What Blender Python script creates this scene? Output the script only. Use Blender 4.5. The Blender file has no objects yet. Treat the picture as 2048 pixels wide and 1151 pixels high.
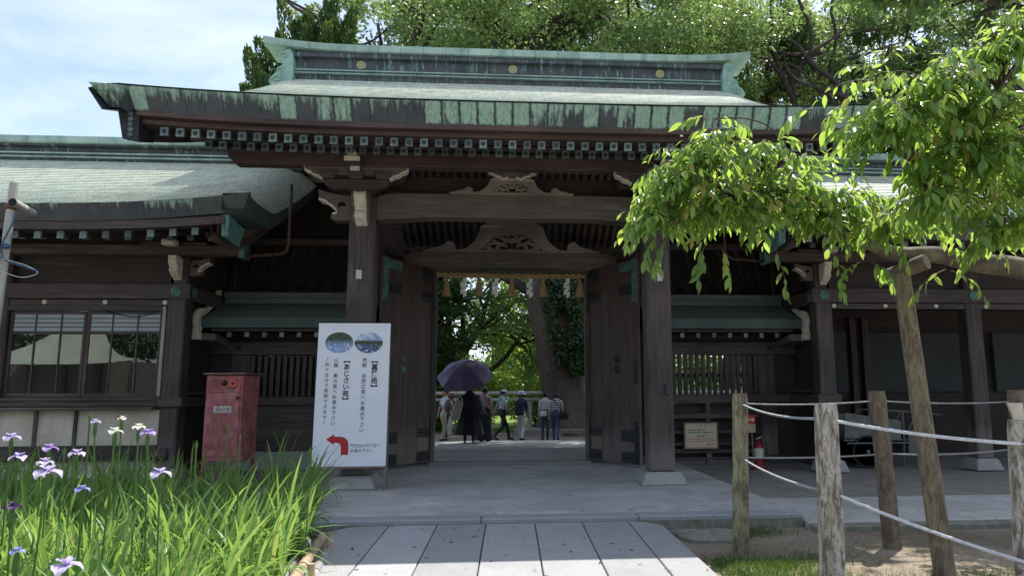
import bpy, bmesh, math, random
import numpy as np
from mathutils import Vector, Matrix
from math import sin, cos, pi, radians

random.seed(7)
RNG = np.random.default_rng(11)
scene = bpy.context.scene
COL = scene.collection

# ------------------------------------------------------------------ camera
YAW, PITCH, ROLL = 0.0782, 0.1473, 0.005
cd = bpy.data.cameras.new('camera')
cam = bpy.data.objects.new('camera', cd)
COL.objects.link(cam)
cd.sensor_fit = 'HORIZONTAL'
cd.sensor_width = 36.0
cd.lens = 25.39
cd.shift_x = -0.0542
cd.clip_end = 3000
cd.clip_start = 0.05
fw = Vector((sin(YAW) * cos(PITCH), cos(YAW) * cos(PITCH), sin(PITCH)))
r0 = Vector((cos(YAW), -sin(YAW), 0))
u0 = r0.cross(fw)
rr = r0 * cos(ROLL) - u0 * sin(ROLL)
uu = rr.cross(fw)
M = Matrix((rr, uu, -fw)).transposed().to_4x4()
M.translation = Vector((0, 0, 1.5))
cam.matrix_world = M
scene.camera = cam

# ------------------------------------------------------------------ light
SUN_DIR = Vector((0.33, 0.435, 1.0)).normalized()      # towards the sun: high, behind the gate, a little right
elev = math.asin(SUN_DIR.z)
azim = math.atan2(SUN_DIR.x, SUN_DIR.y)
w = bpy.data.worlds.new('World')
scene.world = w
w.use_nodes = True
nt = w.node_tree
nt.nodes.clear()
out = nt.nodes.new('ShaderNodeOutputWorld')
bg = nt.nodes.new('ShaderNodeBackground')
sky = nt.nodes.new('ShaderNodeTexSky')
sky.sky_type = 'NISHITA'
sky.sun_disc = False
sky.sun_elevation = elev
sky.sun_rotation = azim
sky.altitude = 50
sky.air_density = 1.0
sky.dust_density = 1.6
sky.ozone_density = 2.0
# thin high cirrus, the same all over the dome
tc = nt.nodes.new('ShaderNodeTexCoord')
mp = nt.nodes.new('ShaderNodeMapping')
mp.inputs['Scale'].default_value = (1.0, 2.2, 3.4)
mp.inputs['Rotation'].default_value = (0.2, 0.35, 0.5)
nz = nt.nodes.new('ShaderNodeTexNoise')
nz.inputs['Scale'].default_value = 2.1
nz.inputs['Detail'].default_value = 9
nz.inputs['Roughness'].default_value = 0.62
nz.inputs['Distortion'].default_value = 0.5
rmp = nt.nodes.new('ShaderNodeValToRGB')
rmp.color_ramp.elements[0].position = 0.36
rmp.color_ramp.elements[0].color = (0.12, 0.12, 0.12, 1)
rmp.color_ramp.elements[1].position = 0.72
rmp.color_ramp.elements[1].color = (0.85, 0.85, 0.85, 1)
mixn = nt.nodes.new('ShaderNodeMix')
mixn.data_type = 'RGBA'
mixn.inputs[7].default_value = (4.8, 5.2, 6.1, 1)
nt.links.new(tc.outputs['Generated'], mp.inputs['Vector'])
nt.links.new(mp.outputs[0], nz.inputs['Vector'])
nt.links.new(nz.outputs[0], rmp.inputs[0])
nt.links.new(rmp.outputs[0], mixn.inputs[0])
nt.links.new(sky.outputs[0], mixn.inputs[6])
nt.links.new(mixn.outputs[2], bg.inputs['Color'])
bg.inputs['Strength'].default_value = 0.14
nt.links.new(bg.outputs[0], out.inputs['Surface'])

sd = bpy.data.lights.new('sun', 'SUN')
sd.energy = 4.6
sd.angle = radians(0.53)
sd.color = (1.0, 0.955, 0.88)
sun = bpy.data.objects.new('sun', sd)
COL.objects.link(sun)
sun.rotation_euler = SUN_DIR.to_track_quat('Z', 'Y').to_euler()

vs = scene.view_settings
vs.view_transform = 'Standard'
vs.look = 'None'
vs.exposure = 0.78
vs.gamma = 1.0
vs.use_curve_mapping = False
scene.render.engine = 'CYCLES'
scene.cycles.max_bounces = 8
scene.cycles.transparent_max_bounces = 12
scene.cycles.sample_clamp_indirect = 6.0

# ------------------------------------------------------------------ helpers
def lin(c):
    return tuple(c) + (1,) if len(c) == 3 else tuple(c)

def tag(o, label=None, cat=None, group=None, kind=None):
    if label: o['label'] = label
    if cat: o['category'] = cat
    if group: o['group'] = group
    if kind: o['kind'] = kind
    return o

def empty(name, loc=(0, 0, 0), label=None, cat=None, group=None):
    o = bpy.data.objects.new(name, None)
    o.empty_display_size = 0.2
    COL.objects.link(o)
    o.location = loc
    tag(o, label, cat, group)
    return o

def link(o, parent=None):
    """parent by identity: all meshes are written in world coordinates"""
    COL.objects.link(o)
    if parent is not None:
        o.parent = parent
        if parent.parent is None and parent.type == 'EMPTY':
            o.matrix_parent_inverse = Matrix.Translation(-Vector(parent.location))
    return o

class MB:
    def __init__(s):
        s.v = []; s.f = []
    def add(s, vs, fs):
        b = len(s.v)
        s.v.extend([tuple(p) for p in vs])
        s.f.extend([tuple(b + i for i in f) for f in fs])
        return s
    def box(s, x0, y0, z0, x1, y1, z1):
        if x0 > x1: x0, x1 = x1, x0
        if y0 > y1: y0, y1 = y1, y0
        if z0 > z1: z0, z1 = z1, z0
        return s.hexa([(x0, y0, z0), (x1, y0, z0), (x1, y1, z0), (x0, y1, z0), (x0, y0, z1), (x1, y0, z1), (x1, y1, z1), (x0, y1, z1)])
    def hexa(s, p):
        return s.add(p, [(0, 3, 2, 1), (4, 5, 6, 7), (0, 1, 5, 4), (1, 2, 6, 5), (2, 3, 7, 6), (3, 0, 4, 7)])
    def beam(s, a, b, w, h, up=(0, 0, 1)):
        """bar from a to b, w wide, h high"""
        a = Vector(a); b = Vector(b); d = (b - a).normalized()
        r = d.cross(Vector(up)).normalized(); u = r.cross(d)
        r *= w / 2; u *= h / 2
        return s.hexa([a - r - u, a + r - u, b + r - u, b - r - u, a - r + u, a + r + u, b + r + u, b - r + u])
    def prism(s, prof, axis, a, b):
        """2-D outline (list of pairs) swept along an axis: 'X' prof=(y,z), 'Y' prof=(x,z), 'Z' prof=(x,y)"""
        n = len(prof)
        def P(q, t):
            return {'X': (t, q[0], q[1]), 'Y': (q[0], t, q[1]), 'Z': (q[0], q[1], t)}[axis]
        vs = [P(q, a) for q in prof] + [P(q, b) for q in prof]
        fs = [(i, (i + 1) % n, n + (i + 1) % n, n + i) for i in range(n)]
        fs += [tuple(range(n))[::-1], tuple(range(n, 2 * n))]
        return s.add(vs, fs)
    def tube(s, pts, rad, n=8, cap=True):
        pts = [Vector(p) for p in pts]
        if not hasattr(rad, '__len__'): rad = [rad] * len(pts)
        rings = []
        t0 = (pts[1] - pts[0]).normalized()
        ref = Vector((0, 0, 1)) if abs(t0.z) < 0.9 else Vector((1, 0, 0))
        u = t0.cross(ref).normalized()
        for i, p in enumerate(pts):
            t = (pts[min(i + 1, len(pts) - 1)] - pts[max(i - 1, 0)]).normalized()
            u = (u - t * u.dot(t)).normalized()
            v = t.cross(u)
            rings.append([p + (u * cos(2 * pi * k / n) + v * sin(2 * pi * k / n)) * rad[i] for k in range(n)])
        vs = [q for r in rings for q in r]
        fs = []
        for i in range(len(pts) - 1):
            for k in range(n):
                fs.append((i * n + k, i * n + (k + 1) % n, (i + 1) * n + (k + 1) % n, (i + 1) * n + k))
        if cap:
            fs.append(tuple(range(n))[::-1])
            fs.append(tuple(range((len(pts) - 1) * n, len(pts) * n)))
        return s.add(vs, fs)
    def lathe(s, prof, c, n=16, axis='Z'):
        """profile of (radius, height) pairs turned about c"""
        vs = []; c = Vector(c)
        for r, h in prof:
            for k in range(n):
                a = 2 * pi * k / n
                o = (r * cos(a), r * sin(a), h)
                if axis == 'Y': o = (r * cos(a), h, r * sin(a))
                if axis == 'X': o = (h, r * cos(a), r * sin(a))
                vs.append(c + Vector(o))
        fs = []
        for i in range(len(prof) - 1):
            for k in range(n):
                fs.append((i * n + k, i * n + (k + 1) % n, (i + 1) * n + (k + 1) % n, (i + 1) * n + k))
        fs.append(tuple(range(n))[::-1])
        fs.append(tuple(range((len(prof) - 1) * n, len(prof) * n)))
        return s.add(vs, fs)
    def grid(s, rows):
        """rows of points -> quads"""
        m = len(rows[0]); vs = [p for r in rows for p in r]
        fs = [(i * m + j, i * m + j + 1, (i + 1) * m + j + 1, (i + 1) * m + j) for i in range(len(rows) - 1) for j in range(m - 1)]
        return s.add(vs, fs)
    def mesh(s, name, mat, smooth=False, bevel=0, fix=True):
        me = bpy.data.meshes.new(name)
        me.from_pydata(s.v, [], s.f)
        if fix or bevel:
            bm = bmesh.new(); bm.from_mesh(me)
            if bevel:
                bmesh.ops.remove_doubles(bm, verts=bm.verts, dist=1e-5)
                es = [e for e in bm.edges if len(e.link_faces) == 2 and e.calc_face_angle(0) > 0.5]
                bmesh.ops.bevel(bm, geom=es, offset=bevel, segments=1, affect='EDGES', profile=0.5)
            bmesh.ops.recalc_face_normals(bm, faces=bm.faces)
            bm.to_mesh(me); bm.free()
        if smooth:
            me.polygons.foreach_set('use_smooth', [True] * len(me.polygons))
            if smooth != 'all':
                try: me.set_sharp_from_angle(angle=radians(42))
                except Exception: pass
        if mat: me.materials.append(mat)
        me.update()
        return me
    def build(s, name, mat, parent=None, smooth=False, bevel=0, fix=True):
        o = bpy.data.objects.new(name, s.mesh(name, mat, smooth, bevel, fix))
        return link(o, parent)

def inst(name, me, parent, loc=(0, 0, 0), rot=(0, 0, 0), scale=(1, 1, 1)):
    """one more object on a shared mesh"""
    o = bpy.data.objects.new(name, me)
    o.location = loc; o.rotation_euler = rot; o.scale = scale
    return link(o, parent)

def plate(name, outlines, y0, y1, mat, parent=None, bevel=0.0, res=1):
    """flat board in the XZ plane from y0 to y1 with holes: the outlines fill by the even-odd rule"""
    cu = bpy.data.curves.new(name, 'CURVE')
    cu.dimensions = '2D'; cu.fill_mode = 'BOTH'
    cu.extrude = abs(y1 - y0) / 2 - bevel
    cu.bevel_depth = bevel; cu.bevel_resolution = 0
    for pts in outlines:
        sp = cu.splines.new('POLY')
        sp.points.add(len(pts) - 1)
        for p, q in zip(sp.points, pts): p.co = (q[0], q[1], 0, 1)
        sp.use_cyclic_u = True
    tmp = bpy.data.objects.new(name, cu)
    COL.objects.link(tmp)
    dg = bpy.context.evaluated_depsgraph_get()
    me = bpy.data.meshes.new_from_object(tmp.evaluated_get(dg))
    bpy.data.objects.remove(tmp); bpy.data.curves.remove(cu)
    ym = (y0 + y1) / 2
    me.transform(Matrix(((1, 0, 0, 0), (0, 0, 1, ym), (0, 1, 0, 0), (0, 0, 0, 1))))
    me.flip_normals()
    me.materials.clear(); me.materials.append(mat)
    me.name = name
    return link(bpy.data.objects.new(name, me), parent)

def lettering(name, text, size, mat, parent, origin, xdir, zdir, vertical=False, pitch=None, align='LEFT', bold=0.0, push=0.003):
    """flat printed writing as a mesh on a board; origin = its start, vertical = one character under another"""
    xdir = Vector(xdir).normalized(); zdir = Vector(zdir).normalized(); nrm = xdir.cross(zdir)
    lines = [(c, i) for i, c in enumerate(text)] if vertical else [(text, 0)]
    bm = bmesh.new()
    for c, i in lines:
        if c.strip() == '': continue
        cu = bpy.data.curves.new(name, 'FONT')
        cu.body = c; cu.size = size; cu.offset = bold; cu.resolution_u = 2
        cu.align_x = 'CENTER' if vertical else align
        tmp = bpy.data.objects.new(name, cu); COL.objects.link(tmp)
        dg = bpy.context.evaluated_depsgraph_get()
        me = bpy.data.meshes.new_from_object(tmp.evaluated_get(dg))
        bpy.data.objects.remove(tmp); bpy.data.curves.remove(cu)
        rot = 0
        if vertical and c in '【】～〜（）(): ':
            me.transform(Matrix.Translation((size * 0.36, size * 0.38, 0)) @ Matrix.Rotation(-pi / 2, 4, 'Z') @ Matrix.Translation((-0, -size * 0.38, 0)))
            me.transform(Matrix.Translation((-size * 0.36, 0, 0)))
        if vertical: me.transform(Matrix.Translation((0, -(pitch or size) * i, 0)))
        bm.from_mesh(me); bpy.data.meshes.remove(me)
    me = bpy.data.meshes.new(name)
    bm.to_mesh(me); bm.free()
    o = Vector(origin) + nrm * push
    T = Matrix((xdir, zdir, nrm)).transposed().to_4x4(); T.translation = o
    me.transform(T)
    me.materials.append(mat)
    return link(bpy.data.objects.new(name, me), parent)

def spline(pts, n=8, closed=False):
    """Catmull-Rom through points of any dimension"""
    P = [np.array(p, float) for p in pts]; N = len(P); out = []
    rng = range(N) if closed else range(N - 1)
    for i in rng:
        g = (lambda k: P[k % N]) if closed else (lambda k: P[min(max(k, 0), N - 1)])
        a, b, c, d = g(i - 1), g(i), g(i + 1), g(i + 2)
        for k in range(n):
            t = k / n
            out.append(0.5 * ((2 * b) + (-a + c) * t + (2 * a - 5 * b + 4 * c - d) * t * t + (-a + 3 * b - 3 * c + d) * t ** 3))
    if not closed: out.append(P[-1])
    return [tuple(float(q) for q in p) for p in out]

# ------------------------------------------------------------------ materials
def nmat(name):
    m = bpy.data.materials.new(name); m.use_nodes = True
    n = m.node_tree; n.nodes.clear()
    o = n.nodes.new('ShaderNodeOutputMaterial'); b = n.nodes.new('ShaderNodeBsdfPrincipled')
    n.links.new(b.outputs[0], o.inputs[0])
    return m, n, b, o

def noise(n, scale, detail=5, rough=0.55, stretch=(1, 1, 1), dist=0.0, coord='Object', vec=None):
    mp = n.nodes.new('ShaderNodeMapping'); mp.inputs['Scale'].default_value = stretch
    if vec is None:
        tc = n.nodes.new('ShaderNodeTexCoord'); n.links.new(tc.outputs[coord], mp.inputs[0])
    else: n.links.new(vec, mp.inputs[0])
    z = n.nodes.new('ShaderNodeTexNoise')
    z.inputs['Scale'].default_value = scale; z.inputs['Detail'].default_value = detail
    z.inputs['Roughness'].default_value = rough; z.inputs['Distortion'].default_value = dist
    n.links.new(mp.outputs[0], z.inputs['Vector'])
    return z.outputs[0]

def ramp(n, src, stops):
    r = n.nodes.new('ShaderNodeValToRGB'); e = r.color_ramp.elements
    while len(e) < len(stops): e.new(0.5)
    for el, (p, c) in zip(e, stops): el.position = p; el.color = lin(c) if hasattr(c, '__len__') else (c, c, c, 1)
    n.links.new(src, r.inputs[0]); return r.outputs[0]

def mixc(n, a, b, fac, mode='MIX'):
    m = n.nodes.new('ShaderNodeMix'); m.data_type = 'RGBA'; m.blend_type = mode
    for sock, val in ((m.inputs[0], fac), (m.inputs[6], a), (m.inputs[7], b)):
        if hasattr(val, 'is_output'): n.links.new(val, sock)
        elif hasattr(val, '__len__'): sock.default_value = lin(val)
        else: sock.default_value = val
    return m.outputs[2]

def bump(n, b, src, strength=0.3, dist=0.02):
    k = n.nodes.new('ShaderNodeBump'); k.inputs['Strength'].default_value = strength; k.inputs['Distance'].default_value = dist
    n.links.new(src, k.inputs['Height']); n.links.new(k.outputs[0], b.inputs['Normal'])

def simple(name, c1, c2=None, rough=0.6, scale=6, stretch=(1, 1, 1), bmp=0.0, spec=0.4, metal=0.0, lo=0.35, hi=0.68, blot=0.0, blotc=(0.02, 0.02, 0.02), blots=1.3, vary=0.0):
    m, n, b, o = nmat(name)
    b.inputs['Roughness'].default_value = rough; b.inputs['Metallic'].default_value = metal
    b.inputs['Specular IOR Level'].default_value = spec
    if c2 is None: c2 = tuple(v * 0.75 for v in c1)
    z = noise(n, scale, 6, 0.6, stretch)
    c = ramp(n, z, [(lo, c2), (hi, c1)])
    if blot:
        z2 = noise(n, blots, 5, 0.65)
        c = mixc(n, c, blotc, ramp(n, z2, [(0.48, 0.0), (0.68, blot)]))
    if vary:
        oi = n.nodes.new('ShaderNodeObjectInfo')
        c = mixc(n, c, ramp(n, oi.outputs['Random'], [(0.0, (1 - vary,) * 3), (1.0, (1 + vary * 0.6,) * 3)]), 1.0, 'MULTIPLY')
    n.links.new(c, b.inputs['Base Color'])
    if bmp: bump(n, b, z, bmp, 0.01)
    return m

def leafmat(name, stops, rough=0.35, trans=0.45, tcol=(0.35, 0.55, 0.06), spec=0.5):
    """leaf: glossy reflecting side plus light coming through; the tint attribute picks the shade of each leaf"""
    m, n, b, o = nmat(name)
    at = n.nodes.new('ShaderNodeAttribute'); at.attribute_name = 'tint'
    c = ramp(n, at.outputs['Fac'], stops)
    n.links.new(c, b.inputs['Base Color']); b.inputs['Roughness'].default_value = rough
    b.inputs['Specular IOR Level'].default_value = spec
    t = n.nodes.new('ShaderNodeBsdfTranslucent')
    tcn = mixc(n, c, tcol, 0.7)
    n.links.new(tcn, t.inputs[0])
    mx = n.nodes.new('ShaderNodeMixShader'); mx.inputs[0].default_value = trans
    n.links.new(b.outputs[0], mx.inputs[1]); n.links.new(t.outputs[0], mx.inputs[2])
    n.links.new(mx.outputs[0], o.inputs[0])
    return m

# dark stained timber: grain along X, Y or Z
def wood(name, c1, c2, axis, rough=0.62, bmp=0.25):
    st = {'X': (0.35, 5, 5), 'Y': (5, 0.35, 5), 'Z': (5, 5, 0.35)}[axis]
    m, n, b, o = nmat(name)
    z = noise(n, 4.5, 8, 0.62, st, 0.15)
    z2 = noise(n, 0.9, 4, 0.5)
    c = ramp(n, z, [(0.3, c2), (0.7, c1)])
    c = mixc(n, c, ramp(n, z2, [(0.3, (0.62, 0.60, 0.60)), (0.72, (1.25, 1.2, 1.16))]), 1.0, 'MULTIPLY')
    z5 = noise(n, 2.2, 7, 0.7, tuple(v * 0.7 for v in st), 0.3)
    c = mixc(n, c, tuple(min(1, v * 2.1 + 0.02) for v in c1), ramp(n, z5, [(0.56, 0.0), (0.72, 0.5)]))
    z6 = noise(n, 16, 3, 0.5, st, 0.1)
    c = mixc(n, c, (0.012, 0.009, 0.008), ramp(n, z6, [(0.66, 0.0), (0.72, 0.7)]))
    if axis == 'Z':      # splash-bleached, dusty feet of the uprights
        tcz = n.nodes.new('ShaderNodeTexCoord'); sz_ = n.nodes.new('ShaderNodeSeparateXYZ'); n.links.new(tcz.outputs['Object'], sz_.inputs[0])
        ad = n.nodes.new('ShaderNodeMath'); ad.operation = 'MULTIPLY_ADD'; ad.inputs[1].default_value = -1.1; n.links.new(z5, ad.inputs[0]); n.links.new(sz_.outputs[2], ad.inputs[2])
        c = mixc(n, c, (0.20, 0.175, 0.155), ramp(n, ad.outputs[0], [(0.0, 0.6), (0.45, 0.0)]))
    n.links.new(c, b.inputs['Base Color']); b.inputs['Roughness'].default_value = rough
    b.inputs['Specular IOR Level'].default_value = 0.35
    bump(n, b, z, bmp, 0.006)
    return m

W1, W2 = (0.100, 0.079, 0.073), (0.044, 0.033, 0.031)
WX = wood('timber_across', W1, W2, 'X'); WY = wood('timber_deep', W1, W2, 'Y'); WZ = wood('timber_upright', W1, W2, 'Z')
WR = wood('timber_red_brown', (0.110, 0.070, 0.060), (0.055, 0.036, 0.031), 'X')
WGX = wood('timber_weathered', (0.165, 0.138, 0.120), (0.085, 0.070, 0.062), 'X')
WPALE = wood('timber_pale_carving', (0.30, 0.25, 0.21), (0.17, 0.14, 0.12), 'X')
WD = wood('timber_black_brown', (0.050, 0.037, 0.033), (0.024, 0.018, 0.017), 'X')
WDOOR = wood('door_timber', (0.100, 0.066, 0.057), (0.050, 0.033, 0.029), 'Z', 0.5)
WHITE = simple('chalk_white_paint', (0.72, 0.67, 0.54), (0.50, 0.46, 0.37), 0.8, 9, (1, 1, 1), 0.15)
STONE = simple('grey_granite', (0.36, 0.37, 0.38), (0.23, 0.24, 0.25), 0.75, 60, (1, 1, 1), 0.2, lo=0.3, hi=0.7, blot=0.35, blotc=(0.19, 0.19, 0.19), blots=1.1)
PEDST = simple('pedestal_granite', (0.42, 0.41, 0.38), (0.28, 0.27, 0.25), 0.8, 45, (1, 1, 1), 0.2, blot=0.3, blotc=(0.2, 0.19, 0.17), blots=3)
PLASTER = simple('cream_plaster', (0.64, 0.58, 0.47), (0.54, 0.48, 0.38), 0.85, 3, (3, 3, 0.5), 0.05, blot=0.5, blotc=(0.36, 0.29, 0.21), blots=2.2)
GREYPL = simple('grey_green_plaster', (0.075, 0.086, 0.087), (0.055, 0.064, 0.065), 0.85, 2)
BLACK = simple('near_black', (0.012, 0.012, 0.014), (0.008, 0.008, 0.009), 0.7)
IRON = simple('black_iron', (0.03, 0.033, 0.037), (0.018, 0.019, 0.022), 0.5, 20, metal=0.3, bmp=0.2)
STEEL = simple('galvanised_steel', (0.45, 0.44, 0.41), (0.30, 0.28, 0.25), 0.5, 14, (1, 1, 0.4), metal=0.35, blot=0.4, blotc=(0.25, 0.20, 0.15), blots=4)
INK = simple('black_ink', (0.012, 0.012, 0.013), (0.010, 0.010, 0.010), 0.8)
VERD = simple('verdigris_metal', (0.115, 0.26, 0.225), (0.04, 0.10, 0.095), 0.6, 9, bmp=0.3, blot=0.6, blotc=(0.03, 0.06, 0.06), blots=5)
CAPM = simple('rafter_cap_metal', (0.25, 0.31, 0.30), (0.09, 0.125, 0.125), 0.5, 30, metal=0.2, bmp=0.2, vary=0.5)
CAPD = simple('rafter_cap_relief', (0.05, 0.06, 0.06), (0.03, 0.035, 0.035), 0.6, 30)

def copper_roof():
    m, n, b, o = nmat('patina_copper_courses')
    z = noise(n, 0.9, 6, 0.6, (1, 1, 1))
    z2 = noise(n, 5, 5, 0.6, (0.5, 6, 6))
    c = ramp(n, z, [(0.28, (0.465, 0.53, 0.445)), (0.5, (0.585, 0.61, 0.515)), (0.72, (0.52, 0.60, 0.53))])
    c = mixc(n, c, ramp(n, z2, [(0.3, (0.68, 0.72, 0.70)), (0.66, (1.12, 1.1, 1.08))]), 1.0, 'MULTIPLY')
    z3 = noise(n, 11, 3, 0.5, (3.2, 0.25, 0.25))
    c = mixc(n, c, ramp(n, z3, [(0.40, (0.80, 0.82, 0.80)), (0.6, (1.1, 1.1, 1.08))]), 1.0, 'MULTIPLY')
    n.links.new(c, b.inputs['Base Color'])
    b.inputs['Roughness'].default_value = 0.42; b.inputs['Specular IOR Level'].default_value = 0.55
    bump(n, b, z2, 0.12, 0.01)
    return m
ROOF = copper_roof()

def copper_sheet(name, thr, ztop, h, pale=(0.30, 0.47, 0.36), vary=0.0, grad=1.0, edged=False):
    """dark oxidised sheet with verdigris that has run down from the upper lip"""
    m, n, b, o = nmat(name)
    tc = n.nodes.new('ShaderNodeTexCoord')
    g = n.nodes.new('ShaderNodeSeparateXYZ'); n.links.new(tc.outputs['Object'], g.inputs[0])
    # runs: noise that hardly changes with height
    run = noise(n, 6.0, 6, 0.72, (2.4, 0.3, 0.30), 0.5)
    fine = noise(n, 20, 5, 0.6, (1.5, 1, 0.35), 0.5)
    hh = n.nodes.new('ShaderNodeMapRange'); hh.inputs[1].default_value = ztop - h; hh.inputs[2].default_value = ztop
    hh.inputs[3].default_value = -0.24 * grad; hh.inputs[4].default_value = 0.19 * grad
    n.links.new(g.outputs[2], hh.inputs[0])
    a = n.nodes.new('ShaderNodeMath'); a.operation = 'ADD'; n.links.new(run, a.inputs[0]); n.links.new(hh.outputs[0], a.inputs[1])
    a2 = n.nodes.new('ShaderNodeMath'); a2.operation = 'MULTIPLY_ADD'; a2.inputs[1].default_value = 0.28; n.links.new(fine, a2.inputs[0]); n.links.new(a.outputs[0], a2.inputs[2])
    oi = n.nodes.new('ShaderNodeObjectInfo'); a3 = n.nodes.new('ShaderNodeMath'); a3.operation = 'MULTIPLY_ADD'; a3.inputs[1].default_value = vary; n.links.new(oi.outputs['Random'], a3.inputs[0]); n.links.new(a2.outputs[0], a3.inputs[2])
    mask = ramp(n, a3.outputs[0], [(thr - 0.03, 0.0), (thr + 0.02, 0.45), (thr + 0.12, 1.0)])
    if edged:
        gg = n.nodes.new('ShaderNodeSeparateXYZ'); n.links.new(tc.outputs['Generated'], gg.inputs[0])
        wob = noise(n, 22, 4, 0.6)
        def edge(sock, w0, w1):
            q = n.nodes.new('ShaderNodeMath'); q.operation = 'PINGPONG'; q.inputs[1].default_value = 0.5; n.links.new(sock, q.inputs[0])
            q2 = n.nodes.new('ShaderNodeMath'); q2.operation = 'MULTIPLY_ADD'; q2.inputs[1].default_value = 0.28; n.links.new(wob, q2.inputs[0]); n.links.new(q.outputs[0], q2.inputs[2])
            return ramp(n, q2.outputs[0], [(w0, 0.0), (w1, 1.0)])
        mask = mixc(n, mask, edge(gg.outputs[0], 0.17, 0.26), 1.0, 'MULTIPLY')
        mask = mixc(n, mask, edge(gg.outputs[2], 0.15, 0.24), 1.0, 'MULTIPLY')
    green = ramp(n, fine, [(0.3, tuple(v * 0.62 for v in pale)), (0.55, pale), (0.75, (0.42, 0.50, 0.43))])
    dark = ramp(n, noise(n, 3, 5, 0.6), [(0.3, (0.030, 0.038, 0.044)), (0.7, (0.075, 0.085, 0.092))])
    n.links.new(mixc(n, dark, green, mask), b.inputs['Base Color'])
    b.inputs['Roughness'].default_value = 0.55
    bump(n, b, fine, 0.15, 0.004)
    return m
FASC = copper_sheet('eave_copper_dark', 0.75, 5.32, 0.34, vary=0.10)
FASCG = copper_sheet('eave_copper_green', 0.54, 5.32, 0.34, vary=0.28, grad=0.30, edged=True)
WFASC = copper_sheet('wing_eave_copper', 0.84, 4.5, 0.30, vary=0.12)
RIDGED = copper_sheet('ridge_copper_dark', 0.72, 8.6, 0.9, (0.20, 0.38, 0.32), grad=0.0)
RIDGEG = simple('ridge_copper_green', (0.36, 0.48, 0.42), (0.24, 0.36, 0.31), 0.55, 3.5, (1, 1, 0.4), 0.08, blot=0.65, blotc=(0.10, 0.18, 0.155), blots=2.6, vary=0.2)
ONI = simple('pale_verdigris', (0.31, 0.47, 0.40), (0.19, 0.34, 0.28), 0.6, 6, (1, 1, 1), 0.1, blot=0.5, blotc=(0.10, 0.19, 0.165), blots=4)
GOLD = simple('dull_gold', (0.46, 0.44, 0.26), (0.30, 0.30, 0.17), 0.5, 25, metal=0.35, bmp=0.2)
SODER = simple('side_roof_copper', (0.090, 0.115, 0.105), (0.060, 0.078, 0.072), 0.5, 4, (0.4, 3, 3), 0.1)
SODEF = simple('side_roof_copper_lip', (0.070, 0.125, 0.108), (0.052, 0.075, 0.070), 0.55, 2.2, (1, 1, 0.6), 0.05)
# ================================================================== setting
def ground_mat():
    m, n, b, o = nmat('dry_earth')
    z = noise(n, 0.7, 7, 0.65)
    f = noise(n, 28, 6, 0.7)
    c = ramp(n, z, [(0.30, (0.17, 0.135, 0.10)), (0.55, (0.29, 0.24, 0.185)), (0.75, (0.43, 0.375, 0.30))])
    c = mixc(n, c, ramp(n, f, [(0.35, (0.55, 0.55, 0.55)), (0.7, (1.25, 1.25, 1.2))]), 1.0, 'MULTIPLY')
    n.links.new(c, b.inputs['Base Color']); b.inputs['Roughness'].default_value = 0.95
    b.inputs['Specular IOR Level'].default_value = 0.15
    bump(n, b, f, 0.6, 0.03)
    return m
EARTH = ground_mat()
GRAVEL = simple('pale_gravel', (0.44, 0.42, 0.385), (0.28, 0.265, 0.24), 0.95, 40, bmp=0.6, spec=0.1)

def sheet(name, pts, z, mat):
    o = MB().add([(x, y, z) for x, y in pts], [tuple(range(len(pts)))]).build(name, mat, fix=False)
    return tag(o, kind='structure')

sheet('ground', [(-900, -900), (900, -900), (900, 1600), (-900, 1600)], 0.0, EARTH)
sheet('gravel_forecourt', [(-60, -60), (60, -60), (60, 4.2), (-60, 4.2)], 0.004, GRAVEL)
sheet('drain_gravel', [(-2.5, 6.0), (-1.35, 6.0), (-1.75, 8.42), (-2.6, 8.42)], 0.008, simple('dark_gravel', (0.21, 0.215, 0.225), (0.07, 0.07, 0.075), 0.95, 55, bmp=0.8, spec=0.1))
sheet('rear_path', [(-40, 22.4), (60, 22.4), (60, 29.5), (-40, 29.5)], 0.004, simple('trodden_path', (0.30, 0.25, 0.20), (0.20, 0.165, 0.13), 0.95, 9, bmp=0.3, spec=0.1))
sheet('rear_lawn', [(-90, 30.2), (90, 30.2), (90, 62), (-90, 62)], 0.006, simple('rough_lawn', (0.16, 0.24, 0.05), (0.08, 0.13, 0.03), 0.95, 6, bmp=0.6, spec=0.1))

def floor_mat():
    m, n, b, o = nmat('worn_floor_slab')
    z = noise(n, 1.1, 8, 0.70, (1, 0.9, 1), 0.9)
    s = noise(n, 2.4, 7, 0.68, (0.8, 0.8, 1), 1.0)
    f = noise(n, 70, 3, 0.6)
    c = ramp(n, z, [(0.3, (0.35, 0.34, 0.325)), (0.5, (0.48, 0.47, 0.45)), (0.68, (0.60, 0.585, 0.56))])
    c = mixc(n, c, ramp(n, s, [(0.30, (0.74, 0.74, 0.73)), (0.45, (1, 1, 1)), (0.58, (1, 1, 1)), (0.68, (1.35, 1.34, 1.32))]), 1.0, 'MULTIPLY')
    c = mixc(n, c, ramp(n, f, [(0.3, (0.82, 0.82, 0.82)), (0.7, (1.12, 1.12, 1.12))]), 1.0, 'MULTIPLY')
    n.links.new(c, b.inputs['Base Color']); b.inputs['Roughness'].default_value = 0.55
    bump(n, b, f, 0.15, 0.006)
    return m
FLOOR = floor_mat()
CONC = simple('mossy_concrete', (0.27, 0.265, 0.225), (0.16, 0.16, 0.13), 0.9, 3.5, (3, 3, 0.6), 0.2, blot=0.6, blotc=(0.11, 0.12, 0.075), blots=4)

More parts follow.
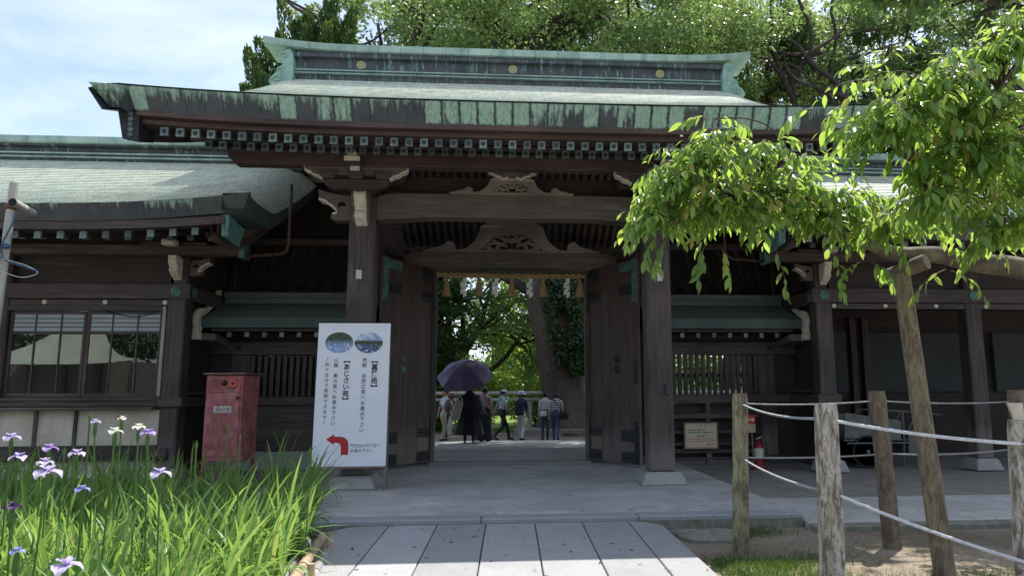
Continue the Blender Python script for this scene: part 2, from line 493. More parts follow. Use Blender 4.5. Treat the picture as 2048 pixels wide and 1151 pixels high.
# the gate's raised stone platform; its front kerb is a row of long granite blocks
plat = MB().box(-3.75, 8.66, -0.3, 3.35, 22.5, 0.15).build('gate_platform', FLOOR, bevel=0.012)
tag(plat, kind='structure')
xs = [-3.75, -2.55, -0.32, 1.45, 3.35]
for a, b in zip(xs, xs[1:]):
    MB().box(a + 0.004, 8.34, -0.3, b - 0.004, 8.655, 0.152).build('kerb_stone', STONE if -3 < a else CONC, plat, bevel=0.012)
MB().box(-3.74, 8.325, -0.3, 3.34, 8.338, 0.105).build('kerb_foot', CONC, plat)

# side terraces in front of the wings
rt = MB().box(3.36, 10.1, -0.3, 30, 17.9, 0.085).build('right_terrace', simple('tan_concrete', (0.30, 0.275, 0.235), (0.22, 0.20, 0.17), 0.8, 3, bmp=0.1, blot=0.3, blotc=(0.16, 0.15, 0.13)))
tag(rt, kind='structure')
for i, (a, b) in enumerate(((3.36, 5.6), (5.6, 7.9), (7.9, 10.3), (10.3, 12.7))):
    MB().box(a + 0.005, 8.22, -0.3, b - 0.005, 10.095, 0.075 + 0.002 * (i % 2)).build('paving_slab', FLOOR, rt, bevel=0.008)
MB().box(3.36, 8.0, -0.3, 12.7, 8.215, 0.06).build('kerb_stone', CONC, rt, bevel=0.01)
lt = MB().box(-30, 11.9, -0.3, -3.76, 17.9, 0.14).build('left_terrace', CONC, bevel=0.01)
tag(lt, kind='structure')

# approach: six rows of granite slabs sloping up to the platform
ap = MB().hexa([(-1.55, 5.2, -0.4), (1.55, 5.2, -0.4), (1.45, 8.32, -0.4), (-1.45, 8.32, -0.4), (-1.55, 5.2, -0.012), (1.55, 5.2, -0.012), (1.42, 8.3, 0.055), (-1.42, 8.3, 0.055)]).build('approach_ramp', CONC)
tag(ap, kind='structure')
GRAN = simple('speckled_granite', (0.42, 0.42, 0.42), (0.23, 0.235, 0.24), 0.7, 95, bmp=0.25, lo=0.32, hi=0.66, blot=0.5, blotc=(0.24, 0.245, 0.25), blots=2.4, vary=0.16)
def ramp_z(y): return 0.012 + (y - 4.4) * 0.0225
xl = [-1.93, -1.32, -0.80, -0.265, 0.275, 0.80, 1.32, 1.71]
for i in range(7):
    a, b = xl[i], xl[i + 1]
    # the joints stagger a little
    ys = [4.1, 6.05 + 0.0 * i, 8.32] if i % 2 else [4.1, 5.2, 8.32]
    for y0, y1 in zip(ys, ys[1:]):
        if y1 < 6.0: pass
        g = 0.006
        def xx(x, y): return x * (1.0 - 0.0 * y) + 0.02 * (y - 8.3) * 0
        xa, xb = a + g, b - g
        cut = 0.34 if (i in (0, 6) and y1 > 8) else 0.0
        z0, z1 = ramp_z(y0), ramp_z(y1)
        prof = [(xa, y0), (xb, y0), (xb, y1), (xa, y1)]
        if cut and i == 0: prof = [(xa, y0), (xb, y0), (xb, y1), (xa + cut, y1), (xa + cut * 0.5, y1 - 0.05), (xa + 0.04, y1 - 0.26)]
        if cut and i == 6: prof = [(xa, y0), (xb, y0), (xb - 0.04, y1 - 0.26), (xb - cut * 0.55, y1 - 0.05), (xb - cut, y1), (xa, y1)]
        mb = MB(); n_ = len(prof)
        top = [(x, y, ramp_z(y)) for x, y in prof]; bot = [(x, y, -0.35) for x, y in prof]
        mb.add(bot + top, [tuple(range(n_))[::-1], tuple(range(n_, 2 * n_))] + [(k, (k + 1) % n_, n_ + (k + 1) % n_, n_ + k) for k in range(n_)])
        mb.build('paving_slab', GRAN, ap, bevel=0.006)
# a loose flat stone beside the slabs
fs_ = MB().prism([(1.85, 7.55), (2.35, 7.5), (2.5, 7.9), (2.35, 8.12), (1.7, 8.1)], 'Z', -0.05, 0.05).build('flat_stone', CONC, bevel=0.02)
tag(fs_, 'pale flat stone block lying against the platform right of the granite slabs', 'stone')
# ================================================================== the gate
gate = empty('shrine_gate', (0, 15.2, 0.15), 'large dark timber shrine gate with green copper roof and open doors', 'gate')
YC = 15.2                          # middle plane: doors and ridge
E0, ER = 8.9, 15.05                # eave line and ridge line in depth
def roof_z(t): return 5.24 + 6.2 * (0.33 * t + 0.152 * t * t)
def sori(x, hw, amt, p=3.2): return amt * abs(x / hw) ** p

def stepped_roof(name, parent, mat, y_eave, y_ridge, zf, hw0, hw1, xc, courses, nx, rise, lip=0.018, mino=0.10, sgn=1):
    """courses of sheet copper: each laid over the one below with a small riser"""
    mb = MB(); rows = []
    for k in range(courses):
        for t, up in ((k / courses, lip), ((k + 1) / courses, 0.0)):
            y = y_eave + (y_ridge - y_eave) * t
            hw = hw0 + (hw1 - hw0) * t
            row = []
            for i in range(nx + 1):
                q = -1 + 2 * i / nx
                q = math.copysign(abs(q) ** 0.8, q)
                x = q * hw
                z = zf(t) + rise * (1 - t) * abs(q) ** 3.2 + up - mino * max(0, (abs(q) - 0.93) / 0.07) ** 2
                row.append((xc + x, y, z))
            rows.append(row)
    mb.grid(rows)
    return mb.build(name, mat, parent, fix=False)

HW0, HW1 = 5.24, 4.98
roof = stepped_roof('roof', gate, ROOF, E0, ER, roof_z, HW0, HW1, 0, 34, 48, 0.13)
stepped_roof('rear_roof', gate, ROOF, 2 * YC - E0, ER + 0.3, roof_z, HW0, HW1, 0, 46, 24, 0.13)
# thick copper-clad eave, sheet after sheet
nsheet = 46
kx = [-HW0 + 2 * HW0 * i / nsheet for i in range(nsheet + 1)]
random.seed(3)
for i in range(nsheet):
    a, b = kx[i], kx[i + 1]; mid = (a + b) / 2
    def ring(x, g):
        s = sori(x, HW0, 0.13); inx = x - math.copysign(0.19 * max(0, (abs(x) - 4.55) / 0.69) ** 1.3, x)
        return [(x, E0, 5.235 + s), (inx, E0 + 0.16, 4.98 + s), (inx, E0 + 0.20, 4.98 + s), (x, E0 + 0.06, 5.25 + s)]
    A, B = ring(a, 0), ring(b, 0)
    jit = random.uniform(-0.004, 0.004)
    A = [(x + 0.002, y + jit, z) for x, y, z in A]; B = [(x - 0.002, y + jit, z) for x, y, z in B]
    gp = 0.08 if mid < -2.6 else (0.6 if mid < -1.0 else 0.95)
    m_ = FASCG if random.random() < gp else FASC
    MB().add(A + B, [(0, 1, 2, 3), (7, 6, 5, 4), (0, 4, 5, 1), (1, 5, 6, 2), (2, 6, 7, 3), (3, 7, 4, 0)]).build('eave_sheet', m_, roof)
# gable verges: thick copper edge down each side
for s in (-1, 1):
    for nm, yy0, yy1 in (('verge', E0, ER), ('verge', 2 * YC - E0, ER + 0.3)):
        rows = [[], [], [], []]
        for k in range(25):
            t = k / 24; y = yy0 + (yy1 - yy0) * t
            hw = (HW0 + (HW1 - HW0) * t); z = roof_z(t) + 0.13 * (1 - t) - 0.10
            for r, (dx, dz) in zip(rows, ((0.0, 0.015), (-0.19, -0.26), (-0.45, -0.26), (-0.45, -0.05))):
                r.append((s * (hw + dx), y, z + dz))
        MB().grid(rows + [rows[0]]).build(nm, FASC, roof)
    # barge board under the verge, its tip sheathed in black metal
    for yy0, yy1 in ((E0 + 0.28, ER), (2 * YC - E0 - 0.28, ER + 0.3)):
        mb = MB(); rows = [[], [], [], []]
        for k in range(21):
            t = k / 20; y = yy0 + (yy1 - yy0) * t
            tt = abs(y - yy0) / 6.2 + 0.045
            z = roof_z(tt) + 0.13 * (1 - tt) - 0.38; h = 0.36 + 0.10 * t
            for r, (xo, zo) in zip(rows, ((4.86, 0), (4.86, -h), (4.74, -h), (4.74, 0))):
                r.append((s * xo, y, z + zo))
        mb.grid(rows + [rows[0]])
        mb.build('barge_board', WR, gate)
    tz = roof_z(0.02) + 0.13 - 0.36
    MB().hexa([(s * 4.90, E0 + 0.22, tz - 0.33), (s * 4.70, E0 + 0.22, tz - 0.37), (s * 4.70, E0 + 0.62, tz - 0.24), (s * 4.90, E0 + 0.62, tz - 0.24),
               (s * 4.96, E0 + 0.18, tz + 0.02), (s * 4.70, E0 + 0.18, tz + 0.0), (s * 4.70, E0 + 0.62, tz + 0.08), (s * 4.96, E0 + 0.62, tz + 0.08)]).build('barge_cap', IRON, gate, bevel=0.008)
    for k in range(5):
        MB().lathe([(0.035, -0.006), (0.03, -0.014), (0.0, -0.016)], (s * 4.80, E0 + 0.215 - 0.008 * k, tz - 0.28 + 0.066 * k), 8, 'Y').build('cap_stud', CAPM, gate)
    # pendant under the gable peak
    plt = plate('gable_pendant', [spline([(0, 0), (0.3, -0.05), (0.42, -0.35), (0.2, -0.55), (0, -0.95), (-0.2, -0.55), (-0.42, -0.35), (-0.3, -0.05)], 5, True)], -0.04, 0.04, WX, gate, 0.01)
    plt.data.transform(Matrix.Translation((s * 4.9, YC, 7.55)) @ Matrix.Rotation(pi / 2, 4, 'Z'))

# timber under the eave: eave board, flying rafters, their board, common rafters
def along(name, y0, z0, y1, z1, hw, rise, mat, nx=24, rise_p=3.2, parent=None):
    rows = [[], [], [], []]
    for i in range(nx + 1):
        x = -hw + 2 * hw * i / nx; s = rise * abs(x / hw) ** rise_p
        for r, (y, z) in zip(rows, ((y0, z1), (y0, z0), (y1, z0), (y1, z1))): r.append((x, y, z + s))
    mb = MB().grid(rows + [rows[0]])
    for e in (0, nx):
        mb.add([r[e] for r in rows], [(0, 1, 2, 3)])
    return mb.build(name, mat, parent or gate)
along('eave_board', 9.06, 4.915, 9.40, 4.985, 4.72, 0.10, WR)
along('eave_board', 9.17, 4.855, 9.45, 4.913, 4.70, 0.09, WR)
along('eave_board', 10.07, 5.025, 10.22, 5.058, 4.52, 0.06, WR)
# soffit boards above the rafters, front and rear
for yy, sg in ((lambda y: y, 1), (lambda y: 2 * YC - y, -1)):
    r1 = []; r2 = []; r3 = []; r4 = []
    for i in range(25):
        x = -4.7 + 9.4 * i / 24; s = sori(x, 4.7, 0.09)
        up = 0.0 if sg > 0 else 0.30; r1.append((x, yy(9.38), 4.90 + s + up)); r2.append((x, yy(10.20), 5.205 + s + up * 0.3)); r3.append((x, yy(10.21), 5.075 + s * .5)); r4.append((x, yy(15.2), 7.45))
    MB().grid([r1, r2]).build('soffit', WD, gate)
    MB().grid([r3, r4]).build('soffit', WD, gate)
SP = 0.1935
def unit_rafter(L, slope, w, h):
    """rafter whose outer end is at the origin and that climbs inwards along +Y"""
    return MB().hexa([(-w / 2, 0, -h), (w / 2, 0, -h), (w / 2, L, L * slope - h), (-w / 2, L, L * slope - h), (-w / 2, 0, 0), (w / 2, 0, 0), (w / 2, L, L * slope), (-w / 2, L, L * slope)]).mesh('rafter', WY)
fr = unit_rafter(0.95, 0.37, 0.092, 0.105)
br = unit_rafter(5.0, 0.455, 0.092, 0.105)
bf = unit_rafter(1.2, 0.455, 0.092, 0.105)
capm = MB().box(-0.049, -0.012, -0.108, 0.049, 0.03, 0.003).mesh('rafter_cap', CAPM)
relief = MB().lathe([(0.031, 0.0), (0.031, -0.004), (0.025, -0.004), (0.023, -0.001), (0.012, -0.001), (0.010, -0.006), (0.0, -0.007)], (0, -0.0125, -0.052), 6, 'Y').mesh('cap_relief', CAPD)
for i in range(47):
    x = (i - 23) * SP
    s = sori(x, 4.7, 0.09)
    z = 4.845 + s
    o = inst('flying_rafter', fr, gate, (x, 9.24, z))
    c = inst('rafter_cap', capm, o)
    inst('cap_relief', relief, c)
for i in range(45):
    x = (i - 22) * SP + SP * 0.5 * 0
    s = sori(x, 4.7, 0.05)
    o = inst('common_rafter', br, gate, (x, 10.10, 5.02 + s))
    c = inst('rafter_cap', capm, o)
    inst('cap_relief', relief, c)
for i in range(45):
    x = (i - 22) * SP
    inst('rear_rafter', br, gate, (x, 2 * YC - 10.10, 5.12), (0, 0, pi))

# purlins that carry the rafters
def nosed_bar(name, y0, y1, z0, z1, hw, mat, parent=None):
    r = (z1 - z0) * 0.45
    prof = [(-hw, z1), (-hw - 0.02, z1 - 0.03), (-hw + 0.02, z0 + r), (-hw + 0.12, z0)]
    prof = prof + [(-x, z) for x, z in prof[::-1]]
    return MB().prism(prof, 'Y', y0, y1).build(name, mat, parent or gate, bevel=0.012)
nosed_bar('eave_purlin', 10.55, 10.77, 4.885, 5.115, 4.18, WR)
nosed_bar('rear_purlin', 2 * YC - 10.77, 2 * YC - 10.55, 5.03, 5.2, 4.18, WX)
nosed_bar('wall_plate', 11.24, 11.48, 5.22, 5.40, 4.2, WX)
nosed_bar('wall_plate', 2 * YC - 11.48, 2 * YC - 11.24, 5.22, 5.40, 4.2, WX)
nosed_bar('ridge_beam', 15.05, 15.35, 7.1, 7.42, 4.3, WX)
# dark boarding above the front beam, set back
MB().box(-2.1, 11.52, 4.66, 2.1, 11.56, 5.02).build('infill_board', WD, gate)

# ridge: stacked copper-sheathed courses
rd = MB()
def ridge_layer(name, hy, z0, z1, hw, mat, rise=0.0, parent=None):
    rows = [[], [], [], []]
    for i in range(33):
        x = -hw + 2 * hw * i / 32; s = rise * abs(x / hw) ** 4
        for r, (y, z) in zip(rows, ((YC - hy, z1), (YC - hy, z0), (YC + hy, z0), (YC + hy, z1))): r.append((x, y, z + s))
    mb = MB().grid(rows + [rows[0]])
    for e in (0, 32): mb.add([r[e] for r in rows], [(0, 1, 2, 3)])
    return mb.build(name, mat, parent)
ridge = ridge_layer('ridge', 0.30, 7.9, 8.27, 4.85, RIDGED, 0, gate)
ridge_layer('ridge_course', 0.37, 8.27, 8.295, 4.86, RIDGEG, 0, ridge)
ridge_layer('ridge_course', 0.335, 8.297, 8.335, 4.84, RIDGED, 0, ridge)
ridge_layer('ridge_course', 0.37, 8.337, 8.362, 4.86, RIDGEG, 0, ridge)
ridge_layer('ridge_course', 0.29, 8.364, 8.62, 4.82, RIDGED, 0, ridge)
ridge_layer('ridge_course', 0.41, 8.622, 8.715, 4.80, RIDGED, 0.0, ridge)
cap_n = 22
for i in range(cap_n):
    rows = [[], [], [], [], []]
    for j in range(4):
        x = -5.25 + 10.5 * (i + j / 3) / cap_n
        if j == 0: x += 0.004
        if j == 3: x -= 0.004
        s = 0.14 * max(0, (abs(x) - 3.2) / 2.05) ** 2.2
        for r, (y, z) in zip(rows, ((-0.50, 8.87), (-0.48, 8.735), (0.48, 8.735), (0.50, 8.87), (0.0, 8.92))): r.append((x, YC + y, z + s))
    mb = MB().grid(rows + [rows[0]])
    for e in (0, 3): mb.add([r[e] for r in rows], [(0, 1, 2, 3, 4)])
    mb.build('ridge_cap_sheet', RIDGEG, ridge)
for x in (-3.24, 0, 3.24):
    md = MB().lathe([(0.098, 0), (0.098, -0.02), (0.088, -0.026), (0.078, -0.022), (0.0, -0.024)], (x, YC - 0.292, 8.51), 20, 'Y').build('medallion', GOLD, ridge, smooth=True)
    for k in range(8):
        a = k * pi / 4 + 0.2
        MB().lathe([(0.020, -0.022), (0.013, -0.031), (0.0, -0.033)], (x + 0.045 * cos(a), YC - 0.292, 8.51 + 0.045 * sin(a)), 6, 'Y').build('petal', GOLD, md)
# scrolled end tiles of the ridge
for s in (-1, 1):
    prof = [(4.64, 8.70), (4.84, 8.70), (4.90, 8.64), (4.90, 8.53), (4.83, 8.47), (4.84, 8.40), (4.93, 8.34), (4.96, 8.22), (5.06, 8.12), (5.07, 7.98), (4.64, 7.98)]
    prof = spline(prof, 3, True)
    MB().prism([(s * x, z) for x, z in prof], 'Y', YC - 0.46, YC + 0.46).build('end_tile', ONI, ridge, bevel=0.012)
    for (cx_, cz_, r_) in ((4.80, 8.60, 0.085), (4.85, 8.27, 0.07), (4.92, 8.07, 0.10)):
        sc = [(s * (cx_ + r_ * (1 - q * 0.2) * cos(q * 1.4)), YC - 0.475, cz_ + r_ * (1 - q * 0.2) * sin(q * 1.4)) for q in np.linspace(0, 4.2, 16)]
        MB().tube(sc, 0.022, 6).build('scroll', ONI, ridge, smooth=True)
    MB().box(s * 4.62, YC - 0.50, 7.80, s * 5.05, YC - 0.44, 8.0).build('end_tile_foot', ONI, ridge, bevel=0.01)

# ---------------------------------------------------------------- pillars
def pillar(x, y, w, z0, z1, ped=0.72):
    p = MB().box(x - w / 2, y - w / 2, z0, x + w / 2, y + w / 2, z1).build('pillar', WZ, gate, bevel=0.035)
    MB().hexa([(x - ped / 2, y - ped / 2, 0.152), (x + ped / 2, y - ped / 2, 0.152), (x + ped / 2, y + ped / 2, 0.152), (x - ped / 2, y + ped / 2, 0.152),
               (x - ped * .38, y - ped * .38, z0 + 0.01), (x + ped * .38, y - ped * .38, z0 + 0.01), (x + ped * .38, y + ped * .38, z0 + 0.01), (x - ped * .38, y + ped * .38, z0 + 0.01)]).build('pedestal', PEDST, gate, bevel=0.02)
    return p
for s in (-1, 1):
    p = pillar(s * 2.32, 11.36, 0.40, 0.33, 4.62)
    # pale bracket-socket plug on the face
    MB().box(s * 2.34 - 0.045, 11.145, 3.28, s * 2.34 + 0.045, 11.162, 3.42).build('socket_plug', WHITE, p, bevel=0.006)
    if s > 0:
        MB().box(2.385, 11.10, 1.50, 2.455, 11.158, 1.66).build('switch_box', CAPD, p, bevel=0.01)
    pillar(s * 2.32, 2 * YC - 11.36, 0.40, 0.33, 4.62)
    pillar(s * 2.56, YC, 0.48, 0.28, 5.6)

# ---------------------------------------------------------------- front beam
def arched_beam(y0, y1, mat):
    prof = []
    for i in range(29):
        x = -2.12 + 4.24 * i / 28; q = abs(x) / 2.12
        prof.append((x, 4.225 + 0.055 * (1 - max(0, (q - 0.62) / 0.38) ** 0.7 if q > 0.62 else 1) - 0.055 * 0))
    top = []
    for i in range(29):
        x = 2.12 - 4.24 * i / 28; q = abs(x) / 2.12
        top.append((x, 4.665 - 0.07 * max(0, (q - 0.9) / 0.1) ** 1.5))
    return MB().prism(prof + top, 'Y', y0, y1).build('rainbow_beam', mat, gate, bevel=0.012)
rb = arched_beam(11.20, 11.50, WGX)
arched_r = MB().box(-2.1, 2 * YC - 11.5, 4.92, 2.1, 2 * YC - 11.2, 5.22).build('rear_beam', WX, gate)
for s in (-1, 1):
    # incised scrolls near the ends, and the long swept line
    pts = [(s * (1.52 - 0.16 * (1 - k / 16) * cos(k * .55) - k * 0.028), 11.197, 4.52 - 0.05 * (1 - k / 16) * sin(k * .55) - 0.0015 * k) for k in range(17)]
    MB().tube(pts, 0.007, 5).build('carved_scroll', simple('worn_edge', (0.19, 0.155, 0.125), rough=.8) if s < 0 else bpy.data.materials['worn_edge'], rb)
    sw = spline([(s * 2.0, 4.62), (s * 1.72, 4.60), (s * 1.58, 4.50), (s * 1.45, 4.34), (s * 1.30, 4.29), (s * 0.9, 4.285), (0, 4.285)], 6)
    MB().tube([(x, 11.197, z) for x, z in sw], 0.006, 5).build('carved_line', bpy.data.materials['worn_edge'], rb)

# carved side noses of the beam (elephant profile, painted edge)
NOSE = [(0.0, 0.02), (-0.14, 0.035), (-0.30, 0.06), (-0.47, 0.115), (-0.46, -0.02), (-0.36, -0.05), (-0.30, -0.10), (-0.26, -0.12), (-0.21, -0.18), (-0.19, -0.22),
        (-0.26, -0.24), (-0.285, -0.29), (-0.26, -0.325), (-0.2, -0.345), (0.0, -0.345)]
EYE = [(-0.13 + 0.055 * cos(a), -0.115 + 0.055 * sin(a)) for a in np.linspace(-0.6, 4.0, 12)] + [(-0.13, -0.115), (-0.10, -0.135)]
def nose(name, x, z, s, y0, y1, k, parent, mat=WGX, eye=True):
    ol = [[(x - s * -q[0] * k if s < 0 else x - q[0] * k, z + q[1] * k) for q in NOSE]]
    ol = [[(x + (q[0] if s < 0 else -q[0]) * k, z + q[1] * k) for q in NOSE]]
    if eye: ol.append([(x + (q[0] if s < 0 else -q[0]) * k, z + q[1] * k) for q in EYE])
    o = plate(name, ol, y0, y1, mat, parent)
    # painted under-edge
    mb = MB()
    for a, b in zip(NOSE[4:10], NOSE[5:11]):
        A = (x + (a[0] if s < 0 else -a[0]) * k, z + a[1] * k); B = (x + (b[0] if s < 0 else -b[0]) * k, z + b[1] * k)
        off = 0.022 * k
        mb.hexa([(A[0], y0 - 0.003, A[1] - off), (B[0], y0 - 0.003, B[1] - off), (B[0], y1, B[1] - off), (A[0], y1, A[1] - off),
                 (A[0], y0 - 0.003, A[1] + 0.012 * k), (B[0], y0 - 0.003, B[1] + 0.012 * k), (B[0], y1, B[1] + 0.012 * k), (A[0], y1, A[1] + 0.012 * k)])
    mb.build('painted_edge', WHITE, o)
    return o
for s in (-1, 1):
    nose('beam_nose', s * 2.52, 4.585, s, 11.24, 11.46, 1.08, gate)
    # forward nose: stepped carving painted chalk white
    fr_pts = [(11.16, 4.70), (10.98, 4.76), (10.86, 4.74), (10.86, 4.66), (10.90, 4.60), (10.88, 4.54), (10.94, 4.46), (10.95, 4.40), (11.02, 4.34), (10.98, 4.29), (11.0, 4.2), (11.16, 4.10)]
    MB().prism(fr_pts, 'X', s * 2.32 - 0.09, s * 2.32 + 0.09).build('front_nose', WHITE, gate, bevel=0.014)
    MB().prism([(y + 0.03, z) for y, z in fr_pts], 'X', s * 2.32 + 0.091, s * 2.32 + 0.13).build('nose_cheek', WGX, gate)
    MB().prism([(y + 0.03, z) for y, z in fr_pts], 'X', s * 2.32 - 0.13, s * 2.32 - 0.091).build('nose_cheek', WGX, gate)

# ---------------------------------------------------------------- bracket sets
def block(name, x, y, z0, w, d, h, mat, parent):
    """bearing block, undercut below"""
    k = 0.70
    mb = MB().box(x - w / 2, y - d / 2, z0 + h * 0.45, x + w / 2, y + d / 2, z0 + h)
    mb.hexa([(x - w / 2 * k, y - d / 2 * k, z0), (x + w / 2 * k, y - d / 2 * k, z0), (x + w / 2 * k, y + d / 2 * k, z0), (x - w / 2 * k, y + d / 2 * k, z0),
             (x - w / 2, y - d / 2, z0 + h * 0.45), (x + w / 2, y - d / 2, z0 + h * 0.45), (x + w / 2, y + d / 2, z0 + h * 0.45), (x - w / 2, y + d / 2, z0 + h * 0.45)])
    return mb.build(name, mat, parent, bevel=0.006)
def arm_prof(x, z0, z1, hw):
    """bracket arm with rounded lower ends"""
    n = 6; r = (z1 - z0) * 0.95; p = [(x - hw, z1)]
    for i in range(n + 1):
        a = pi / 2 * i / n
        p.append((x - hw + r * 1.25 * (1 - cos(a)), z1 - 0.02 - (r - 0.02) * sin(a)))
    q = [(2 * x - u, v) for u, v in p[::-1]]
    return p + q
def wing_arm(name, x, z0, z1, hw, y0, y1, parent):
    """long carved arm with a scalloped painted edge at both ends"""
    e = [(-hw, z1), (-hw + 0.015, z1 - 0.055), (-hw + 0.10, z1 - 0.085), (-hw + 0.13, z1 - 0.12), (-hw + 0.22, z1 - 0.145), (-hw + 0.26, z1 - 0.18), (-hw + 0.34, z0)]
    prof = [(x + a, b) for a, b in e] + [(x - a, b) for a, b in e[::-1]]
    o = MB().prism(prof, 'Y', y0, y1).build(name, WGX, parent)
    for sg in (-1, 1):
        mb = MB()
        for (a, b), (c, d) in zip(e[:-1], e[1:]):
            a, c = (x + a, x + c) if sg < 0 else (x - a, x - c)
            mb.hexa([(a, y0 - 0.004, b - 0.018), (c, y0 - 0.004, d - 0.018), (c, y1 + 0.004, d - 0.018), (a, y1 + 0.004, b - 0.018), (a, y0 - 0.004, b + 0.014), (c, y0 - 0.004, d + 0.014), (c, y1 + 0.004, d + 0.014), (a, y1 + 0.004, b + 0.014)])
        mb.build('painted_edge', WHITE, o)
    return o
for s in (-1, 1):
    for fy in (1, -1):
        Yb = (lambda y: y) if fy > 0 else (lambda y: 2 * YC - y)
        x = s * 2.32
        block('bearing_block', x, Yb(11.36), 4.62, 0.46, 0.46, 0.17, WX, gate)
        MB().prism(arm_prof(x, 4.55, 4.69, 0.47), 'Y', Yb(10.60), Yb(10.76)).build('bracket_arm', WX, gate, bevel=0.008)
        MB().prism(arm_prof(x, 4.79, 4.96, 0.62), 'Y', Yb(11.28), Yb(11.44)).build('bracket_arm', WX, gate, bevel=0.008)
        MB().prism([(Yb(11.5), 4.62), (Yb(10.92), 4.58), (Yb(10.78), 4.62), (Yb(10.78), 4.78), (Yb(11.5), 4.78)], 'X', x - 0.07, x + 0.07).build('bracket_arm', WY, gate, bevel=0.006)
        for dx in (-0.40, 0, 0.40):
            block('bracket_block', x + dx, Yb(10.66), 4.692, 0.24, 0.24, 0.115, WX, gate)
        wing_arm('carved_arm', x, 4.755, 4.882, 0.76, Yb(10.60), Yb(10.72), gate)
        if fy > 0:
            MB().box(x - 0.065, 10.50, 4.80, x + 0.065, 10.535, 4.862).build('painted_end', WHITE, gate)
            MB().hexa([(x - 0.115, 10.30, 4.86), (x + 0.115, 10.30, 4.86), (x + 0.115, 10.545, 4.86), (x - 0.115, 10.545, 4.86), (x - 0.115, 10.30, 4.955), (x + 0.115, 10.30, 4.955), (x + 0.115, 10.545, 4.955), (x - 0.115, 10.545, 4.955)]).build('bracket_block', WX, gate)
            MB().box(x - 0.112, 10.288, 4.875, x + 0.112, 10.298, 4.945).build('painted_end', WHITE, gate)
            MB().hexa([(x - 0.07, 10.2, 4.957), (x + 0.07, 10.2, 4.957), (x + 0.07, 10.54, 4.957), (x - 0.07, 10.54, 4.957), (x - 0.07, 10.2, 5.02), (x + 0.04, 10.2, 5.055), (x + 0.04, 10.54, 5.055), (x - 0.07, 10.54, 5.02)]).build('bracket_nose', WHITE, gate, bevel=0.008)

# ---------------------------------------------------------------- frog-leg struts with pierced carving
def frog(name, y0, y1, zb, hw, hump, h, mat, parent, cap=True):
    k = hw; H = h
    half = [(0, H), (0.20 * k, H), (0.262 * k, H * 0.965), (0.298 * k, H * 0.88), (0.345 * k, H * 0.81), (0.367 * k, H * 0.70), (0.39 * k, H * 0.50), (0.44 * k, H * 0.30), (0.52 * k, H * 0.13), (0.60 * k, H * 0.08), (0.652 * k, H * 0.10),
            (0.648 * k, H * 0.22), (0.682 * k, H * 0.33), (0.73 * k, H * 0.34), (0.765 * k, H * 0.25), (0.81 * k, H * 0.18), (0.88 * k, H * 0.14), (0.965 * k, H * 0.05), (1.0 * k, H * 0.07), (1.0 * k, 0)]
    hs = spline(half, 4)
    outl = hs + [(-x, z) for x, z in hs[::-1][:-1]]
    outl = [(x, zb + z) for x, z in outl]
    hole = [(-0.40 * k, 0.035 * H), (-0.30 * k, H * 0.25), (-0.22 * k, H * 0.5), (-0.1 * k, H * 0.6), (0, H * 0.66), (0.1 * k, H * 0.6), (0.22 * k, H * 0.5), (0.30 * k, H * 0.25), (0.40 * k, 0.035 * H)]
    hole = [(x, zb + z) for x, z in hole]
    o = plate(name, [outl, hole], y0, y1, mat, parent, 0.012)
    # foliage scrolls in the opening
    ym = y0 + 0.03
    for sg in (-1, 1):
        for pts in ([(0.0, 0.10), (0.10, 0.05), (0.17, 0.14), (0.13, 0.25), (0.06, 0.22), (0.07, 0.14)],
                    [(0.02, 0.06), (0.12, 0.03), (0.22, 0.08), (0.27, 0.22), (0.20, 0.30), (0.10, 0.30), (0.04, 0.36)],
                    [(0.14, 0.30), (0.20, 0.36), (0.22, 0.44)], [(0.07, 0.36), (0.11, 0.46), (0.16, 0.47)],
                    [(0.22, 0.10), (0.30, 0.06), (0.36, 0.05)], [(0.26, 0.20), (0.31, 0.18), (0.29, 0.11)], [(0.0, 0.36), (0.05, 0.42), (0.045, 0.52), (0.0, 0.60)]):
            c = spline([(sg * a * k, ym, zb + b * H) for a, b in pts], 5)
            rad = [0.020 * k * (1 - 0.55 * abs(2 * i / (len(c) - 1) - 0.7)) + 0.006 for i in range(len(c))]
            MB().tube(c, rad, 6).build('carved_leaf', mat, o, smooth=True)
    c = [(0, ym, zb + 0.3 * H), (0, ym, zb + 0.44 * H), (0, ym, zb + 0.54 * H)]
    MB().tube(c, [0.03 * k, 0.05 * k, 0.006], 8).build('carved_bud', mat, o, smooth=True)
    return o
frog('frog_strut', 11.16, 11.30, 4.665, 0.97, 0.5, 0.285, WPALE, gate)
block('bearing_block', 0, 11.20, 4.935, 0.28, 0.24, 0.115, WGX, gate)
wing_arm('carved_arm', 0, 4.935, 5.075, 0.40, 11.14, 11.26, gate)
frog('frog_strut', 14.98, 15.2, 4.47, 1.84, 0.9, 0.69, WPALE, gate)

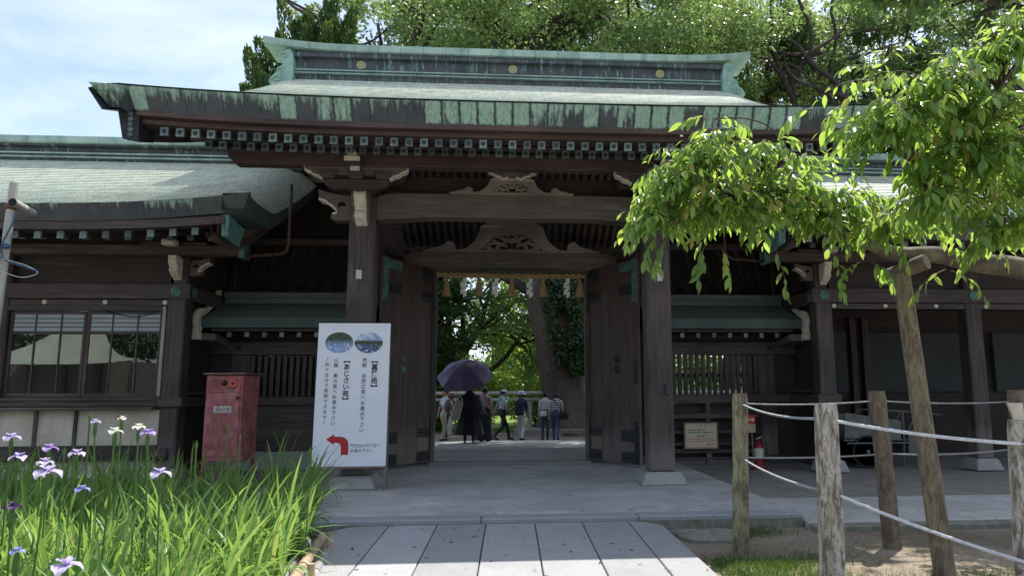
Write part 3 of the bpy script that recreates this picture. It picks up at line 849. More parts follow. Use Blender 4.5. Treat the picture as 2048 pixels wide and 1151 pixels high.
# ---------------------------------------------------------------- door wall
lin_prof = [(-2.32, 4.10), (-1.52, 4.10), (-1.42, 4.135), (1.42, 4.135), (1.52, 4.10), (2.32, 4.10), (2.32, 4.40), (1.9, 4.47), (-1.9, 4.47), (-2.32, 4.40)]
MB().prism(lin_prof, 'Y', 14.95, 15.33).build('door_lintel', WGX, gate, bevel=0.012)
for s in (-1, 1):
    MB().prism(spline([(s * 1.50, 4.06), (s * 1.30, 4.075), (s * 1.12, 4.11), (s * 0.95, 4.132), (s * 1.5, 4.134)], 3, True), 'Y', 14.93, 15.05).build('lintel_bracket', WGX, gate)
    MB().box(s * 1.57, 15.08, 0.16, s * 2.31, 15.2, 4.1).build('jamb_panel', WZ, gate)
    MB().box(s * 1.55, 15.02, 0.16, s * 1.70, 15.3, 4.1).build('door_jamb', WZ, gate, bevel=0.01)
MB().box(-2.3, 15.0, 4.04, 2.3, 15.1, 4.098).build('head_rail', WX, gate)
MB().box(-2.3, 14.9, 5.25, 2.3, 15.5, 5.6).build('tie_beam', WX, gate)
MB().box(-1.62, 14.72, 0.152, 1.62, 15.35, 0.185).build('threshold', PEDST, gate, bevel=0.01)
for s in (-1, 1):
    for y0, y1 in ((11.56, 14.95), (15.45, 18.85)):
        MB().box(s * 2.32 - 0.13, y0, 4.25, s * 2.32 + 0.13, y1, 4.62).build('side_beam', WY, gate, bevel=0.01)
    for k in range(7):
        MB().box(s * 2.25, 11.6 + k * 0.47, 4.8, s * 2.4, 11.68 + k * 0.47, 5.9).build('gable_stud', WD, gate)

for s in (-1, 1):
    # leaf swings towards the forecourt; local frame: along the leaf and its thickness
    H = Vector((s * 1.575, 15.12, 0)); Fv = Vector((s * 2.43, 13.72, 0)); d = (Fv - H); L = d.length; d.normalize()
    nrm = Vector((d.y, -d.x, 0)) * (1 if s < 0 else -1)   # the face seen from the opening side
    if nrm.y > 0: nrm = -nrm
    def lb(name, u0, u1, z0, z1, n0, n1, mat, parent, bev=0.004):
        c = [H + d * u + nrm * q for u, q in ((u0, n0), (u1, n0), (u1, n1), (u0, n1))]
        return MB().hexa([(p.x, p.y, z0) for p in c] + [(p.x, p.y, z1) for p in c]).build(name, mat, parent, bevel=bev)
    leaf = lb('door', 0, L, 0.205, 4.13, -0.06, 0.0, WDOOR, gate)
    nb = 6
    for k in range(nb):
        lb('door_board', L * k / nb + 0.003, L * (k + 1) / nb - 0.003, 0.21, 4.12, 0.0, 0.012, WDOOR, leaf, 0.003)
    # corner fittings
    for (u0, u1, z0, z1, mt) in ((L - 0.14, L + 0.006, 3.30, 4.135, VERD), (L - 0.52, L - 0.142, 3.92, 4.10, VERD), (L - 0.52, L - 0.142, 3.45, 3.66, IRON),
                             (0, 0.13, 3.20, 4.135, IRON), (0.132, 0.46, 3.80, 4.10, IRON), (0.132, 0.46, 3.40, 3.62, IRON),
                             (0, 0.13, 0.205, 1.0, IRON), (0.132, 0.52, 0.23, 0.42, IRON), (0.132, 0.52, 0.70, 0.88, IRON),
                             (L - 0.14, L + 0.004, 0.205, 1.0, IRON), (L - 0.52, L - 0.142, 0.22, 0.42, IRON), (L - 0.52, L - 0.142, 0.62, 0.84, IRON)):
        f = lb('corner_fitting', u0, u1, z0, z1, 0.0125, 0.022, mt, leaf, 0.003)
        for q in range(3):
            uu_ = u0 + (u1 - u0) * (0.2 + 0.3 * q) if (u1 - u0) > (z1 - z0) else (u0 + u1) / 2
            zz_ = (z0 + z1) / 2 if (u1 - u0) > (z1 - z0) else z0 + (z1 - z0) * (0.15 + 0.35 * q)
            p = H + d * uu_ + nrm * 0.022
            MB().lathe([(0.022, 0), (0.016, -0.012), (0, -0.016)], (p.x, p.y, zz_), 8, 'Y').build('stud', mt, f)
    lb('worn_panel', 0.16, 0.5, 0.44, 0.68, 0.0126, 0.016, wood('bare_worn_timber', (0.30, 0.19, 0.13), (0.17, 0.10, 0.07), 'Z') if s < 0 else bpy.data.materials['bare_worn_timber'], leaf)
    # pull ring with boss
    for zz in (2.0, 2.2):
        p = H + d * (L * 0.62) + nrm * 0.014
        f = MB().lathe([(0.07, 0), (0.065, -0.014), (0.03, -0.03), (0.0, -0.034)], (p.x, p.y, zz), 14, 'Y').build('pull_boss', VERD if s < 0 else IRON, leaf, smooth=True)
    lb('lock_plate', L - 0.13, L + 0.005, 1.72, 2.16, 0.0125, 0.024, IRON, leaf, 0.01)
    lb('edge_notch_trim', -0.012, 0.03, 3.1, 3.2, -0.05, 0.01, IRON, leaf)
# ================================================================== wings left and right of the gate
def wing_rz(t): return 4.42 + 3.8 * (0.40 * t + 0.115 * t * t)
WE0, WER = 11.3, 15.1
FROST = simple('frosted_pane', (0.34, 0.38, 0.38), (0.27, 0.30, 0.30), 0.35, 2)
def glass_mat():
    m, n, b, o = nmat('window_glass')
    gl = n.nodes.new('ShaderNodeBsdfGlossy'); gl.inputs['Roughness'].default_value = 0.012; gl.inputs['Color'].default_value = (0.95, 0.97, 0.97, 1)
    tr = n.nodes.new('ShaderNodeBsdfTransparent'); tr.inputs[0].default_value = (0.80, 0.84, 0.83, 1)
    fr_ = n.nodes.new('ShaderNodeFresnel'); fr_.inputs[0].default_value = 1.6
    mx = n.nodes.new('ShaderNodeMixShader')
    n.links.new(fr_.outputs[0], mx.inputs[0]); n.links.new(tr.outputs[0], mx.inputs[1]); n.links.new(gl.outputs[0], mx.inputs[2])
    n.links.new(mx.outputs[0], o.inputs[0])
    return m
GLASS = glass_mat()
COPPIPE = simple('brown_copper_pipe', (0.10, 0.06, 0.05), (0.065, 0.042, 0.036), 0.45, 8, metal=0.4)
VERDC = simple('verdigris_relief', (0.20, 0.42, 0.37), (0.06, 0.16, 0.15), 0.55, 16, (1, 1, 0.6), 0.4)

BLUEC = simple('blue_black_copper', (0.105, 0.125, 0.13), (0.06, 0.072, 0.078), 0.5, 3)
def wing(s):
    side = 'left' if s < 0 else 'right'
    lab = 'long low timber hall left of the gate with glazed sash windows and copper roof' if s < 0 else 'open dark timber hall right of the gate behind the cherry branches and rope fence'
    wg = empty('shrine_hall', (s * 9, 14.5, 0.14), lab, 'building')
    X = lambda a: s * a
    XI, XO = 4.1, 16.5                 # verge near the gate, far end
    XM = (XI + XO) / 2; HW = (XO - XI) / 2
    # ---- roof
    mb = MB(); rows = []
    courses, nx = 30, 56
    def surf(q, t):
        """q 0 at the verge by the gate .. 1 at the far end"""
        x = XI + (XO - XI) * q
        y = WE0 + (WER - WE0) * t
        d = x - XI
        up = 0.22 * max(0, 1 - d / 3.6) ** 2.4 * (1 - t)
        droop = 0.50 * max(0, 1 - d / 0.95) ** 2.0 * min(1, t / 0.32) ** 0.8
        return x, y, wing_rz(t) + up - droop
    qs = [(i / nx) ** 1.9 for i in range(nx + 1)]
    for k in range(courses):
        for t, lip in ((k / courses, 0.020), ((k + 1) / courses, 0.0)):
            rows.append([(X(x), y, z + lip) for x, y, z in (surf(q, t) for q in qs)])
    mb.grid(rows)
    rf = mb.build('roof', ROOF, wg, fix=False)
    r2 = []
    for k in range(9):
        t = k / 8
        r2.append([(X(XI + (XO - XI) * q), 2 * WER - (WE0 + (WER - WE0) * t) + 0.2, wing_rz(t)) for q in (0, 0.3, 0.6, 1)])
    MB().grid(r2).build('rear_roof', ROOF, wg)
    # ---- eave lip in sheets
    ns = 26
    for i in range(ns):
        q0, q1 = (i / ns) ** 1.25, ((i + 1) / ns) ** 1.25
        def ring(q, e):
            x, y, z = surf(q, 0.0)
            inset = 0.06 if q == 0 else 0.0
            return [(X(x + e), y, z + 0.014), (X(x + inset + e), y + 0.10, z - 0.235), (X(x + inset + e), y + 0.20, z - 0.235), (X(x + e), y + 0.1, z + 0.05)]
        A, B = ring(q0, 0.002), ring(q1, -0.002)
        MB().add(A + B, [(0, 1, 2, 3), (7, 6, 5, 4), (0, 4, 5, 1), (1, 5, 6, 2), (2, 6, 7, 3), (3, 7, 4, 0)]).build('eave_sheet', WFASC if i > 2 else BLUEC, rf)
    # ---- drooping verge by the gate
    rows = [[], [], [], []]
    for k in range(29):
        t = k / 28 * 0.98
        x, y, z = surf(0, t)
        for r, (dx, dz) in zip(rows, ((0, 0.014), (0.06, -0.25), (0.40, -0.25), (0.40, 0.0))): r.append((X(x + dx), y, z + dz))
    MB().grid(rows + [rows[0]]).build('verge', BLUEC, rf)
    # ---- ridge
    for nm, hy, z0, z1, mt in (('ridge', 0.24, 6.15, 6.30, RIDGED), ('ridge', 0.31, 6.302, 6.33, RIDGEG), ('ridge', 0.27, 6.332, 6.38, RIDGED), ('ridge', 0.31, 6.382, 6.41, RIDGEG), ('ridge', 0.24, 6.412, 6.53, RIDGED), ('ridge', 0.34, 6.532, 6.57, RIDGED)):
        MB().box(X(4.35), WER - hy, z0, X(XO), WER + hy, z1).build(nm + '_course', mt, wg)
    for i in range(9):
        a = 4.2 + i * 1.37
        MB().prism([(WER - 0.44, 6.60), (WER - 0.42, 6.572), (WER + 0.42, 6.572), (WER + 0.44, 6.60), (WER + 0.43, 6.71), (WER, 6.77), (WER - 0.43, 6.71)], 'X', X(a + 0.003), X(a + 1.367)).build('ridge_cap_sheet', RIDGEG, wg)
    # ---- under the eave
    rows = [[], [], [], []]
    for i in range(25):
        q = (i / 24) ** 1.3; x = 4.5 + (XO - 4.5) * q
        zz = 0.17 * max(0, 1 - (x - 4.1) / 3.6) ** 2.4
        for r, (y, z) in zip(rows, ((11.42, 4.19), (11.42, 4.06), (11.75, 4.06), (11.75, 4.19))): r.append((X(x), y, z + zz))
    MB().grid(rows + [rows[0]]).build('eave_board', WX, wg)
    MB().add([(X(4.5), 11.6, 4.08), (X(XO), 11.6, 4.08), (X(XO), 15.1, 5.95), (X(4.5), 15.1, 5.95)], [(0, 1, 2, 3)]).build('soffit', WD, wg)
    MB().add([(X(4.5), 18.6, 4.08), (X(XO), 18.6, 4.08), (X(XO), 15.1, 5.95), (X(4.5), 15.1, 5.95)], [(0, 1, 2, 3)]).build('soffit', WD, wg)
    f1 = unit_rafter(0.9, 0.22, 0.085, 0.10); f2 = unit_rafter(1.1, 0.42, 0.085, 0.10)
    for i in range(15):
        x = 4.98 + i * 0.335
        zz = 0.17 * max(0, 1 - (x - 4.1) / 3.6) ** 2.4
        o = inst('flying_rafter', f1, wg, (X(x), 11.55, 4.05 + zz)); c = inst('rafter_cap', capm, o)
        o = inst('common_rafter', f2, wg, (X(x + 0.05), 12.3, 4.20)); c = inst('rafter_cap', capm, o)
    nosed = MB().box(X(4.72), 12.72, 3.92, X(XO), 12.92, 4.10).build('eave_purlin', WX, wg, bevel=0.01)
    # ---- gable end facing the gate: curved barge boards and sheathed tip
    for off, h, mt, dz in ((4.55, 0.17, WGX, -0.26), (4.60, 0.15, WR, -0.43), (4.66, 0.06, WGX, -0.585)):
        rows = [[], [], [], []]
        for k in range(25):
            t = 0.03 + 0.95 * k / 24
            _, y, z = surf(0, t)
            z = z + 0.02 + dz
            for r, (dx, zz) in zip(rows, ((0, 0), (0, -h), (0.10, -h), (0.10, 0))): r.append((X(off + dx), y, z + zz))
        MB().grid(rows + [rows[0]]).build('barge_board', mt, wg)
    bc = MB().hexa([(X(4.46), 11.50, 4.0), (X(4.56), 11.50, 4.0), (X(4.62), 12.12, 4.0), (X(4.50), 12.12, 3.94), (X(4.43), 11.44, 4.34), (X(4.56), 11.44, 4.34), (X(4.62), 12.16, 4.28), (X(4.44), 12.16, 4.26)]).build('barge_cap', VERDC, wg, bevel=0.012)
    for k in range(6):
        MB().lathe([(0.024, 0), (0.018, -0.012), (0, -0.013)], (X(4.505), 11.495 - 0.009 * k, 4.03 + 0.053 * k), 8, 'Y').build('cap_stud', CAPM, bc)
    MB().box(X(4.62), 12.68, 3.88, X(4.72), 12.96, 4.14).build('purlin_cap', VERD, wg, bevel=0.006)
    # board gable wall
    MB().prism([(13.0, 3.45), (17.2, 3.45), (17.2, 4.35), (15.1, 5.9), (13.0, 4.6)], 'X', X(5.90), X(5.95)).build('gable_wall', WD, wg)
    for k in range(10):
        y = 13.2 + 0.40 * k
        MB().box(X(5.86), y, 3.5, X(5.895), y + 0.035, 4.4 + 0.62 * (1.9 - abs(y - 15.1)) * 0.85).build('batten', WD, wg)
    # ---- frame
    posts = [5.83, 8.76, 11.7, 14.6]
    for px in posts:
        MB().box(X(px - 0.155), 13.0, 0.3, X(px + 0.155), 13.31, 3.95).build('post', WZ, wg, bevel=0.02)
        MB().hexa([(X(px - 0.27), 12.88, 0.1), (X(px + 0.27), 12.88, 0.1), (X(px + 0.27), 13.42, 0.1), (X(px - 0.27), 13.42, 0.1), (X(px - 0.2), 12.95, 0.31), (X(px + 0.2), 12.95, 0.31), (X(px + 0.2), 13.36, 0.31), (X(px - 0.2), 13.36, 0.31)]).build('post_stone', PEDST, wg, bevel=0.02)
        MB().box(X(px - 0.155), 17.0, 0.15, X(px + 0.155), 17.31, 3.95).build('post', WZ, wg)
        # bracket on the post
        block('bearing_block', X(px), 13.15, 3.955, 0.40, 0.36, 0.10, WX, wg)
    px = 5.83
    nose('post_nose', X(px - 0.17), 3.86, -s, 13.03, 13.20, 0.72, wg)
    MB().prism([(12.99, 3.90), (12.84, 3.93), (12.70, 3.92), (12.72, 3.80), (12.78, 3.72), (12.76, 3.66), (12.84, 3.60), (12.99, 3.52)], 'X', X(px - 0.07), X(px + 0.07)).build('front_nose', WHITE, wg, bevel=0.01)
    MB().box(X(px - 0.11), 12.5, 4.06, X(px + 0.11), 12.70, 4.17).build('painted_end', WHITE, wg, bevel=0.02)
    MB().prism(arm_prof(X(px), 4.06, 4.15, 0.55), 'Y', 12.74, 12.86).build('bracket_arm', WX, wg)
    # ties: head beam, its under-rail, eave wall above
    MB().box(X(5.60), 12.965, 3.19, X(XO), 13.0, 3.46).build('head_beam', WX, wg, bevel=0.012)
    MB().box(X(5.66), 13.12, 3.47, X(XO), 13.18, 4.6).build('upper_wall', WD, wg)
    MB().box(X(5.99), 13.03, 3.08, X(XO), 13.14, 3.188).build('head_rail', WX, wg, bevel=0.006)
    for k in range(7):
        bx_ = 6.03 + 1.0 * k
        MB().lathe([(0.042, 0), (0.038, -0.022), (0.0, -0.028)], (X(bx_), 13.028, 3.135), 10, 'Y').build('peg', WHITE, wg, smooth=True)
    for px in posts[:2]:
        for (x_, y_, ax) in (((px + (0 if s < 0 else 0)), 12.963, 'Y'),):
            MB().lathe([(0.10, 0), (0.10, -0.014), (0.065, -0.02), (0.06, -0.008), (0.0, -0.012)], (X(px), 12.963, 3.325), 6, 'Y').build('hexagon_stud', VERD, wg)
    MB().lathe([(0.10, 0), (0.10, 0.014), (0.065, 0.02), (0.06, 0.008), (0.0, 0.012)], (X(5.598), 13.12, 3.325), 6, 'X').build('hexagon_stud', VERD, wg)
    # ---- end wall towards the gate
    MB().box(X(5.78), 13.32, 0.15, X(5.84), 17.0, 3.45).build('end_wall', WD, wg)
    MB().box(X(5.62), 13.01, 3.19, X(5.70), 17.0, 3.44).build('end_beam', WY, wg, bevel=0.01)
    MB().box(X(5.60), 12.95, 1.33, X(6.05), 13.34, 1.50).build('wrap_rail', WX, wg, bevel=0.015)
    MB().box(X(5.61), 13.35, 1.34, X(5.77), 16.9, 1.49).build('end_rail', WY, wg, bevel=0.012)
    MB().box(X(5.72), 13.35, 1.53, X(5.775), 16.9, 1.60).build('end_rail', WY, wg, bevel=0.008)
    # copper rainwater pipe
    MB().tube([(X(3.78), 12.35, 5.1), (X(3.78), 12.35, 4.02), (X(3.82), 12.37, 3.93), (X(3.95), 12.45, 3.90), (X(4.6), 12.8, 3.93)], 0.028, 8).build('rain_pipe', COPPIPE, wg, smooth=True)
    if s < 0:
        # ---- glazed front: two bays, each with two sashes
        for bay in range(2):
            x0 = posts[bay] + 0.155; x1 = posts[bay + 1] - 0.155
            MB().box(X(x0 + 0.004), 13.0, 2.99, X(x1), 13.10, 3.075).build('window_head', WX, wg)
            MB().box(X(x0 + 0.004), 12.985, 1.44, X(x1), 13.12, 1.51).build('window_sill', WX, wg, bevel=0.01)
            MB().box(X(x0 - 0.02 + 0.16 * (bay == 0) * 0 + 0.05), 12.93, 1.345, X(x1), 13.12, 1.437).build('sill_beam', WX, wg, bevel=0.012)
            MB().box(X(x0 + 0.06), 12.86, 1.295, X(x1 + 0.2), 13.10, 1.34).build('drip_ledge', WGX, wg, bevel=0.008)
            if bay == 0:
                MB().box(X(x0 + 0.006), 12.985, 1.52, X(x0 + 0.055), 13.06, 3.06).build('pale_jamb', simple('pale_timber', (0.40, 0.36, 0.31), (0.28, 0.25, 0.21), 0.7, 6, (5, 5, .4)), wg)
            half = (x1 - x0) / 2
            for k in range(2):
                a = x0 + 0.06 + k * (half - 0.02); b = a + half - 0.05; y = 13.05 + 0.045 * k
                wn = MB().box(X(a), y - 0.018, 1.515, X(a + 0.055), y + 0.018, 2.985).build('window', WZ, wg, bevel=0.004)
                MB().box(X(b - 0.055), y - 0.018, 1.515, X(b), y + 0.018, 2.985).build('stile', WZ, wn, bevel=0.004)
                for z0, z1 in ((1.515, 1.575), (2.585, 2.635), (2.93, 2.985)):
                    MB().box(X(a + 0.056), y - 0.016, z0, X(b - 0.056), y + 0.016, z1).build('sash_rail', WX, wn)
                MB().box(X(a + 0.05), y - 0.002, 1.57, X(b - 0.05), y + 0.002, 2.59).build('pane', GLASS, wn)
                MB().box(X(a + 0.05), y + 0.001, 2.63, X(b - 0.05), y + 0.004, 2.94).build('frosted_pane', FROST, wn)
                for q in (1, 2):
                    xm = a + (b - a) * q / 3
                    MB().box(X(xm - 0.013), y - 0.014, 1.576, X(xm + 0.013), y + 0.010, 2.584).build('muntin', WZ, wn)
                    MB().box(X(xm - 0.010), y - 0.012, 2.636, X(xm + 0.010), y, 2.929).build('muntin', WZ, wn)
                for q in (1, 2, 3):
                    zq = 2.636 + 0.294 * q / 4
                    MB().box(X(a + 0.057), y - 0.010, zq - 0.006, X(b - 0.057), y, zq + 0.006).build('muntin', WX, wn)
            # plaster apron with dark battens
            MB().box(X(x0), 13.06, 0.68, X(x1), 13.12, 1.29).build('plaster_panel', PLASTER, wg)
            for q in range(1, 5):
                xm = x0 + (x1 - x0) * (0.03 + 0.245 * q) - 0.0
                if bay == 0 and q == 1: continue
                MB().box(X(xm - 0.025), 13.02, 0.69, X(xm + 0.025), 13.058, 1.285).build('batten', WZ, wg)
            MB().box(X(x0 + 0.0), 13.0, 0.64, X(x1), 13.058, 0.70).build('apron_rail', WX, wg)
            MB().box(X(x0 - 0.2), 12.93, 0.46, X(x1), 12.995, 0.65).build('low_beam', WX, wg, bevel=0.012)
            MB().box(X(x0), 13.06, 0.15, X(x1), 13.12, 0.455).build('plaster_panel', PLASTER, wg)
        # a dim office behind the glass
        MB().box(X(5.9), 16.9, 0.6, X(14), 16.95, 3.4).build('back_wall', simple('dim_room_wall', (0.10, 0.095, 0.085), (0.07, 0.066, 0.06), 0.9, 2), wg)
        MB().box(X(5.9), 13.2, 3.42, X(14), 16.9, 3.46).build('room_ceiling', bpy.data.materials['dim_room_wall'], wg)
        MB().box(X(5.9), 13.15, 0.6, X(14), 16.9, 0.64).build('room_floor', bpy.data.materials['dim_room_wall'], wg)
        MB().box(X(6.0), 13.30, 1.40, X(9.0), 13.85, 1.44).build('inner_counter', WX, wg)
        # wire sagging under the head beam
        w_ = [(X(7.15 - 1.1 * t), 13.02, 3.07 - 0.22 * (1 - (2 * t - 0.75) ** 2 / 1.56) * (0.35 + t)) for t in np.linspace(0, 1, 12)]
        MB().tube(w_, 0.008, 5).build('sagging_wire', BLACK, wg)
    else:
        # ---- open hall: floor beam, back wall of plaster panels between dark studs
        MB().box(X(5.9), 16.85, 0.1, X(XO), 16.95, 3.6).build('back_wall', WD, wg)
        for a, b in ((6.25, 8.0), (8.55, 11.2), (11.7, 13.9)):
            MB().box(X(a), 16.74, 1.55, X(b), 16.845, 2.95).build('plaster_panel', GREYPL, wg)
        for a in (8.1, 8.4, 11.3):
            MB().box(X(a), 16.70, 0.1, X(a + 0.14), 16.84, 3.3).build('stud', WZ, wg)
        MB().box(X(5.9), 13.4, 3.5, X(XO), 16.9, 3.55).build('ceiling', WD, wg)
    return wg
wing_l = wing(-1)
wing_r = wing(1)

# ================================================================== low roofed side walls between gate and wings
def side_wall(s):
    lab = 'low roofed side wall with lattice window left of the gate, behind the white sign' if s < 0 else 'low roofed side wall with lattice window right of the gate, behind the notice board'
    sw = empty('side_wall', (s * 4.2, 14.55, 0.15), lab, 'wall')
    X = lambda a: s * a
    # roof: gently curved copper slope to both sides of a small ridge
    ye, yr = 13.62, 14.55
    rows = []
    nC = 14
    for k in range(nC):
        for t, lip in ((k / nC, 0.008), ((k + 1) / nC, 0)):
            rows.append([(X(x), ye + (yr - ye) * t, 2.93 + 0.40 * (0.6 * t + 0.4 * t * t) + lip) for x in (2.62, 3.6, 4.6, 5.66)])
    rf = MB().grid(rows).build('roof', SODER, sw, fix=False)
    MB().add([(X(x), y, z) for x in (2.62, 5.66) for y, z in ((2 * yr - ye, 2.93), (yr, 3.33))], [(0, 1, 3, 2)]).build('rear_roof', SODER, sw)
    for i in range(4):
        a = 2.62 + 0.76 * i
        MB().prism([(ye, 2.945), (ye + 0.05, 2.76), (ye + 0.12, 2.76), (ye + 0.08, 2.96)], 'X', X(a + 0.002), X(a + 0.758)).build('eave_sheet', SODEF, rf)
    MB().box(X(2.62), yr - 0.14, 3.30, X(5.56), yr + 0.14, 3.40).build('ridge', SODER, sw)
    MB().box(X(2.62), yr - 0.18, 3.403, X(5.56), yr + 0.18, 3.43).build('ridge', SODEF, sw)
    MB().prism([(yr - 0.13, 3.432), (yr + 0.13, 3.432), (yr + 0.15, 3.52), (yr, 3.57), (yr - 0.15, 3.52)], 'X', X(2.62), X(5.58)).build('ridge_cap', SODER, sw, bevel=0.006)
    # carved white barge scroll at the outer end
    prof = [(yr - 0.06, 3.56), (yr - 0.02, 3.36), (14.25, 3.22), (14.02, 3.10), (13.86, 3.02), (13.74, 2.98), (13.68, 2.90), (13.70, 2.80), (13.74, 2.74), (13.62, 2.70), (13.50, 2.76), (13.45, 2.88), (13.49, 3.02), (13.60, 3.10), (13.75, 3.13), (13.92, 3.16), (14.10, 3.27), (14.28, 3.36), (14.40, 3.52)]
    sc = spline(prof, 4, True)
    MB().prism(sc, 'X', X(5.66), X(5.745)).build('barge_scroll', WHITE, sw, bevel=0.012)
    MB().box(X(5.63), 13.50, 2.53, X(5.755), 13.66, 2.66).build('barge_foot', WHITE, sw, bevel=0.008)
    MB().prism([(13.66, 2.53), (14.5, 2.42), (14.5, 2.56), (13.66, 2.65)], 'X', X(5.40), X(5.745)).build('barge_foot_beam', WGX, sw)
    MB().prism([(13.50, 2.66), (13.64, 2.66), (13.66, 2.76), (13.52, 2.78)], 'X', X(5.645), X(5.75)).build('barge_neck', WHITE, sw)
    # rafters
    rt_ = unit_rafter(0.8, 0.28, 0.07, 0.08)
    cm = MB().box(-0.037, -0.01, -0.083, 0.037, 0.02, 0.003).mesh('rafter_cap', CAPM)
    for k in range(8):
        o = inst('rafter', rt_, sw, (X(3.0 + 0.315 * k), 13.80, 2.68)); inst('rafter_cap', cm, o)
    MB().box(X(2.62), 13.72, 2.70, X(5.5), 14.5, 2.745).build('soffit', WD, sw)
    MB().box(X(2.80), 14.38, 2.30, X(5.78), 14.62, 2.56).build('head_beam', WX, sw, bevel=0.01)
    MB().lathe([(0.06, 0), (0.055, -0.02), (0.03, -0.02), (0.0, -0.012)], (X(5.25), 14.378, 2.43), 10, 'Y').build('stud', IRON, sw)
    # lattice
    MB().box(X(2.80), 14.36, 1.34, X(5.78), 14.66, 1.50).build('window_rail', WX, sw, bevel=0.012)
    MB().box(X(5.02), 14.42, 0.3, X(5.36), 14.6, 2.30).build('post', WZ, sw, bevel=0.01)
    MB().box(X(5.37), 14.46, 0.3, X(5.78), 14.56, 2.30).build('board', WD, sw)
    lm = MB().box(-0.034, -0.04, 1.502, 0.034, 0.04, 2.298).mesh('lattice_bar', WZ)
    for k in range(18):
        inst('lattice_bar', lm, sw, (X(2.92 + 0.121 * k), 14.50, 0))
    MB().box(X(2.80), 14.55, 1.86, X(5.0), 14.575, 1.93).build('lattice_tie', WX, sw)
    if s < 0:
        MB().box(X(2.80), 14.44, 0.5, X(5.0), 14.54, 1.335).build('board', WX, sw)
        MB().box(X(2.80), 14.40, 0.48, X(5.36), 14.62, 0.60).build('low_rail', WX, sw, bevel=0.01)
        MB().box(X(2.80), 14.30, 0.14, X(5.7), 14.7, 0.475).build('plinth', STONE, sw, bevel=0.012)
        MB().box(X(2.80), 14.9, 0.15, X(5.0), 14.94, 2.3).build('screen_board', WD, sw)
    else:
        for z0, z1 in ((1.03, 1.13), (0.73, 0.80), (0.50, 0.56), (0.35, 0.43), (0.22, 0.27)):
            MB().box(X(2.80), 14.42, z0, X(5.0), 14.56, z1).build('slat_rail', WX, sw, bevel=0.006)
        MB().box(X(2.80), 14.60, 0.2, X(5.0), 14.64, 1.33).build('board', WD, sw)
        MB().box(X(3.9), 14.44, 0.15, X(4.0), 14.58, 1.33).build('stile', WZ, sw)
    # boarded link above, with sloping rafters under the corridor roof behind
    MB().box(X(2.82), 15.6, 3.4, X(5.8), 15.65, 6.1).build('link_board', WD, sw)
    MB().box(X(2.62), 14.62, 2.5, X(5.8), 14.66, 3.3).build('gable_board', WD, sw)
    rb_ = MB().beam((0, 0, 0), (0.55, 0.95, -0.85), 0.07, 0.09).mesh('link_rafter', WD)
    for k in range(8):
        inst('link_rafter', rb_, sw, (X(2.9 + 0.36 * k), 14.66, 4.55), scale=(s, 1, 1))
    MB().box(X(2.7), 14.55, 4.5, X(5.5), 14.68, 4.62).build('link_beam', WX, sw)
    return sw
sw_l = side_wall(-1)
sw_r = side_wall(1)
# ================================================================== sacred rope in the doorway
STRAW = simple('rice_straw', (0.46, 0.34, 0.17), (0.29, 0.20, 0.09), 0.85, 30, (1, 1, 1), 0.3)
PAPER = simple('white_paper', (0.82, 0.82, 0.80), (0.76, 0.76, 0.75), 0.7, 5)
rope = empty('straw_rope', (0, 15.05, 3.98), 'twisted straw rope hung with tassels across the gate doorway', 'rope')
def strands(a, b, sag, r, R, turns, n, ns=3, seg=90):
    """laid rope: ns strands wound about a sagging line"""
    out = []
    a = Vector(a); b = Vector(b); ax = (b - a).normalized(); up = Vector((0, 0, 1)); sd_ = ax.cross(up).normalized(); up = sd_.cross(ax)
    for k in range(ns):
        pts = []
        for i in range(seg + 1):
            t = i / seg; p = a.lerp(b, t); p.z -= sag * 4 * t * (1 - t)
            an = 2 * pi * (turns * t + k / ns)
            pts.append(p + (up * cos(an) + sd_ * sin(an)) * R)
        out.append(MB().tube(pts, r, n))
    return out
for i, mb in enumerate(strands((-1.55, 15.0, 4.0), (1.55, 15.0, 3.985), 0.02, 0.034, 0.030, 11, 7, 2, 110)):
    mb.build('strand', STRAW, rope, smooth='all')
MB().tube([(-1.55, 15.0, 4.07), (1.55, 15.0, 4.06)], 0.012, 6).build('hanging_bamboo', simple('dark_bamboo', (0.10, 0.12, 0.06), rough=0.5), rope)
for x in (-1.35, -0.68, 0.0, 0.66, 1.44):
    ts = MB().lathe([(0.014, 0.10), (0.022, 0.0), (0.04, -0.03), (0.030, -0.07), (0.060, -0.14), (0.088, -0.30), (0.102, -0.38), (0.0, -0.37)], (x, 15.0, 3.92), 12).build('straw_tassel', STRAW, rope, smooth=True)
    MB().lathe([(0.030, -0.052), (0.034, -0.045), (0.034, -0.03), (0.030, -0.025)], (x, 15.0, 3.92), 10).build('tassel_binding', STRAW, ts)
for x in (-0.97, -0.32, 0.40, 1.18):
    z = 3.92; zz = [z, z - 0.085, z - 0.155, z - 0.225, z - 0.295, z - 0.36]
    for k, dx in enumerate((0.0, -0.05, 0.0, -0.045, 0.005)):
        y = 14.985 - 0.005 * k; h0, h1 = zz[k] + 0.012, zz[k + 1] - 0.03; w2 = 0.038
        MB().hexa([(x + dx - w2, y, h1 - 0.02), (x + dx + w2, y, h1 + 0.02), (x + dx + w2, y + 0.003, h1 + 0.02), (x + dx - w2, y + 0.003, h1 - 0.02),
                   (x + dx - w2, y, h0 - 0.02), (x + dx + w2, y, h0 + 0.02), (x + dx + w2, y + 0.003, h0 + 0.02), (x + dx - w2, y + 0.003, h0 - 0.02)]).build('zigzag_paper', PAPER, rope)

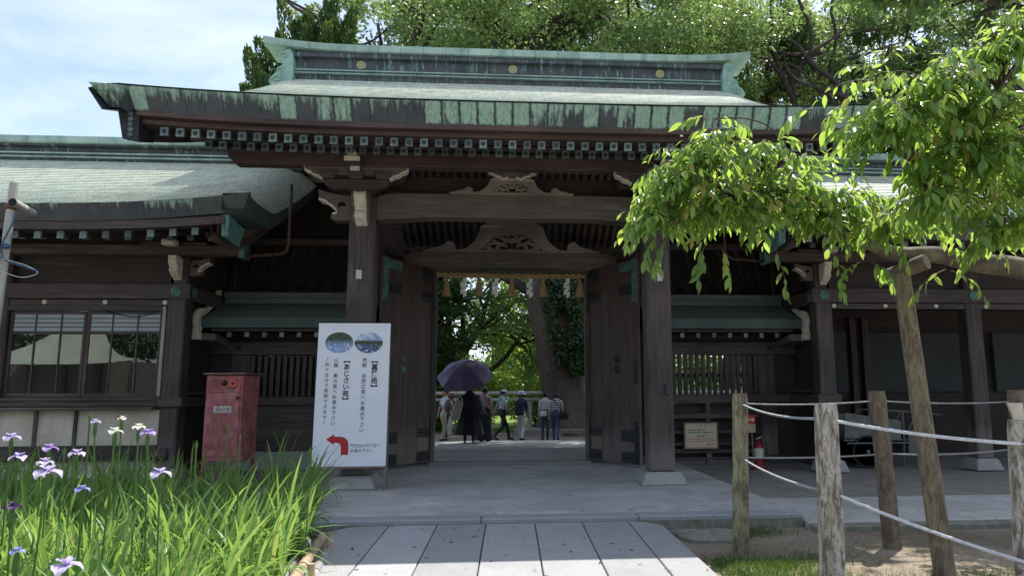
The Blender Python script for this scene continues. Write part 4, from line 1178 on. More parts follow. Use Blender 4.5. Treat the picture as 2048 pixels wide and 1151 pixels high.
# ================================================================== white direction sign
BOARD = simple('white_sign_sheet', (0.80, 0.81, 0.84), (0.75, 0.76, 0.80), 0.5, 1.5, (1, 1, 4), 0.05)
RED = simple('sign_red', (0.55, 0.02, 0.025), (0.48, 0.02, 0.02), 0.5)
sign = empty('direction_sign', (-2.3, 10.92, 0.15), 'tall white board with black Japanese writing and a red arrow, leaning by the left pillar', 'sign')
SX0, SX1, SZ0, SZ1 = -2.855, -1.805, 0.50, 2.58
SY0, SY1 = 10.90, 10.97
def sp(u, v, off=0.0):
    """point on the board: u across, v down"""
    t = 1 - v
    return Vector((SX0 + (SX1 - SX0) * u, SY0 + (SY1 - SY0) * t - off, SZ0 + (SZ1 - SZ0) * t))
MB().hexa([sp(0, 1), sp(1, 1), sp(1, 1, -0.03), sp(0, 1, -0.03), sp(0, 0), sp(1, 0), sp(1, 0, -0.03), sp(0, 0, -0.03)]).build('board', BOARD, sign, bevel=0.004)
for u in (0.03, 0.985):
    a = sp(u, 1, -0.05)
    MB().beam((a.x, a.y - 0.02, 0.155), (a.x, sp(u, 0.4, -0.06).y, 1.6), 0.03, 0.03, (0, 1, 0)).build('leg', simple('rusty_tube', (0.27, 0.21, 0.18), (0.16, 0.11, 0.09), 0.6, 12) if u < 0.5 else bpy.data.materials['rusty_tube'], sign)
    MB().beam((a.x, 11.13, 0.155), (a.x, 11.02, 2.3), 0.03, 0.03, (0, 1, 0)).build('rear_leg', bpy.data.materials['rusty_tube'], sign)
MB().beam(sp(0, 1.006, -0.015), sp(1, 1.006, -0.015), 0.025, 0.022, (0, 1, 0)).build('foot_rail', bpy.data.materials['rusty_tube'], sign)
zd = (sp(0, 0) - sp(0, 1)).normalized()
def col(text, u, v, size, pitch, bold):
    i = 0
    for word in text.split('\u3000'):
        lettering('lettering', word, size, INK, sign, sp(u, v) - zd * (size * 0.8 + pitch * i), (1, 0, 0), zd, True, pitch, bold=bold)
        i += len(word) + 1
col('【菖蒲苑】', 0.80, 0.245, 0.100, 0.101, 0.0022)
col('池側　自然広苑へお進み下さい', 0.655, 0.248, 0.072, 0.0785, 0.0003)
col('【あじさい苑】', 0.415, 0.245, 0.096, 0.098, 0.0022)
col('山側　奥の宮へお進み下さい', 0.265, 0.25, 0.070, 0.0765, 0.0003)
col('～約十五分で周廻できます～', 0.145, 0.245, 0.064, 0.0765, 0.0002)
lettering('lettering', '門を出られて左へ', 0.054, INK, sign, sp(0.515, 0.868), (1, 0, 0), zd, bold=0.0)
lettering('lettering', 'お進み下さい', 0.054, INK, sign, sp(0.515, 0.902), (1, 0, 0), zd, bold=0.0)
ar = [(0.19, 0.815), (0.285, 0.782), (0.285, 0.800), (0.36, 0.800), (0.42, 0.806), (0.46, 0.822), (0.478, 0.85), (0.48, 0.918), (0.395, 0.918), (0.393, 0.865), (0.385, 0.848), (0.36, 0.838), (0.33, 0.834), (0.285, 0.833), (0.285, 0.850)]
def flat(name, uv, off, mat, parent):
    return MB().add([sp(u, v, off) for u, v in uv], [tuple(range(len(uv)))]).build(name, mat, parent, fix=False)
cu_ = sum(u for u, v in ar) / len(ar); cv_ = sum(v for u, v in ar) / len(ar)
def outline(pts, g): 
    out_ = []
    for i, p in enumerate(pts):
        a = np.array(pts[i - 1]); b = np.array(p); c = np.array(pts[(i + 1) % len(pts)])
        d1 = (b - a) / np.linalg.norm(b - a); d2 = (c - b) / np.linalg.norm(c - b)
        nn = np.array([d1[1] + d2[1], -(d1[0] + d2[0])]); nn /= max(1e-6, np.linalg.norm(nn))
        out_.append((b[0] + nn[0] * g, b[1] + nn[1] * g * 0.5))
    return out_
arrow_bg = flat('arrow_edge', outline(ar, 0.008), 0.002, INK, sign)
flat('arrow', ar, 0.0035, RED, sign)
def printed(name, kind):
    m, n, b, o = nmat(name)
    tc = n.nodes.new('ShaderNodeTexCoord'); g = n.nodes.new('ShaderNodeSeparateXYZ'); n.links.new(tc.outputs['Object'], g.inputs[0])
    z = noise(n, 26, 5, 0.6); z2 = noise(n, 34, 2, 0.5)
    leafc = ramp(n, z, [(0.35, (0.012, 0.02, 0.012)), (0.6, (0.06, 0.10, 0.035)), (0.72, (0.22, 0.26, 0.10))])
    if kind == 0:
        fl = ramp(n, z2, [(0.35, (0.65, 0.7, 0.75)), (0.5, (0.12, 0.25, 0.55)), (0.62, (0.30, 0.42, 0.70)), (0.7, (0.5, 0.12, 0.10))])
        mr = n.nodes.new('ShaderNodeMapRange'); mr.inputs[1].default_value = 2.24; mr.inputs[2].default_value = 2.34; mr.inputs[3].default_value = 1; mr.inputs[4].default_value = 0
        n.links.new(g.outputs[2], mr.inputs[0]); c = mixc(n, leafc, fl, mr.outputs[0])
    else:
        skyc = ramp(n, noise(n, 12, 5, 0.6), [(0.35, (0.20, 0.33, 0.55)), (0.65, (0.7, 0.75, 0.8))])
        mr = n.nodes.new('ShaderNodeMapRange'); mr.inputs[1].default_value = 2.31; mr.inputs[2].default_value = 2.335; n.links.new(g.outputs[2], mr.inputs[0])
        c = mixc(n, leafc, skyc, mr.outputs[0])
        fl = ramp(n, z2, [(0.42, (0.03, 0.05, 0.04)), (0.58, (0.15, 0.22, 0.5)), (0.7, (0.7, 0.7, 0.75))])
        m2 = n.nodes.new('ShaderNodeMapRange'); m2.inputs[1].default_value = 2.23; m2.inputs[2].default_value = 2.28; m2.inputs[3].default_value = 1; m2.inputs[4].default_value = 0
        n.links.new(g.outputs[2], m2.inputs[0]); c = mixc(n, c, fl, m2.outputs[0])
    n.links.new(c, b.inputs['Base Color']); b.inputs['Roughness'].default_value = 0.45
    return m
for kind, u in ((0, 0.295), (1, 0.705)):
    flat('printed_photo', [(u + 0.195 * cos(a), 0.14 + 0.075 * sin(a)) for a in np.linspace(0, 2 * pi, 36, False)], 0.002, printed('printed_flowers' if kind == 0 else 'printed_lake', kind), sign)

# ================================================================== red hydrant cabinet
def faded_red():
    m, n, b, o = nmat('faded_red_paint')
    z = noise(n, 3.2, 8, 0.7, (1, 1, 0.7), 0.6); z2 = noise(n, 14, 6, 0.6)
    c = ramp(n, z2, [(0.3, (0.25, 0.060, 0.068)), (0.7, (0.37, 0.105, 0.11))])
    c = mixc(n, c, (0.46, 0.20, 0.195), ramp(n, z, [(0.46, 0.0), (0.60, 0.7)]))
    z3 = noise(n, 4.4, 8, 0.75, (1, 1, 0.8), 0.9)
    c = mixc(n, c, (0.17, 0.06, 0.04), ramp(n, z3, [(0.51, 0.0), (0.59, 0.85)]))
    n.links.new(c, b.inputs['Base Color']); b.inputs['Roughness'].default_value = 0.6
    bump(n, b, z2, 0.1, 0.004)
    return m
REDP = faded_red()
hyd = empty('hydrant_cabinet', (-4.45, 12.0, 0.14), 'faded red fire hydrant cabinet on legs beside the iris bed', 'hydrant cabinet')
# turned a little so that its right side shows
HA = radians(-9)
hx, hy = Vector((cos(HA), sin(HA), 0)), Vector((-sin(HA), cos(HA), 0))
HO = Vector((-4.72, 11.72, 0))
def hb(name, u0, u1, v0, v1, z0, z1, mat, parent, bev=0.006):
    c = [HO + hx * u + hy * v for u, v in ((u0, v0), (u1, v0), (u1, v1), (u0, v1))]
    return MB().hexa([(p.x, p.y, z0) for p in c] + [(p.x, p.y, z1) for p in c]).build(name, mat, parent, bevel=bev)
HWd, HDp = 0.60, 0.50
body = hb('cabinet', 0, HWd, 0, HDp, 0.52, 1.84, REDP, hyd, 0.012)
rf_ = hb('cabinet_roof', -0.035, HWd + 0.05, -0.05, HDp + 0.04, 1.842, 1.872, simple('rusted_roof', (0.20, 0.12, 0.09), (0.12, 0.07, 0.05), 0.8, 8), hyd, 0.008)
for u in (0.0, HWd - 0.05):
    for v in (0.0, HDp - 0.05):
        hb('leg', u, u + 0.05, v, v + 0.05, 0.14, 0.52, REDP, hyd)
dr = hb('door', 0.03, HWd - 0.035, -0.014, -0.001, 0.60, 1.555, REDP, hyd, 0.004)
hb('upper_panel', 0.03, HWd - 0.035, -0.012, -0.001, 1.575, 1.815, REDP, hyd, 0.004)
for k in range(5):
    hb('louvre', 0.06, 0.24, -0.020, -0.0125, 1.62 + 0.035 * k, 1.632 + 0.035 * k, REDP, hyd, 0.003)
for k in range(4):
    hb('louvre', 0.06 if k % 2 else 0.30, 0.26 if k % 2 else 0.50, -0.022, -0.0145, 0.72 + 0.035 * (k // 2), 0.735 + 0.035 * (k // 2), REDP, hyd, 0.003)
def hdisc(name, u, z, prof, mat, parent):
    p = HO + hx * u + hy * -0.012
    return MB().lathe(prof, (p.x, p.y, z), 18, 'Y').build(name, mat, parent, smooth=True)
hdisc('alarm_bell', 0.45, 1.71, [(0.075, 0), (0.075, -0.02), (0.062, -0.035), (0.04, -0.03), (0.03, -0.045), (0.0, -0.05)], simple('bell_red', (0.62, 0.12, 0.09), (0.5, 0.09, 0.07), 0.45), hyd)
hdisc('bell_centre', 0.45, 1.71, [(0.018, -0.048), (0.016, -0.058), (0.0, -0.06)], BLACK, hyd)
hdisc('indicator_lamp', 0.305, 1.715, [(0.042, 0), (0.040, -0.03), (0.022, -0.055), (0.0, -0.06)], simple('lamp_dark_red', (0.05, 0.02, 0.02), rough=0.2), hyd)
hdisc('lock', 0.53, 1.49, [(0.028, 0), (0.028, -0.012), (0.0, -0.014)], IRON, hyd)
hb('handle', 0.06, 0.085, -0.035, -0.015, 0.98, 1.10, REDP, dr, 0.004)
npl = hb('name_plate', 0.16, 0.44, -0.018, -0.0145, 1.26, 1.36, simple('plate_white', (0.66, 0.63, 0.61), (0.56, 0.52, 0.50), 0.6), hyd, 0.001)
p = HO + hx * 0.175 + hy * -0.018
lettering('lettering', '消火栓', 0.088, simple('plate_letters', (0.30, 0.22, 0.21), rough=0.6), npl, (p.x, p.y, 1.278), hx, (0, 0, 1), bold=0.002)
p = HO + hx * 0.178 + hy * -0.018
lettering('lettering', '消火栓', 0.088, simple('plate_shadow_letters', (0.50, 0.44, 0.43), rough=0.6), npl, (p.x, p.y, 1.276), hx, (0, 0, 1), bold=0.004, push=0.002)

# ================================================================== notice board on the right lattice wall
nb_ = empty('notice_board', (3.8, 14.37, 0.4), 'framed cream notice board hung low on slatted wall right of gate', 'notice board')
MB().box(3.41, 14.36, 0.42, 4.13, 14.405, 0.97).build('frame', WR, nb_, bevel=0.008)
MB().box(3.445, 14.352, 0.452, 4.095, 14.359, 0.938).build('panel', simple('cream_panel', (0.58, 0.52, 0.36), (0.52, 0.46, 0.31), 0.5), nb_)
for (a, b, c, d) in ((3.457, 0.464, 4.083, 0.472), (3.457, 0.918, 4.083, 0.926), (3.457, 0.4725, 3.464, 0.9175), (4.076, 0.4725, 4.083, 0.9175)):
    MB().box(a, 14.349, b, c, 14.3515, d).build('red_border', RED, nb_)
lettering('lettering', 'ご　案　内', 0.042, INK, nb_, (3.77, 14.352, 0.872), (1, 0, 0), (0, 0, 1), align='CENTER')
random.seed(5)
def fine_rows(parent, x0, x1, z, h, mat, y=14.3512):
    x = x0; mb = MB()
    while x < x1:
        w_ = random.uniform(0.008, 0.018)
        if random.random() < 0.86: mb.box(x, y - 0.0012, z, x + w_, y, z + h * random.uniform(0.65, 1))
        x += w_ + 0.006
    mb.build('fine_print', mat, parent)
fine_rows(nb_, 3.50, 3.86, 0.80, 0.022, INK); fine_rows(nb_, 3.51, 4.00, 0.75, 0.022, INK); fine_rows(nb_, 3.69, 3.85, 0.68, 0.024, INK)
fine_rows(nb_, 3.49, 4.02, 0.63, 0.018, RED); fine_rows(nb_, 3.49, 4.02, 0.585, 0.018, RED); fine_rows(nb_, 3.87, 4.02, 0.52, 0.022, INK)

# ================================================================== fire extinguisher and its sign
ext = empty('fire_extinguisher', (4.78, 14.0, 0.09), 'red fire extinguisher standing in a round red base by the wall', 'fire extinguisher')
ER = simple('extinguisher_red', (0.30, 0.012, 0.02), (0.22, 0.01, 0.016), 0.3)
ex, ey = 4.72, 13.75
MB().lathe([(0.155, 0.0), (0.155, 0.035), (0.14, 0.05), (0.10, 0.055), (0.098, 0.12), (0.0, 0.12)], (ex, ey, 0.088), 20).build('stand', simple('stand_red', (0.26, 0.035, 0.06), rough=0.5), ext, smooth=True)
MB().lathe([(0.088, 0.10), (0.088, 0.42), (0.075, 0.47), (0.04, 0.50), (0.028, 0.52), (0.028, 0.56), (0, 0.56)], (ex, ey, 0.088), 20).build('cylinder', ER, ext, smooth=True)
MB().lathe([(0.0895, 0.24), (0.0895, 0.40)], (ex, ey, 0.088), 20).build('paper_label', simple('label_cream', (0.62, 0.58, 0.48), (0.5, 0.47, 0.4), 0.5, 20), ext, smooth=True)
MB().beam((ex - 0.05, ey - 0.02, 0.66), (ex + 0.05, ey - 0.02, 0.70), 0.025, 0.02).build('lever', STEEL, ext)
MB().beam((ex - 0.10, ey - 0.02, 0.645), (ex + 0.04, ey - 0.02, 0.625), 0.022, 0.02).build('handle', BLACK, ext)
MB().tube([(ex + 0.02, ey - 0.03, 0.62), (ex + 0.13, ey - 0.06, 0.58), (ex + 0.13, ey - 0.07, 0.36), (ex + 0.10, ey - 0.05, 0.26)], 0.012, 6).build('hose', BLACK, ext)
es = empty('extinguisher_sign', (4.55, 14.1, 0.09), 'small red and cream sign on two thin legs above the fire extinguisher', 'sign')
MB().box(4.46, 14.09, 0.93, 4.79, 14.105, 1.10).build('plate', RED, es)
MB().box(4.46, 14.09, 0.76, 4.79, 14.105, 0.928).build('lower_plate', simple('plate_tan', (0.52, 0.40, 0.27), (0.42, 0.30, 0.2), 0.6, 30), es)
for x in (4.52, 4.73): MB().tube([(x, 14.11, 0.088), (x - 0.01, 14.11, 0.80)], 0.009, 6).build('leg', STEEL, es)
lettering('lettering', '消火器', 0.075, simple('sign_white', (0.78, 0.76, 0.74), rough=0.6), es, (4.555, 14.089, 0.985), (1, 0, 0), (0, 0, 1), bold=0.001)
MB().lathe([(0.02, 0), (0.022, 0.06), (0.008, 0.09), (0.008, 0.11), (0.0, 0.11)], (4.51, 14.085, 0.955), 8).build('extinguisher_symbol', bpy.data.materials['sign_white'], es)

# ================================================================== two-wheeled handcart in the hall
cart = empty('handcart', (7.2, 13.9, 0.09), 'grey metal two-wheeled handcart parked in the open hall', 'handcart')
CG = simple('cart_grey', (0.17, 0.18, 0.165), (0.11, 0.115, 0.105), 0.55, 7, metal=0.2)
for y in (13.75, 14.35):
    wl = MB(); c = (6.87, y, 0.40)
    wl.lathe([(0.27, -0.02), (0.31, -0.02), (0.315, 0.0), (0.31, 0.02), (0.27, 0.02), (0.265, 0.0), (0.27, -0.02)], c, 28, 'Y')
    wo = wl.build('wheel', BLACK, cart, smooth=True)
    MB().lathe([(0.245, -0.012), (0.268, -0.012), (0.268, 0.012), (0.245, 0.012), (0.245, -0.012)], c, 28, 'Y').build('rim', CG, wo, smooth=True)
    sp_ = MB()
    for k in range(14):
        a = 2 * pi * k / 14; sp_.beam((c[0], y, c[2]), (c[0] + 0.25 * cos(a), y, c[2] + 0.25 * sin(a)), 0.006, 0.006, (0, 1, 0))
    sp_.build('spokes', CG, wo)
    MB().lathe([(0.04, -0.04), (0.04, 0.04)], c, 10, 'Y').build('hub', CG, wo)
    MB().tube([(6.45, y - 0.04 + (0.08 if y > 14 else 0), 0.56), (7.7, y - 0.04 + (0.08 if y > 14 else 0), 0.56)], 0.018, 6).build('side_rail', CG, cart)
    MB().tube([(6.95, y, 1.10), (7.05, y, 1.19), (7.6, y, 1.16), (8.42, y, 1.09)], 0.018, 6).build('pull_bar', CG, cart)
    MB().tube([(7.62, y, 1.16), (7.62, y, 0.72), (7.58, y, 0.12)], 0.018, 6).build('stand_leg', CG, cart)
    MB().tube([(7.9, y, 1.13), (7.72, y, 0.80)], 0.016, 6).build('brace', CG, cart)
    MB().hexa([(6.42, y - 0.012, 0.66), (7.55, y - 0.012, 0.62), (7.55, y + 0.012, 0.62), (6.42, y + 0.012, 0.66), (6.45, y - 0.012, 1.14), (7.58, y - 0.012, 0.98), (7.58, y + 0.012, 0.98), (6.45, y + 0.012, 1.14)]).build('side_panel', CG, cart)
MB().box(6.42, 13.77, 0.60, 7.95, 14.33, 0.63).build('bed', CG, cart)
MB().box(7.70, 13.74, 0.34, 8.0, 14.3, 0.80).build('tool_box', CG, cart, bevel=0.01)
MB().tube([(8.42, 13.75, 1.09), (8.42, 14.35, 1.09)], 0.018, 6).build('handle', CG, cart)
MB().tube([(6.87, 13.72, 0.40), (6.87, 14.38, 0.40)], 0.02, 8).build('axle', CG, cart)

# ================================================================== scaffold pole at the left edge
pole = empty('clamp_pole', (-5.6, 8.0, 0.0), 'grey steel scaffold pole with clamp and cables at the far left edge', 'pole')
GALV = simple('pale_galvanised', (0.46, 0.45, 0.40), (0.30, 0.29, 0.25), 0.55, 9, (1, 1, 0.3), metal=0.15, blot=0.4, blotc=(0.28, 0.25, 0.2), blots=6)
MB().tube([(-5.44, 8.0, -0.1), (-5.37, 8.0, 3.80)], 0.042, 14).build('tube', GALV, pole, smooth=True)
MB().lathe([(0.058, -0.03), (0.058, 0.03)], (-5.377, 8.0, 3.53), 12).build('clamp', simple('rust', (0.20, 0.085, 0.045), (0.12, 0.05, 0.03), 0.8, 14), pole, bevel=0.008)
MB().tube([(-5.26, 7.84, 3.545), (-5.34, 8.30, 3.54)], [0.042, 0.042], 14, cap=False).build('cross_tube', GALV, pole, smooth=True)
MB().tube([(-5.262, 7.85, 3.545), (-5.34, 8.29, 3.54)], [0.036, 0.036], 14).build('cross_tube_bore', BLACK, pole)
BLUE = simple('cable_blue', (0.035, 0.09, 0.17), (0.02, 0.05, 0.10), 0.4)
MB().tube(spline([(-5.27, 7.93, 3.47), (-5.30, 7.92, 3.30), (-5.36, 7.91, 3.12), (-5.35, 7.91, 2.98), (-5.28, 7.9, 2.92), (-5.1, 7.9, 2.86), (-4.98, 7.9, 2.82)], 5), 0.009, 6).build('blue_cable', BLUE, pole)
MB().tube(spline([(-5.48, 7.92, 2.86), (-5.3, 7.9, 2.80), (-5.12, 7.9, 2.75), (-4.97, 7.9, 2.80), (-5.1, 7.9, 2.88), (-5.35, 7.9, 2.95)], 5), 0.005, 6).build('wire_loop', simple('bare_wire', (0.55, 0.58, 0.6), rough=0.3, metal=0.6), pole)
MB().box(-5.36, 7.90, 3.06, -5.30, 7.95, 3.12).build('blue_clip', BLUE, pole, bevel=0.01)
MB().box(-5.62, 7.9, 2.88, -5.47, 7.94, 2.97).build('blue_clip', BLUE, pole, bevel=0.01)
MB().hexa([(-5.66, 7.92, 3.08), (-5.47, 7.92, 2.98), (-5.47, 7.94, 2.98), (-5.66, 7.94, 3.08), (-5.62, 7.92, 3.26), (-5.45, 7.92, 3.14), (-5.45, 7.94, 3.14), (-5.62, 7.94, 3.26)]).build('green_tag', simple('tag_green', (0.30, 0.42, 0.22), rough=0.6), pole)
MB().tube([(-5.44, 7.945, 2.98), (-5.33, 7.945, 2.95)], 0.008, 6).build('tie', BLACK, pole)

# ================================================================== rope fence
def post_mat(name, c1, c2, green):
    m, n, b, o = nmat(name)
    z = noise(n, 7, 8, 0.7, (3, 3, 0.45), 0.4); z2 = noise(n, 5.5, 6, 0.7, (1, 1, 0.5), 0.8); z3 = noise(n, 26, 4, 0.6, (2, 2, 0.5))
    c = ramp(n, z, [(0.3, c2), (0.6, c1)])
    c = mixc(n, c, green, ramp(n, z2, [(0.45, 0.0), (0.6, 0.6)]))
    z4 = noise(n, 9, 7, 0.75, (1.6, 1.6, 0.5), 1.0)
    c = mixc(n, c, (0.10, 0.07, 0.05), ramp(n, z4, [(0.46, 0.0), (0.57, 0.9)]))
    c = mixc(n, c, (0.025, 0.02, 0.017), ramp(n, z3, [(0.62, 0.0), (0.70, 0.85)]))
    n.links.new(c, b.inputs['Base Color']); b.inputs['Roughness'].default_value = 0.9
    bump(n, b, z, 0.7, 0.012)
    return m
PM1 = post_mat('lichen_post', (0.30, 0.27, 0.17), (0.14, 0.12, 0.08), (0.24, 0.25, 0.12))
PM2 = post_mat('pale_weathered_post', (0.50, 0.46, 0.40), (0.27, 0.24, 0.20), (0.30, 0.31, 0.18))
PM3 = post_mat('brown_weathered_post', (0.20, 0.155, 0.12), (0.09, 0.07, 0.055), (0.20, 0.17, 0.11))
def log_post(name, base, top, r, mat, label, seed, group='rope fence posts'):
    rg = np.random.default_rng(seed)
    o = empty(name, base, label, 'post', group)
    rows = []
    n = 22; m = 26
    ph = rg.uniform(0, 6.28, 4)
    for i in range(m + 1):
        t = i / m; c = np.array(base) * (1 - t) + np.array(top) * t
        row = []
        for k in range(n + 1):
            a = 2 * pi * (k % n) / n
            rr_ = r * (1.03 - 0.06 * t) * (1 + 0.035 * sin(3 * a + ph[0] + t * 2) + 0.02 * sin(7 * a + ph[1] - t * 5) + 0.02 * sin(t * 23 + ph[2] + a))
            if i == m: rr_ *= 0.90
            row.append((c[0] + rr_ * cos(a), c[1] + rr_ * sin(a), c[2] + (0.0 if i < m else 0.012)))
        rows.append(row)
    mb = MB().grid(rows); mb.add([rows[-1][k] for k in range(n)], [tuple(range(n))])
    MBo = mb.build('post_log', mat, o, smooth=True)
    return o
P1b, P1t = (2.20, 7.06, -0.1), (2.26, 7.06, 1.50)
log_post('fence_post', P1b, P1t, 0.077, PM1, 'greenish log post at the corner of the rope fence nearest the gate', 1)
P2b, P2t = (2.10, 4.80, -0.1), (2.12, 4.80, 1.425)
log_post('fence_post', P2b, P2t, 0.080, PM2, 'pale weathered log post in front of the others, largest in the fence', 2)
P3b, P3t = (3.76, 7.13, -0.1), (3.69, 7.13, 1.515)
log_post('fence_post', P3b, P3t, 0.086, PM3, 'brown log post behind the front rope, left of the leaning prop', 3)
P4b, P4t = (3.09, 4.30, -0.1), (3.14, 4.30, 1.325)
log_post('fence_post', P4b, P4t, 0.080, PM2, 'whitish log post cut by the right edge of the picture', 4)
P5b, P5t = (5.33, 7.3, -0.1), (5.30, 7.3, 1.52)
log_post('fence_post', P5b, P5t, 0.085, PM3, 'dark log post at far right behind the whitish one', 5)
ROPE = simple('pale_nylon_rope', (0.66, 0.66, 0.67), (0.46, 0.46, 0.48), 0.55, 30)
ROPEG = simple('grey_nylon_rope', (0.33, 0.345, 0.35), (0.22, 0.23, 0.235), 0.6, 20)
def fence_rope(a, b, sag, r, turns, mat, label):
    o = empty('fence_rope', a, label, 'rope', 'ropes of the fence')
    for mb in strands(a, b, sag, r * 0.50, r * 0.56, turns, 6, 3, max(30, int(turns * 9))):
        mb.build('strand', mat, o, smooth='all')
    return o
fence_rope((2.26, 6.99, 1.40), (2.08, 4.86, 1.335), 0.035, 0.0095, 46, ROPEG, 'upper grey rope from corner post to pale front post')
fence_rope((2.25, 6.99, 0.88), (2.07, 4.86, 0.865), 0.03, 0.0095, 46, ROPEG, 'lower grey rope from corner post to pale front post')
fence_rope((2.15, 4.76, 1.325), (3.10, 4.24, 1.195), 0.02, 0.0115, 30, ROPE, 'upper white twisted rope from pale front post to the right edge')
fence_rope((2.15, 4.76, 0.845), (3.08, 4.24, 0.50), 0.02, 0.0115, 30, ROPE, 'lower white twisted rope sloping down to the right edge')
fence_rope((2.30, 7.07, 1.41), (3.64, 7.12, 1.425), 0.02, 0.009, 28, ROPEG, 'upper grey rope from corner post to brown post')
fence_rope((2.30, 7.07, 0.89), (3.66, 7.12, 0.90), 0.015, 0.009, 28, ROPEG, 'lower grey rope from corner post to brown post')
fence_rope((3.75, 7.13, 1.425), (5.24, 7.28, 1.41), 0.02, 0.009, 30, ROPEG, 'upper dark rope from brown post to the far right post')
fence_rope((3.77, 7.13, 0.905), (5.26, 7.28, 0.93), 0.03, 0.009, 30, ROPEG, 'lower dark rope from brown post to the far right post')
# white-faced stake cap at far right
pt = MB().prism([(5.10, 1.40), (5.27, 1.40), (5.29, 1.02), (5.24, 1.01)], 'Y', 7.16, 7.19).build('white_board', WHITE, bevel=0.004)
tag(pt, 'tapering white board fixed beside the dark post at the right edge', 'board')

# ================================================================== prop under the cherry bough
prop = empty('branch_prop', (3.62, 6.04, 0), 'leaning round timber prop holding up the cherry bough', 'prop')
PW = post_mat('prop_timber', (0.23, 0.195, 0.125), (0.12, 0.10, 0.065), (0.21, 0.20, 0.10))
pp = [(3.62 + (3.52 - 3.62) * t, 6.04 + 0.16 * t, -0.05 + 2.62 * t) for t in np.linspace(0, 1, 16)]
MB().tube(pp, [0.088 - 0.012 * t for t in np.linspace(0, 1, 16)], 16).build('pole', PW, prop, smooth=True)
MB().tube([(3.40, 6.36, 2.545), (3.53, 6.2, 2.60), (3.66, 6.02, 2.655)], [0.066, 0.07, 0.072], 16).build('cross_log', simple('dark_log', (0.15, 0.115, 0.085), (0.08, 0.06, 0.045), 0.8, 9, (1, 1, 1), 0.3), prop, smooth=True)
cr = [(3.607 - 0.03 * t, 5.965 + 0.07 * t, 0.9 + 1.5 * t) for t in np.linspace(0, 1, 10)]

# ================================================================== guard rail behind the gate
gr = empty('guard_rail', (0, 29.3, 0), 'pale wooden guard rail along the path beyond the gate', 'rail')
RAIL = simple('pale_rail', (0.52, 0.49, 0.42), (0.38, 0.36, 0.30), 0.8, 6)
for x in (-8, -5.2, -2.4, 0.75, 3.6, 6.4, 9.2):
    MB().box(x - 0.09, 29.2, 0, x + 0.09, 29.4, 1.33).build('rail_post', RAIL, gr, bevel=0.01)
MB().box(-14, 29.12, 1.30, 14, 29.48, 1.40).build('top_rail', RAIL, gr, bevel=0.01)
MB().tube([(-14, 29.3, 1.60), (14, 29.3, 1.60)], 0.075, 10).build('hand_rail', RAIL, gr, smooth=True)
for k in range(14):
    MB().box(-6 + k * 0.9, 29.46, 0.96, -6 + k * 0.9 + 0.44, 29.5, 1.04).build('warning_band', RED if k % 2 else RAIL, gr)
# kerbed root bed of the big camphor
rbd = MB().prism(spline([(0.3, 27.4), (2.2, 26.6), (5.0, 26.9), (6.2, 28.4), (3, 29.1), (0.5, 28.8)], 4, True), 'Z', -0.1, 0.28).build('tree_bed', simple('bed_stone', (0.27, 0.25, 0.21), (0.18, 0.16, 0.13), 0.9, 6, bmp=0.3), bevel=0.03)
tag(rbd, kind='structure')
# ================================================================== foliage tools
def np_mesh(name, verts, faces, mat, tint=None, smooth=False):
    """verts (N,3), faces (M,k) with one k"""
    me = bpy.data.meshes.new(name)
    N = len(verts); Mf, k = faces.shape
    me.vertices.add(N); me.vertices.foreach_set('co', np.ascontiguousarray(verts, dtype=np.float32).ravel())
    me.loops.add(Mf * k); me.loops.foreach_set('vertex_index', np.ascontiguousarray(faces, dtype=np.int32).ravel())
    me.polygons.add(Mf); me.polygons.foreach_set('loop_start', np.arange(0, Mf * k, k, dtype=np.int32))
    try: me.polygons.foreach_set('loop_total', np.full(Mf, k, dtype=np.int32))
    except Exception: pass
    me.update(calc_edges=True)
    if tint is not None:
        a = me.attributes.new('tint', 'FLOAT', 'POINT'); a.data.foreach_set('value', np.ascontiguousarray(tint, dtype=np.float32))
    if smooth: me.polygons.foreach_set('use_smooth', np.ones(Mf, dtype=bool))
    me.materials.append(mat)
    return me

def unit(v):
    return v / np.maximum(1e-9, np.linalg.norm(v, axis=-1, keepdims=True))

def leaf_cloud(name, cen, dirs, nrm, L, Wd, tint, mat):
    """one folded diamond per leaf"""
    d = unit(dirs); s_ = unit(np.cross(d, nrm)); n_ = np.cross(s_, d)
    L = np.asarray(L)[:, None]; Wd = np.asarray(Wd)[:, None]
    v = np.stack([cen, cen + d * L * 0.45 + s_ * Wd * 0.5 + n_ * Wd * 0.18, cen + d * L, cen + d * L * 0.45 - s_ * Wd * 0.5 + n_ * Wd * 0.18], 1).reshape(-1, 3)
    f = np.arange(len(cen) * 4).reshape(-1, 4)
    return np_mesh(name, v, f, mat, np.repeat(tint, 4))

